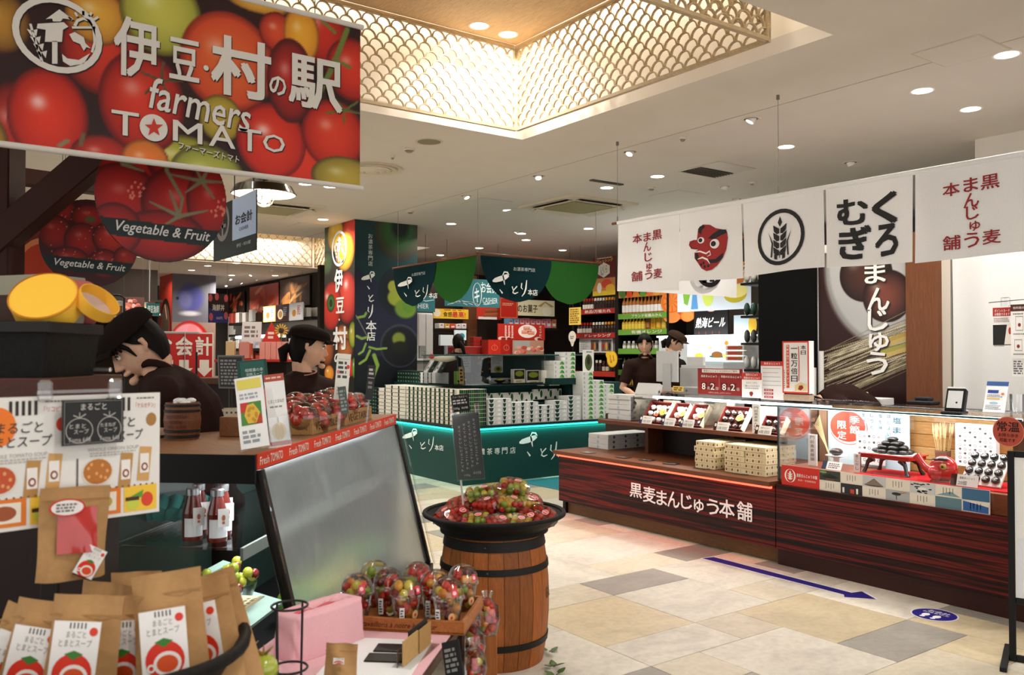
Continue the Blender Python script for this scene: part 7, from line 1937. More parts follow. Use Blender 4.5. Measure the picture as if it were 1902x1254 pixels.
MB(MX.Translation(at(138,566,d=2.02))@MX.Rotation(-YAW-.5,4,'Z')@MX.Rotation(PI/2,4,'X')).lathe([(.0001,-.03),(.056,-.03),(.058,-.028),(.058,.03),(.054,.03),(.054,-.02)],'b8605a',30).build('box_body','paper',t,W=True)
t=thing('yellow_lid','yellow round lid standing on edge at the right of the dark basket','lid',at(180,570,d=1.95))
MB(MX.Translation(at(172,572,d=1.95))@MX.Rotation(-YAW,4,'Z')@MX.Rotation(.72,4,'Y')@MX.Rotation(.35,4,'Z')@MX.Rotation(.25,4,'X')).lathe([(.0001,0),(.046,0),(.048,.002),(.048,.03),(.046,.03),(.045,.004)][::-1],'eab038',30,cols=None).lathe([(.0001,.0045),(.0448,.0045)],'c4aaa0',28).build('lid_shell','paper',t,W=True)
t=thing('square_gift_box','teal and grey open square box at the left of the dark basket','box',at(30,590,d=1.95))
Mq=MX.Translation(at(26,598,d=2.05))@MX.Rotation(-YAW-.35,4,'Z')
MB(Mq).box(-.015,-.06,0,.16,.06,.105,'8d8a78',.002).rect(0,0,0,0,'8d8a78').build('box_body','paper',t,W=True)
MB(Mq).box(-.0165,-.06,0.005,-.0155,.06,.104,'4ab0ac').box(.0,-.0612,.0,.1,-.0605,.06,'3a241c').build('teal_side','paper',t,W=True)
MB(Mq@T(-.06,-.02,0,ry=.25)).box(-.012,-.05,0,.0,.05,.085,'4fb4b0',.002).build('teal_lid','paper',t,W=True)
TB='3a1a10'
def beam(name,lab,a,e,w,h,up=(0,0,1)):
 a,e=V(a),V(e);M_=fr(a,e-a,v=up);l=(e-a).length
 o=MB(M_).box(0,-h/2,-w/2,l,h/2,w/2,TB,.006).build(name,'darkwood',loc=tuple(a))
 return tag(o,lab,'beam')
p=at(2,500,d=3.9)
tag(MB(T(p.x,p.y,0,rz=-YAW)).box(-.13,-.06,0,.065,.08,CZ,TB,.006).build('timber_post','darkwood',loc=(p.x,p.y,0)),'dark brown timber post at the left picture edge','post')
beam('timber_brace','diagonal dark brown timber brace rising from the post under the banner',at(-20,462,d=3.88),at(215,262,d=3.88),.1,.13)
beam('timber_beam','horizontal dark timber beam behind the diagonal brace, upper one',at(20,326,d=5.2),at(215,352,d=6.0),.12,.1)
beam('timber_beam','horizontal dark timber beam behind the round strawberry sign, lower one',at(20,418,d=5.4),at(190,395,d=6.6),.1,.12)
board('grapefruit_poster','dim poster of a cut orange fruit at the left behind the post','poster',28,425,120,520,Y=5.2,t=.01,col='6a2a18',hang=True,draw=lambda b:[b.disc(.55,.1,.55,.75,'c87a4a',.0006,28),b.disc(.55,.05,.5,.68,'a8381f',.0009,28)])
def rsign(cx,cy,rx,ry,Yp,lab,paint,band):
 pl=PL(Y=Yp);u,v=pl.q(cx,cy);a,e=pl.wh(cx,cy,2*rx,2*ry);a/=2;e/=2
 o=thing('round_sign',lab,'sign',(u,Yp,v))
 b=MB(fr((0,Yp,0),(1,0,0)));b.M=b.M@MX.Translation((u,v,0))
 b.lathe([(.0001,-.008),(a,-.008),(a,-.0005)],'2a1a14',48,smooth=False,sy=e/a);b.build('panel_disc','satin',o,W=True)
 pic=Pic(2*a,2*e,120,120,'3a0c0c');paint(pic,a,e)
 y0,y1=band
 pic.put(((pic.Y>2*e*y0-(pic.X-a)*.05)&(pic.Y<2*e*y1-(pic.X-a)*.05))*1.0,'10211f')
 pic.build('picture',fr((u-a,Yp-.001,v-e),(1,0,0)),o,mask=lambda x,y:((x-a)/a)**2+((y-e)/e)**2<.995,W=True)
 c=MB(fr((u,Yp-.004,v-e),(1,0,0)));c.text('Vegetable & Fruit',0,e*(y0+y1),a*1.45,e*.2,'d8d6d0',0,.02,shear=.25,rot=-.05);c.build('lettering','print',o,W=True)
 for q in(-.5,.5):MB().tube([(u+a*q,Yp+.004,v+e*.86),(u+a*q,Yp+.004,roof(u+a*q,Yp))],.0015,'3a3632',4).build('hanging_cord','satin',o,W=True)
def pt1(p,a,e):
 for x,y,rx,ry in((.5,1.5,.6,.5),(1.4,1.6,.7,.5),(.4,.95,.55,.5),(1.25,.9,.6,.6),(1.75,1.0,.4,.6),(1.0,.4,.7,.4),(.3,.45,.4,.4)):p.fruit(x*a,y*e,rx*a,ry*e,'b01a12','6a0a08',hl=(-.1,.2),k=.35)
 for x,y in((.6,1.02),(1.86,.9)):
  for k in range(14):p.ell(x*a+R.uniform(-.12,.12)*a,y*e+R.uniform(-.15,.15)*e,.02*a,.025*e,'d87a64')
 G='7a7a5a'
 def ln(pts,w):p.line([(q[0]*a,q[1]*e)for q in pts],w*a,G,w*a*.4)
 ln([(1.05,1.75),(1.05,1.4),(1.3,1.0),(1.25,.72)],.08);ln([(1.05,1.7),(.5,1.6),(.4,1.45)],.07);ln([(1.15,1.8),(1.5,1.5),(1.6,1.3)],.08)
 for q in(((1.6,1.3),(1.95,1.32)),((1.6,1.3),(1.75,1.6)),((1.6,1.3),(1.35,1.1)),((1.6,1.3),(1.8,1.05)),((1.6,1.3),(1.1,1.35)),((.4,1.45),(.1,1.7)),((.4,1.45),(.9,1.5)),((.4,1.42),(.7,1.35)),((1.25,.72),(.8,.9)),((1.25,.72),(1.7,.85)),((1.25,.72),(1.0,.55)),((1.25,.72),(1.1,1.1))):ln(q,.07)
rsign(303,365,122,122,3.7,'large round hanging sign of tomatoes on the vine with white script',pt1,(.16,.29))
def pt2(p,a,e):
 for k,(x,y,rx,ry)in enumerate(((.4,1.7,.35,.3),(1.0,1.6,.4,.3),(1.6,1.6,.35,.35),(.3,1.2,.35,.4),(.85,1.05,.38,.42),(1.45,1.15,.42,.4),(.6,.6,.4,.3),(1.3,.55,.35,.35),(1.75,.7,.28,.3))):
  p.fruit(x*a,y*e,rx*a,ry*e,'9a1a14' if k!=5 else 'b82c22','4a0a08',hl=(-.2,.3),k=.3)
 for k in range(60):p.ell(R.uniform(.2,1.8)*a,R.uniform(.4,1.8)*e,.012*a,.016*e,'c86a50')
 for x,y in((1.8,.55),(1.0,1.55)):p.ell(x*a,y*e,.14*a,.1*e,'4a5a34',soft=.6)
rsign(167,452,92,81,4.6,'smaller round hanging sign of dark strawberries with white script',pt2,(.16,.32))
t=thing('cashier_sign','pale blue hanging cashier sign with brush characters and dark lower band','sign',at(450,420,X=1.5))
b=pan(397,375,476,473,X=1.5);y1=at(397,400,X=1.5).y;y2=at(476,400,X=1.5).y;ym=at(432,400,X=1.5).y
Mz=fr((1.5,0,0),(0,-1,0))
zt_,zb_2=2.335,2.025
MB(Mz).box(-y1,zb_2,-.006,-y2,zt_,0,'10211f').rect(-ym,zb_2+.085,-y2,zt_,'c2d6f4',.001).rect(-y1,zb_2+.085,-ym,zt_,'1a1817',.001).build('panel_board','print',t,W=True)
b=MB(Mz);xc=-(ym+y2)/2;w=ym-y2
b.text('お会計',xc,2.215,w*.72,.055,'17181c',.0018,.03).text('CASHIER',xc,2.16,w*.4,.018,'2a2c30',.0018).text('伊豆・村の駅',xc,2.075,w*.6,.02,'c8d4d0',.0018,.01)
xl=-(y1+ym)/2;b.ring(xl-.0,2.23,.12,.105,.03,'8d8a84',.0018,30).rect(xl-.015,2.14,xl+.015,2.26,'8d8a84',.002).rect(xl-.06,2.2,xl+.06,2.22,'8d8a84',.002)
b.build('lettering','print',t,W=True)
for y in(ym-.03,y2+.04):MB().tube([(1.5,y,zt_),(1.5,y,roof(1.5,y))],.003,'24211f',5).build('hanging_chain','satin',t,W=True)
p=at(490,362,d=5.2)
t=thing('pendant_lamp','black enamel pendant lamp with glowing caged bulb under the tomato banner','lamp',p)
MB().lathe([(.19,.0),(.195,.004),(.17,.05),(.1,.085),(.05,.1),(.045,.16),(.02,.17)],'14130f',36).build('shade','gloss',t)
MB().lathe([(.188,.002),(.165,.045),(.095,.078),(.0001,.09)],'efe6d4',36).build('shade_lining','satin',t)
MB().ball((0,0,-.0),.048,'fff4dc',14,10,sz=1.1).build('bulb','bulb',t)
b=MB()
for k in range(6):a=k*PI/3;b.tube([(.06*math.cos(a),.06*math.sin(a),.03),(.062*math.cos(a),.062*math.sin(a),-.03),(.035*math.cos(a),.035*math.sin(a),-.065),(0,0,-.072)],.003,'cfc8b8',5)
for z,r in((-.02,.063),(-.05,.052)):b.tube([(r*math.cos(q*PI/8),r*math.sin(q*PI/8),z)for q in range(16)],.003,'cfc8b8',5,closed=True)
b.build('wire_cage','metal',t)
MB().tube([(0,0,.17),(0,0,roof(p.x,p.y)-p.z)],.006,'17130f',6).build('cord','satin',t)
l=D.lights.new('bulb_light','POINT');l.energy=9;l.color=(1,.88,.68);l.shadow_soft_size=.05;o=D.objects.new('bulb_light',l);o.location=p+V((0,0,-.085));CO.link(o)
BY=3.205
t=thing('tomato_banner','huge hanging banner printed with tomatoes, white characters and a round emblem','banner',(.8,BY,2.18))
q0,q1=V((-.35,BY,2.175)),V((1.548,BY,2.84))
pl=PL(Y=BY)
pic=Pic(q1.x-q0.x,q1.z-q0.z,330,120,'2a0e0a')
def bf(x,y,rx,ry,c,c2,**k):
 u,v=pl.q(x,y);w,h=pl.wh(x,y,2*rx,2*ry);pic.fruit(u-q0.x,v-q0.z,w/2,h/2,c,c2,**k)
RD1,RD2,OR1,YL,GR='e0341a','9a1408','e8742c','e0a83a','b8b848'
for a in((560,300,90,60,RD1,RD2),(30,240,70,90,'b8281a','5a0c08'),(190,90,80,90,'d0341c','7a1008'),(340,300,100,50,'b8b23a','7a7a20'),(180,30,60,55,YL,'b06a20'),(300,25,78,80,'c8c050','8a8a2c'),(480,5,60,20,YL,'a8702c'),(90,215,78,92,RD1,RD2),(190,290,60,40,'c02a1a','7a1008'),
(265,190,82,98,'d8341e','8a1008'),(425,115,90,95,'e0642c','c83a1c'),(270,300,46,42,OR1,'c0701f'),(410,220,42,45,'c8a83a','8a7a20'),(385,330,72,62,'b8b848','7a8030'),(505,262,66,72,RD1,'b01c0c'),(620,250,60,66,'e03a1c','a01408'),(640,330,62,40,'b8a03c','7a6a20'),(515,60,35,38,'d84a24','8a1c0c'),(600,60,50,70,'c82c18','6a0c08'),(560,65,34,55,'eaa62c','c87a1c'),(540,150,45,80,'b8241a','5a0c08'),(655,130,50,60,'d8341c','8a1008'),
(0,40,60,60,'b8822c','5a3a14'),(-90,100,90,90,'c8301c','6a0c08'),(-60,260,80,70,'c89a34','7a5a1c')):bf(*a,hl=(-.25,.25),k=.9 if a[4]==RD1 else .5)
def bl(pts,w,c='6a7a34'):pic.line([(pl.q(*p)[0]-q0.x,pl.q(*p)[1]-q0.z)for p in pts],w,c)
bl([(645,55),(620,120),(590,180)],.022);bl([(600,40),(622,60)],.014);bl([(620,110),(650,125)],.014)
for a in range(5):bl([(640,205),(640+34*math.cos(a*1.3+.3),205+22*math.sin(a*1.3+.3))],.009,'5a6a2c')
for a in range(5):bl([(300,150),(300+40*math.cos(a*1.2),150+34*math.sin(a*1.2))],.01,'5a4a2c')
bl([(110,270),(125,262)],.014,'8a7a5a');bl([(150,268),(155,250)],.014,'6a5a3a')
pic.build('tomato_print',fr((q0.x,BY,q0.z),(1,0,0)),t,W=True)
MB().box(q0.x,BY+.0005,q0.z,q1.x,BY+.003,q1.z,'6a1a12').build('backing_cloth','cloth',t,W=True)
for z in(q0.z,q1.z):MB().tube([(q0.x,BY,z),(q1.x+.012,BY,z)],.011,'d8d2c8',10).build('pole','satin',t,W=True)
def btext(off,c):
 b=PL(Y=BY,off=off);s_=0 if off>.004 else 2
 for ch,x,y,w,h,th in(('伊',254,90,82,106,.035),('豆',342,112,54,74,.03),('村',448,127,106,104,.045),('の',515,160,30,34,.04),('駅',586,156,96,92,.035)):b.tx(ch,x+s_,y+s_,w,h,c,0,th)
 b.el(382+s_,127+s_,5,5,c,0)
 b.tx('farmers',374+s_,197+s_,188,56,c,0,.02,shear=.06,rot=-.1)
 for ch,x,y,w,h in(('T',232,230,50,44),('M',348,246,54,38),('A',412,254,48,40),('T',463,261,42,40),('O',508,267,40,32)):b.tx(ch,x+s_,y+s_,w,h,c,0,.014)
 b.el(285+s_,238+s_,26,25,c,0)
 b.tx('ファーマーズトマト',388+s_,284+s_,114,14,c,0,.012,rot=-.11)
 emblem(b,108+s_,66+s_,84,70,c,0)
 if off>.004:b.pg([(285+(18 if k%2==0 else 7.5)*math.sin(k*PI/5),238-(18 if k%2==0 else 7.5)*math.cos(k*PI/5))for k in range(10)],'c8361e',.002)
 b.build('lettering' if off>.004 else 'lettering_edge','print',t,W=True)
btext(.003,'2a1a14');btext(.0055,'ded8ce')
for x in(.3,1.35):MB().tube([(x,BY,q1.z),(x,BY,roof(x,BY))],.002,'8a857c',5).build('hanging_wire','metal',t,W=True)
# ---------------------------------------------------------------- barrel with the basket of tomato packs
bp=at(918,1000,d=4.27);bp.z=0
t=thing('wine_barrel','wooden barrel with black iron hoops standing on the stone floor','barrel',bp)
NS=22
def rb(z):return .238+.034*(1-((z-.3)/.32)**2)
for k in range(NS):
 a0,a1=2*PI*k/NS+.004,2*PI*(k+1)/NS-.004
 q=R.uniform(.86,1.08)
 b=MB();zs=[0,.08,.16,.24,.32,.4,.48,.56,.62]
 b.lathe([(rb(z),z)for z in zs]+[(rb(.62)-.02,.62),(rb(.62)-.02,.58)],tuple(min(1,c*q)for c in(.66,.37,.15)),3,a0=a0,a1=a1);b.build('stave','woodz',t)
MB().lathe([(.0001,.575),(.235,.575)],'6a3a1c',28).lathe([(rb(.0)-.012,.0),(rb(.3)-.014,.3),(rb(.6)-.014,.6)],'2a140a',28).build('barrel_head','wood',t)
for z,h in((.585,.045),(.47,.03),(.115,.03)):
 MB().lathe([(rb(z-h/2)+.001,z-h/2),(rb(z-h/2)+.006,z-h/2),(rb(z+h/2)+.006,z+h/2),(rb(z+h/2)+.001,z+h/2)],'15120f',40).build('hoop','satin',t);hp=t.children[-1]if False else[c for c in t.children if c.name.startswith('hoop')][-1]
 a=-YAW-PI/2+(-.15 if z>.5 else-.1)
 MB().ball(((rb(z)+.007)*math.cos(a),(rb(z)+.007)*math.sin(a),z),.005,'6a665f',8,5).build('rivet','metal',hp)
b=MB();a=-YAW+.02
for ch,da,zz in(('B',0,.335),('L',.14,.335)):
 b.M=MX.Rotation(a-.32+da,4,'Z')@fr((rb(zz)+.0025,0,zz),(0,1,0));b.text(ch,0,0,.035,.05,'2a160c',0)
b.build('burnt_lettering','print',t)
zB=.622
t=thing('round_basket','wide black woven basket on the barrel, heaped with tomato packs','basket',bp+V((0,0,zB)))
MB().lathe([(.0001,.0),(.24,.0),(.3,.045),(.345,.085),(.335,.085),(.29,.05),(.22,.012),(.0001,.012)],'1c1917',44).build('woven_wall','wicker',t)
MB().tube([(.345*math.cos(2*PI*k/48),.345*math.sin(2*PI*k/48),.086)for k in range(48)],.012,'1e1b19',8,closed=True).build('rim','wicker',t)
MB().lathe([(.27+.0,.03),(.268,.0),(.24,-.0015)],'141210',40).build('base_ring','wicker',t)
def clam(lab,loc,rz,tilt,roll,cs,k):
 o=thing('tomato_pack',lab,'tomato pack',loc,0,'clear clamshell packs of cherry tomatoes on the barrel')
 Mt=MX.Rotation(rz,4,'Z')@MX.Rotation(tilt,4,'X')@MX.Rotation(roll,4,'Y')
 b=MB(Mt)
 n=14
 def ov(s_,z):return[(s_*.078*(abs(math.cos(a))**.7)*(1 if math.cos(a)>0 else-1),s_*.056*(abs(math.sin(a))**.7)*(1 if math.sin(a)>0 else-1),z)for a in[2*PI*i/n for i in range(n)]]
 lv=[ov(.8,-.028),ov(1,.0),ov(1.12,.002),ov(1,.004),ov(.92,.03),ov(.6,.042)]
 vs=[p for l in lv for p in l]
 fs=[(i*n+j,i*n+(j+1)%n,(i+1)*n+(j+1)%n,(i+1)*n+j)for i in range(5)for j in range(n)]+[tuple(range(n))[::-1],tuple(5*n+j for j in range(n))]
 b.add(vs,fs,'ffffff');b.build('clear_shell','clear',o)
 for i in range(4):
  for j in range(3):
   for l in range(2):
    c=MB(Mt);c.ball((-.048+i*.032+R.uniform(-.004,.004),-.03+j*.03,-.01+l*.026),.0165,R.choice(cs),8,6);c.build('cherry_tomato','fruit',o)
 c=MB(Mt@T(.02,-.005,.0428));c.disc(0,0,.017,.017,'e8a0a0',.0006,16).disc(0,0,.013,.013,'c84a4a',.001,14).rect(-.01,-.002,.01,.002,'f0d0cc',.0014);c.build('round_seal','print',o)
RC,MXC=['c8241a','d8301c','b41c16','d04028'],['d8c83a','9ab83a','e8d050','c8241a','b8c040','e0a830']
PK=[(-.27,-.02,.1,0),(-.2,-.14,.11,0),(-.1,-.2,.1,1),(.02,-.22,.09,0),(.13,-.2,.09,1),(.2,-.13,.1,0),(.27,-.04,.1,0),(-.17,.05,.14,0),(-.04,-.08,.16,0),(.08,-.08,.165,1),(.18,.02,.15,1),(.0,.06,.2,1),(.11,.06,.23,1),(-.08,.02,.2,1),(-.2,.14,.12,0),(.05,.18,.15,0),(.2,.15,.14,0)]
for k,(u,w,z,m_)in enumerate(PK):
 a=-YAW
 clam('clear pack of %s cherry tomatoes in the barrel basket, %s from the near left'%('mixed' if m_ else 'red',NTH[k]),bp+V((.86*(u*math.cos(a)-w*math.sin(a)),.86*(u*math.sin(a)+w*math.cos(a)),zB+z-.03)),a+R.uniform(-.8,.8),.35+R.uniform(-.15,.2),u*1.2,MXC if m_ else RC,k)
t=thing('chalk_sign','tall black chalk price sign in a clear sleeve standing in the barrel basket','sign',at(853,930,d=4.25))
M_=cf(850,892,4.25,roll=-.1+.2*0,yaw=.18)
M_=cf(851,892,4.25,roll=.1,yaw=-.2)
b=MB(M_);b.box(0,0,-.004,.135,.325,0,'1a1a19')
for k in range(4):b.vtext('甘くておいしいミニトマト',.108-k*.026,.29-.01*k,.012,.0195,'d0cec8',.0006,.02)
b.text('100g',.05,.02,.03,.012,'c8c6c0',.0006).text('¥498',.1,.03,.04,.016,'b8b6b0',.0006);b.build('chalk_panel','print',t,W=True)
MB(M_).box(-.004,-.004,.003,.139,.329,.0045,'ffffff').build('clear_sleeve','clear',t,W=True)
MB(M_).tube([(.012,.0,-.006),(.012,-.16,-.006)],.0055,'c9c2b8',8).build('stick','satin',t,W=True)
b=MB(M_@T(.0,.335,0,rz=.02));b.box(.005,0,-.003,.095,.085,0,'171716').text('アメーラ(ルビー)',.05,.072,.075,.014,'d8d6d0',.0006).fake(.012,.036,.088,.062,2,'c8c6c0',.0006).text('100g  ¥698',.05,.016,.07,.014,'d8d6d0',.0006);b.build('price_card','print',t,W=True)
for x in(-.008,.12):MB(M_).box(x,.315,-.006,x+.022,.37,.012,'ffffff',.003).build('clip_jaw','clear',t,W=True)
for k,(x,y)in enumerate(((1020,1212),(1028,1240),(1032,1256))):
 b=MB()
 for j in range(3):
  a=j*2.1+k;cx,cy=.03*math.cos(a),.03*math.sin(a)
  b.M=T(cx,cy,.008+.006*j,rz=a,ry=-.3);b.poly([(-.02,-.012),(.0,-.02),(.022,-.006),(.03,.004),(.02,.012),(.0,.018),(-.018,.01)],'4a6a2c')
 b.M=MX();b.tube([(0,0,.004),(.03,.01,.006)],.002,'5a5a34',5)
 tag(b.build('ivy_sprig','leaf',loc=(0,0,0)),'small green ivy sprig on the floor beside the barrel, %s'%NTH[k],'ivy','ivy sprigs by the barrel').location=at(x,y,Z=0)
# ---------------------------------------------------------------- low table with cups, cloth and cards
T0,T1,T2=V((.97,2.186,0)),V((1.233,1.92,0)),V((1.404,2.102,0))
au=(T1-T0).normalized();av=V((-au.y,au.x,0));TZ=.75
MT=MX.Translation((T0.x,T0.y,0))@MX.Rotation(math.atan2(au.y,au.x),4,'Z')
t=thing('low_table','low dark wooden table with a pink striped cloth in the foreground','table',MT@V((.1,-.2,0)))
MB(MT).box(-.12,-.5,TZ-.03,.34,.24,TZ-.004,'4a2a1a',.003).build('table_slab','wood',t,W=True)
for q in((-.1,-.48),(.29,-.48),(-.1,.19),(.29,.19)):MB(MT).box(q[0],q[1],0,q[0]+.035,q[1]+.035,TZ-.03,'2e1a10').build('leg','wood',t,W=True)
MB(MT).box(-.11,-.47,.2,.33,.22,.22,'2e1a10').build('lower_shelf','wood',t,W=True)
tag(MB(MT).box(-.115,-.49,TZ-.0035,.335,.236,TZ,'e8b8c0').build('pink_cloth','cloth',loc=tuple(MT@V((.1,-.1,TZ)))),'pink striped cloth spread on the low table','cloth')
t=thing('wooden_tray','shallow wooden tray with dark script holding cups of tomatoes','tray',MT@V((.187,.12,TZ+.001)))
z0=TZ+.0008
MB(MT).box(0,0,z0,.374,.25,z0+.008,'a8622c',.001).build('tray_floor','wood',t,W=True)
for q,nm in(((0,0,.374,.011),'front_board'),((0,.239,.374,.25),'rear_board'),((0,.011,.011,.239),'end_board'),((.363,.011,.374,.239),'end_board')):MB(MT).box(q[0],q[1],z0+.002,q[2],q[3],z0+.036,'b06a34',.001).build(nm,'wood',t,W=True)
b=MB(MT@fr((0,-.0008,z0),(1,0,0)));b.text('Travaillons à notre bonheur',.19,.019,.22,.014,'3a1c0c',0,0,shear=.3);b.build('script_lettering','print',t,W=True)
proto_cup=None
def cup(lab,p,seed):
 o=thing('tomato_cup',lab,'cup',p,R.uniform(-.3,.3)-YAW,'dome-lidded cups of mixed tomatoes')
 o.scale=(.93,.93,.93)
 MB().lathe([(.0001,.001),(.031,.001),(.0325,.004),(.0445,.082)],'ffffff',24).build('clear_cup','clear',o)
 MB().lathe([(.046,.093),(.0445,.11),(.036,.127),(.02,.138),(.0001,.141)],'ffffff',24).build('dome_lid','clear',o)
 MB().lathe([(.0445,.08),(.0495,.081),(.0495,.087),(.0455,.089),(.046,.094)],'ffffff',24).build('rim','rim_clear',o)
 pts=[]
 rr_=random.Random(seed)
 for j in range(900):
  r=rr_.uniform(.0118,.0158)
  z=rr_.uniform(.014,.113);lim=.03+.013*z/.085-r if z<.085 else math.sqrt(max(0,.048**2-(z-.088)**2))-r
  if lim<.001:continue
  a,q=rr_.uniform(0,2*PI),math.sqrt(rr_.random())*lim
  p_=V((q*math.cos(a),q*math.sin(a),z))
  if all((p_-k[0]).length>(r+k[1])*.88 for k in pts):pts.append((p_,r))
  if len(pts)>25:break
 for p_,r in pts:
  c=MB();c.ball(p_,r,rr_.choice(['c8281c','d8401f','8a1c18','e0902c','c8b83a','8aa834','5a1a18','e8a838','b82a20']),8,6,sz=rr_.choice([1,1,1.2]));c.build('cherry_tomato','fruit',o)
 b=MB(T(0,0,0));b.M=fr((-.012,-.0425,.03),(1,0,0),v=(0,-.15,1));b.rect(-.012,-.02,.002,.03,'e6e6e4').fake(-.01,-.015,.0,.025,5,'55585c',.0006);b.build('barcode_label','paper',o)
 b=MB(fr((.022,-.036,.035),(.85,.5,0),v=(0,-.15,1)));b.disc(0,0,.01,.014,'d8a878',0,14).disc(0,.0,.004,.005,'c8402c',.0006,8);b.build('round_seal','paper',o)
 b=MB(fr((.03,-.034,.104),(.75,.66,0),v=(-.2,.2,1)));b.rect(-.008,-.01,.01,.012,'d8485a').disc(0,.001,.006,.006,'f0c0c4',.0006,10);b.build('pink_label','paper',o)
for k,((x,y),w)in enumerate((((.06,.05),'front row, leftmost'),((.125,.126),'middle row, left one'),((.2,.05),'front row, middle'),((.318,.05),'front row, rightmost'),((.325,.2),'back row, rightmost by the barrel'),((.262,.126),'middle row, right one'),((.06,.2),'back row, leftmost'),((.19,.2),'back row, middle'))):
 p=MT@V((x,y,z0+.0082));cup('clear dome-lidded cup of mixed cherry tomatoes, '+w,p,k)
t=thing('cloth_box','pink gingham cloth wrapped box with an open fold in front of the tray','box',MT@V((.02,-.2,TZ)))
Mk=MX.Translation(MT@V((.03,-.14,TZ+.0005)))@MX.Rotation(-YAW+.95,4,'Z')
def soft(u,v):
 a=2*PI*u
 e=.35
 x=.12*abs(math.cos(a))**e*(1 if math.cos(a)>0 else-1);y=.052*abs(math.sin(a))**e*(1 if math.sin(a)>0 else-1)
 if v<.6:k,z=1-.06*v/.6,.105*v/.6
 else:
  w=(v-.6)/.4;k=.94-.94*w;z=.105+.006*math.sin(w*PI)-.022*math.exp(-((y*k)/.012)**2)*(abs(x*k)<.09)
 return(x*k+.002*math.sin(a*7+z*90),y*k+.002*math.sin(a*9),z)
MB(Mk).grid(soft,64,30,'eab4bc').build('cloth_cover','cloth',t,W=True)
b=MB(Mk@MX.Translation((0,0,.0)));
b.grid(lambda u,v:(-.085+.17*u,-.008+.016*v,.0905+.012*abs(v-.5)*2+.003*math.sin(u*12)),16,4,'d8707c');b.build('inner_fold','cloth',t,W=True)
tag(MB(MT@T(.16,-.22,TZ+.0006,rz=.05)).box(-.07,-.2,0,.15,.16,.002,'eceef0',.0005).build('white_sheet','paper',loc=tuple(MT@V((.16,-.22,TZ)))),'white paper sheet on the pink cloth beside the wrapped box','paper')
for k,y in enumerate((-.13,-.2)):
 tag(MB(MT@T(.23,y,TZ+.0028,rz=.08)).box(-.055,-.028,0,.05,.028,.0035,'15130f',.0008).build('black_card','satin',loc=tuple(MT@V((.23,y,TZ+.003)))),'black card lying on the white sheet, %s one'%('farther' if k==0 else 'nearer'),'card','black cards on the white sheet')
t=thing('card_holder','clear holder with kraft cards at the right edge of the low table','card',MT@V((.29,-.16,TZ)))
Mh=MX.Translation(MT@V((.285,-.25,TZ+.003)))@MX.Rotation(math.atan2(au.y,au.x)+PI/2-.12,4,'Z')
MB(Mh).box(0,.002,0,.09,.006,.06,'b8945c',.0006).build('kraft_card','kraft',t,W=True)
MB(Mh).box(.095,.0,0,.17,.004,.058,'a8824c',.0006).build('kraft_card','kraft',t,W=True)
MB(Mh).box(.05,.01,0,.17,.013,.068,'2a2622',.0006).build('dark_card','paper',t,W=True)
MB(Mh).box(-.01,-.02,-.002,.18,.03,0.0,'ffffff').box(-.01,.014,0,.18,.016,.04,'ffffff').build('clear_base','clear',t,W=True)
pouch('kraft_pouch','blurred kraft pouch with a pink print standing before the pink wrapped box',cf(600,1289,1.88,roll=-.04,lean=.1),.07,.108,.024,.014,.023,.07)
p=at(538,1125,d=1.95)
t=thing('wire_stand','thin dark wire stand with round rings at the foot of the misted glass','stand',V((p.x,p.y,.7505)))
for z in(p.z,p.z-.14):MB().tube([(p.x+.04*math.cos(k*PI/12),p.y+.04*math.sin(k*PI/12),z)for k in range(24)],.0028,'2a2827',6,closed=True).build('ring','satin',t,W=True)
for k in range(4):a=k*PI/2+.4;MB().tube([(p.x+.04*math.cos(a),p.y+.04*math.sin(a),p.z),(p.x+.036*math.cos(a),p.y+.036*math.sin(a),.7505)],.0025,'2a2827',6).build('wire_leg','satin',t,W=True)
for k,(x,y,c)in enumerate(((462,1240,'c8a83a'),(490,1250,'a8b03c'),(445,1225,'b8702c'))):
 b=MB(T(0,0,0));b.ball((0,0,.03),.03,c,10,8)
 for j in range(5):b.poly([(0,0,),(.012,.004),(.03,0)],'6a7a34',.061)if False else b.tube([(0,0,.058),(.02*math.cos(j*1.26),.02*math.sin(j*1.26),.072)],[.004,.001],'8a6a2c',5)
 tag(b.build('small_squash','fruit',loc=(0,0,0)),'small yellow squash on the dark ledge by the basket, %s'%NTH[k],'vegetable','small squashes on the dark ledge').location=at(x,y+20,d=1.75)
pq_=at(465,1275,d=1.75)
tag(MB(T(pq_.x,pq_.y,0,rz=-YAW)).box(-.1,-.1,0,.1,.06,pq_.z-.004,'0d0b0b',.004).rect(-.09,-.07,.09,.07,'171412',pq_.z-.0035).build('dark_ledge','satin',loc=(pq_.x,pq_.y,0)),'small black ledge carrying the yellow squashes','ledge')
p=at(900,1190,d=2.75)
t=thing('side_board','plain plywood side board of a rack right of the low table','rack',V((p.x,p.y,0)))
MB(T(p.x,p.y,0,rz=-YAW)).box(-.05,0,0,.04,.012,p.z+.02,'a8622e',.002).build('plywood_board','woodz',t,W=True)
MB(T(p.x,p.y,0,rz=-YAW)).box(-.06,-.06,0,.05,.07,.03,'5a3218',.002).build('foot_block','wood',t,W=True)
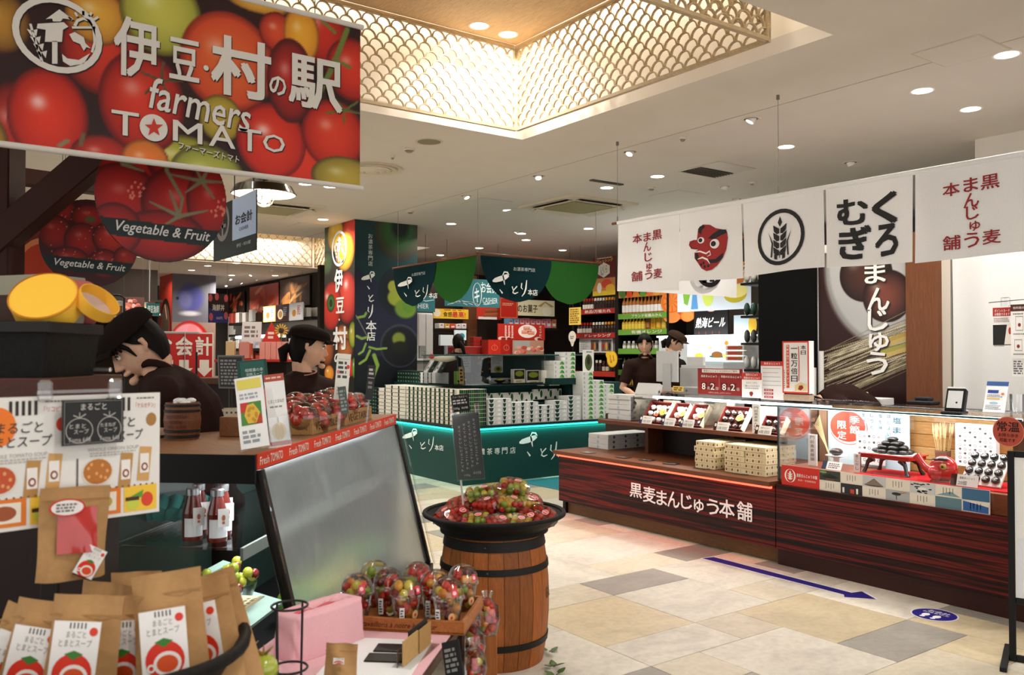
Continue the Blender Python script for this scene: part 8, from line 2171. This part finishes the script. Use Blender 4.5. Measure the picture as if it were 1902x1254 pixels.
for k,(x,y,d,n,w)in enumerate(((870,1150,2.6,16,'upper left'),(905,1145,2.62,16,'upper right'),(878,1195,2.56,12,'middle'),(880,1235,2.5,10,'lowest'))):
 q=at(x,y,d=d)
 o=thing('tomato_bag','clear bag of mixed small tomatoes on the side rack, %s'%w,'bag',q,0,'bags of mixed tomatoes on the side rack')
 MB().lathe([(.0001,-.06),(.03,-.052),(.04,-.01),(.034,.03),(.012,.055),(.018,.075)],'ffffff',14).build('clear_film','clear',o)
 for j in range(n):
  c=MB();a=j*2.4;c.ball((.022*math.cos(a)*(j%3)/2,.022*math.sin(a)*(j%3)/2,-.042+.0055*j),.0125,CT[(j*3+k)%8],8,6);c.build('cherry_tomato','fruit',o)
t=thing('slate_tag','dark slate chalk tag leaning at the table corner','tag',at(835,1250,d=2.1))
M_=cf(828,1262,2.1,roll=.35,lean=.3,yaw=-.5);b=MB(M_);b.box(0,0,-.004,.05,.085,0,'2a2b2b',.001).fake(.006,.01,.044,.07,5,'8a8a86',.0006);b.build('slate','matte',t,W=True)
# ---------------------------------------------------------------- people
def fixed(name,c,rough,spec=.3,scale=30,var=.1):
 m,nt,b=nodes(name)
 nt.links.new(mul(nt,L(c),ramp(nt,noise(nt,scale),[(.3,1-var),(.7,1.0)])),b.inputs['Base Color'])
 b.inputs['Roughness'].default_value=rough
 b.inputs['Specular IOR Level'].default_value=spec
fixed('flesh','dcae92',.55);fixed('uniform_brown','2e1d19',.9,.1,120,.2);fixed('trouser','17120f',.9,.1)
def fuse(o,vox,it=3):
 m=o.modifiers.new('fuse','REMESH');m.mode='VOXEL';m.voxel_size=vox;m.use_smooth_shade=True
 s=o.modifiers.new('soft','SMOOTH');s.factor=.5;s.iterations=it
 return o
def head_mesh(b,M_):
 def g(u,v):
  a,p=2*PI*u,PI*(v-.5)
  x,y,z=math.cos(p)*math.sin(a)*.074,-math.cos(p)*math.cos(a)*.094,math.sin(p)*.114
  if z<-.01:
   k=min(1,(-.01-z)/.1);x*=1-.3*k**1.4;y=y*(1-.16*k)-(.012*k if y<0 else-.02*k)
  if y<0 and abs(x)<.05:y+=.009*math.exp(-((abs(x)-.03)/.016)**2-((z-.008)/.016)**2)
  return M_@V((x,y,z))
 b.grid(g,36,26,'ffffff')
 b.M=M_
 b.tube([(0,-.088,.02),(0,-.097,-.005),(0,-.108,-.028),(0,-.094,-.036)],[.008,.0095,.0125,.008],'ffffff',8)
 for q in(-1,1):
  b.ball((q*.011,-.095,-.031),.007,'ffffff',8,6)
  b.tube([(q*.071,.004,.022),(q*.08,.014,.022),(q*.08,.016,-.002),(q*.073,.006,-.024)],[.007,.011,.009,.006],'ffffff',8)
 b.ball((0,-.09,-.058),.016,'ffffff',10,6,sx=1.5,sz=.6).ball((0,-.088,-.094),.02,'ffffff',10,6,sx=1.2,sz=.8)
 b.M=MX()
def hand(b,w,d):
 """palm at w pointing along d, four unequal curled fingers and a thumb from the side of the palm"""
 w,d=V(w),V(d).normalized();s=d.cross(V((0,0,1))).normalized();n=s.cross(d)
 b.tube([w,w+d*.03,w+d*.085],[.026,.034,.032],'ffffff',10)
 for k,l in enumerate((.062,.072,.068,.052)):
  o=w+d*.08+s*(.027-.018*k)
  b.tube([o,o+d*l*.5-n*.006,o+d*l*.8-n*.022,o+d*l*.86-n*.036],[.0095,.009,.0085,.007],'ffffff',7)
 o=w+d*.025+s*.028
 b.tube([o,o+d*.025+s*.02-n*.008,o+d*.06+s*.024-n*.02],[.012,.0105,.008],'ffffff',7)
def person(label,px,d,phi,pitch,roll,hc,torso,arms,cap='cap',tail=None,lean_group=None,legs=True,fringe=True,hs=.98):
 """hc, torso, arms: joints in the stage frame (x to the right of the picture, y away, z up) about the foot point"""
 g=at(px,655,d=d);base=V((g.x,g.y,0))
 t=thing('person',label,'person',base)
 S=MX.Translation(base)@MX.Rotation(-YAW,4,'Z')
 P_=lambda p:S@V(p)
 HM=S@MX.Translation(hc)@MX.Rotation(-phi,4,'Z')@MX.Rotation(roll,4,'Y')@MX.Rotation(pitch,4,'X')@MX.Scale(hs,4)
 b=MB();head_mesh(b,HM)
 nb=P_(torso[-1][0]);nk=HM@V((0,.03,-.09))
 b.tube([HM@V((0,.02,-.04)),nk,nb,P_(torso[-2][0])],[.05,.05,.056,.07],'ffffff',12)
 for sh,el,wr,hd in arms:
  b.tube([nb,P_(sh),P_([(sh[i]+el[i])/2 for i in range(3)]),P_(el),P_([(el[i]+wr[i])/2 for i in range(3)]),P_(wr)],[.036,.038,.038,.037,.036,.025],'ffffff',10)
  hand(b,P_(wr),S.to_3x3()@V(hd))
 fuse(b.build('body','flesh',t,W=True),.0052,2)
 b=MB()
 b.tube([P_(p)for p,r in torso],[r+.012 for p,r in torso],'ffffff',14)
 b.tube([P_(arms[0][0]),P_(torso[-2][0]),P_(arms[1][0])],[.066,.108,.066],'ffffff',12)
 for sh,el,wr,hd in arms:b.ball(P_(sh),.068,'ffffff',12,8).tube([P_([sh[i]*1.02-el[i]*.02 for i in range(3)]),P_([sh[i]*.55+el[i]*.45 for i in range(3)]),P_([sh[i]*.2+el[i]*.8 for i in range(3)])],[.066,.063,.062],'ffffff',12)
 shirt=fuse(b.build('polo_shirt','uniform_brown',t,W=True),.011,5)
 if legs:
  p=torso[0][0]
  b=MB();b.ball(P_(p),.14,'ffffff',14,10,sz=.8)
  for q in(-.09,.09):b.tube([P_((p[0]+q,p[1],p[2]-.02)),P_((p[0]+q,p[1]-.01,.5)),P_((p[0]+q,p[1],.06))],[.09,.062,.045],'ffffff',12)
  fuse(b.build('trousers','trouser',t,W=True),.015,4)
  for q in(-.09,.09):MB(S@T(p[0]+q,p[1]-.04,0)).box(-.042,-.13,0,.042,.1,.06,'151210',.015).build('shoe','satin',t,W=True)
 ax=(nk-nb).normalized();e1=ax.orthogonal().normalized();e2=ax.cross(e1)
 ring=lambda r,h,w:[nb+ax*(h+w*math.sin(k*PI/8))+(e1*math.cos(k*PI/8)+e2*math.sin(k*PI/8))*r for k in range(16)]
 MB().tube(ring(.066,.0,.006),.016,'2a1a16',8,closed=True).build('collar','uniform',shirt,W=True)
 MB().tube(ring(.074,.011,.006),.0045,'c08a7c',6,closed=True).build('collar_piping','uniform',shirt,W=True)
 for q in(-1,1):
  MB(HM).ball((q*.029,-.079,.009),.0105,'e9e2da',10,8).ball((q*.029,-.0855,.0085),.006,'1c120e',8,6).build('eye','gloss',t,W=True)
  MB(HM).tube([(q*.016,-.0885,.032),(q*.03,-.089,.036),(q*.046,-.079,.031)],[.003,.0035,.0015],'241813',6).build('eyebrow','hair',t,W=True)
  MB(HM).tube([(q*.018,-.0865,.0165),(q*.03,-.0885,.019),(q*.042,-.08,.014)],.0022,'1c120e',5).build('eyelid','hair',t,W=True)
 MB(HM).tube([(-.021,-.091,-.0575),(0,-.1,-.055),(.021,-.091,-.0575)],[.0015,.0035,.0015],'b0605a',8).tube([(-.018,-.092,-.06),(0,-.1,-.0615),(.018,-.092,-.06)],[.0015,.004,.0015],'b0605a',8).build('lips','skin',t,W=True)
 b=MB()
 def hg(u,v):
  a=2*PI*u;f=abs((a+PI)%(2*PI)-PI)
  k1,k2=min(1,max(0,(f-.95)/.5)),min(1,max(0,(f-1.55)/.4))
  hz=.06-.05*k1-.1*k2
  p0=math.asin(hz/.124);p=PI/2+(p0-PI/2)*v
  x,y,z=math.cos(p)*math.sin(a)*.082,math.cos(p)*-math.cos(a)*.101+.005,math.sin(p)*.124+.002
  return HM@V((x+.0015*math.sin(a*31),y+.0015*math.sin(a*27+p*5),z))
 b.grid(hg,48,20,'120d0b')
 if fringe:
  for k in range(13):
   if fringe=='side' and 4<k<9:continue
   x=-.066+.011*k;yv=-.1*math.sqrt(max(.02,1-(x/.085)**2))
   b.tube([HM@V((x*.9,yv*.98,.068)),HM@V((x,yv-.006,.05)),HM@V((x*1.05+.004,yv-.001,.034-.012*abs(x)/.066))],[.012,.011,.004],'120d0b',6)
  for q in(-1,1):b.tube([HM@V((q*.066,-.062,.055)),HM@V((q*.076,-.042,.02)),HM@V((q*.076,-.034,-.02))],[.012,.009,.003],'120d0b',7)
 if tail:b.tube([HM@V(p)for p in tail],[.026,.03,.02,.008][:len(tail)],'120d0b',10)
 b.build('hair','hair',t,W=True)
 if cap:
  cc='1d1512' if cap!='flat' else '3a2a22'
  b=MB()
  def cg(u,v):
   a,p=2*PI*u,PI/2*(1-v)
   k=1.05+.1*math.sin(p*2)**2
   return HM@V((math.cos(p)*math.sin(a)*.092*k,math.cos(p)*-math.cos(a)*.112*k-.004,math.sin(p)*.074+.058+.012*math.cos(a)*-math.cos(p)))
  b.grid(cg,36,12,cc);crown=b.build('cap','uniform',t,W=True)
  b=MB();b.grid(lambda u,v:HM@V(((u-.5)*.15,-.088-.075*v*(1-(2*u-1)**2*.75),.062-.016*v-.012*(2*u-1)**2)),14,5,cc).grid(lambda u,v:HM@V(((.5-u)*.15,-.088-.075*v*(1-(2*u-1)**2*.75),.057-.016*v-.012*(2*u-1)**2)),14,5,cc);b.build('cap_brim','uniform',crown,W=True)
  MB().tube([HM@V((.093*math.sin(k*PI/12),-.113*math.cos(k*PI/12)-.004,.058-.012*math.cos(k*PI/12)))for k in range(24)],.008,cc,6,closed=True).build('cap_band','uniform',crown,W=True)
 return t
def arm(sx,sy,sz,ex,ey,ez,wx,wy,wz,dx,dy,dz):return((sx,sy,sz),(ex,ey,ez),(wx,wy,wz),(dx,dy,dz))
R_=math.radians
person('person in dark brown polo and black cap bending her head over the counter, facing left',300,3.52,R_(58),R_(38),0,(-.093,-.01,1.525),[((.15,.06,.93),.14),((.125,.05,1.1),.148),((.07,.03,1.25),.155),((.015,.01,1.35),.122),((-.017,.0,1.42),.066)],
[arm(.08,-.18,1.345,.06,-.1,1.2,-.16,-.16,1.22,-1,.2,-.1),arm(.0,.2,1.345,-.05,.24,1.2,-.26,.08,1.22,-1,-.2,-.1)],hs=1.1)
person('person in dark brown polo seen from behind in profile, facing right before the tomato pillar',568,4.75,R_(-108),R_(6),0,(.012,0,1.525),[((-.02,.03,.92),.13),((-.02,.02,1.1),.135),((-.03,.01,1.22),.14),((-.03,.0,1.31),.11),((-.015,.0,1.375),.06)],
[arm(-.1,-.17,1.29,-.08,-.22,1.04,.1,-.1,.98,1,.3,0),arm(.08,.16,1.29,.12,.2,1.04,.25,.3,1.0,1,.4,0)],tail=[(0,.1,-.0),(.01,.135,-.03),(.015,.125,-.09)],fringe=False)
person('person in brown polo with swept dark hair facing the camera behind the white boxes',1198,9.05,R_(14),R_(6),R_(-4),(0,0,1.585),[((.02,.04,.98),.13),((.015,.03,1.13),.125),((.01,.02,1.27),.135),((.01,.01,1.36),.105),((.005,.0,1.44),.055)],
[arm(-.16,.0,1.365,-.24,-.03,1.13,-.14,-.16,1.06,.5,-.7,0),arm(.175,.02,1.365,.24,-.02,1.12,.12,-.16,1.08,-.4,-.7,0)],cap=None,fringe='side')
person('person in a brown flat cap looking down to the right beside the register screen',1254,9.6,R_(-62),R_(22),0,(.0,0,1.615),[((-.03,.03,.95),.13),((-.03,.03,1.1),.13),((-.03,.02,1.25),.14),((-.03,.01,1.36),.11),((-.02,.0,1.45),.06)],
[arm(-.14,-.14,1.36,-.14,-.18,1.1,.08,-.16,1.06,1,.1,0),arm(.09,.16,1.36,.16,.16,1.1,.26,.0,1.06,.6,-.6,0)],cap='flat',tail=[(0,.1,-.01),(0,.13,-.05),(0,.1,-.11)])
person('person with a long dark ponytail seen from behind inside the tea stall',851,11.6,R_(165),R_(4),0,(0,0,1.635),[((-.01,.0,.95),.13),((-.01,.0,1.15),.13),((-.01,.0,1.33),.14),((-.01,.0,1.42),.11),((0,.0,1.49),.06)],
[arm(-.18,0,1.41,-.24,.05,1.16,-.15,.28,1.1,.3,1,0),arm(.18,0,1.41,.24,.05,1.16,.2,.28,1.1,-.2,1,0)],cap=None,tail=[(.0,.1,.0),(-.03,.135,-.06),(-.06,.12,-.17),(-.07,.1,-.24)],fringe=False)
pb=at(1560,700,X=6.32)
person('person in brown polo bent low behind the glass case so that only the back shows',1568,pb.x*SA+pb.y*CA,R_(80),R_(70),0,(-.32,-.02,1.06),[((.24,.02,.92),.14),((.16,.02,1.03),.13),((.02,.02,1.1),.14),((-.1,.01,1.11),.12),((-.2,.0,1.1),.06)],
[arm(-.08,-.17,1.07,-.14,-.22,.84,-.3,-.18,.8,-1,0,0),arm(-.1,.18,1.07,-.16,.22,.84,-.32,.18,.8,-1,0,0)],cap=None,fringe=False)
t=thing('work_counter','dark work counter at the back of the bun stall under the printed banner','counter',(6.8,4.0,0))
MB().box(6.55,2.2,0,6.84,5.3,1.03,'1a1311',.004).build('carcass','matte',t,W=True)
MB().box(6.53,2.18,1.03,6.855,5.32,1.06,'2a1a14',.003).build('counter_slab','satin',t,W=True)
for k,(y,c,s)in enumerate(((4.28,'d8cba4',.05),(4.28,'e0d4b0',.05),(4.05,'d9d9d6',.06))):
 tag(MB().box(-.1,-.12,0,.1,.12,s,c,.004).rect(-.06,-.07,.06,.07,'c4b898' if k<2 else 'ececea',s+.0006).build('carton','paper',loc=(0,0,0)),'%s carton on the dark work counter behind the bent worker'%['lower cream','upper cream','white'][k],'box').location=(6.68,y,1.061+(.051 if k==1 else 0))
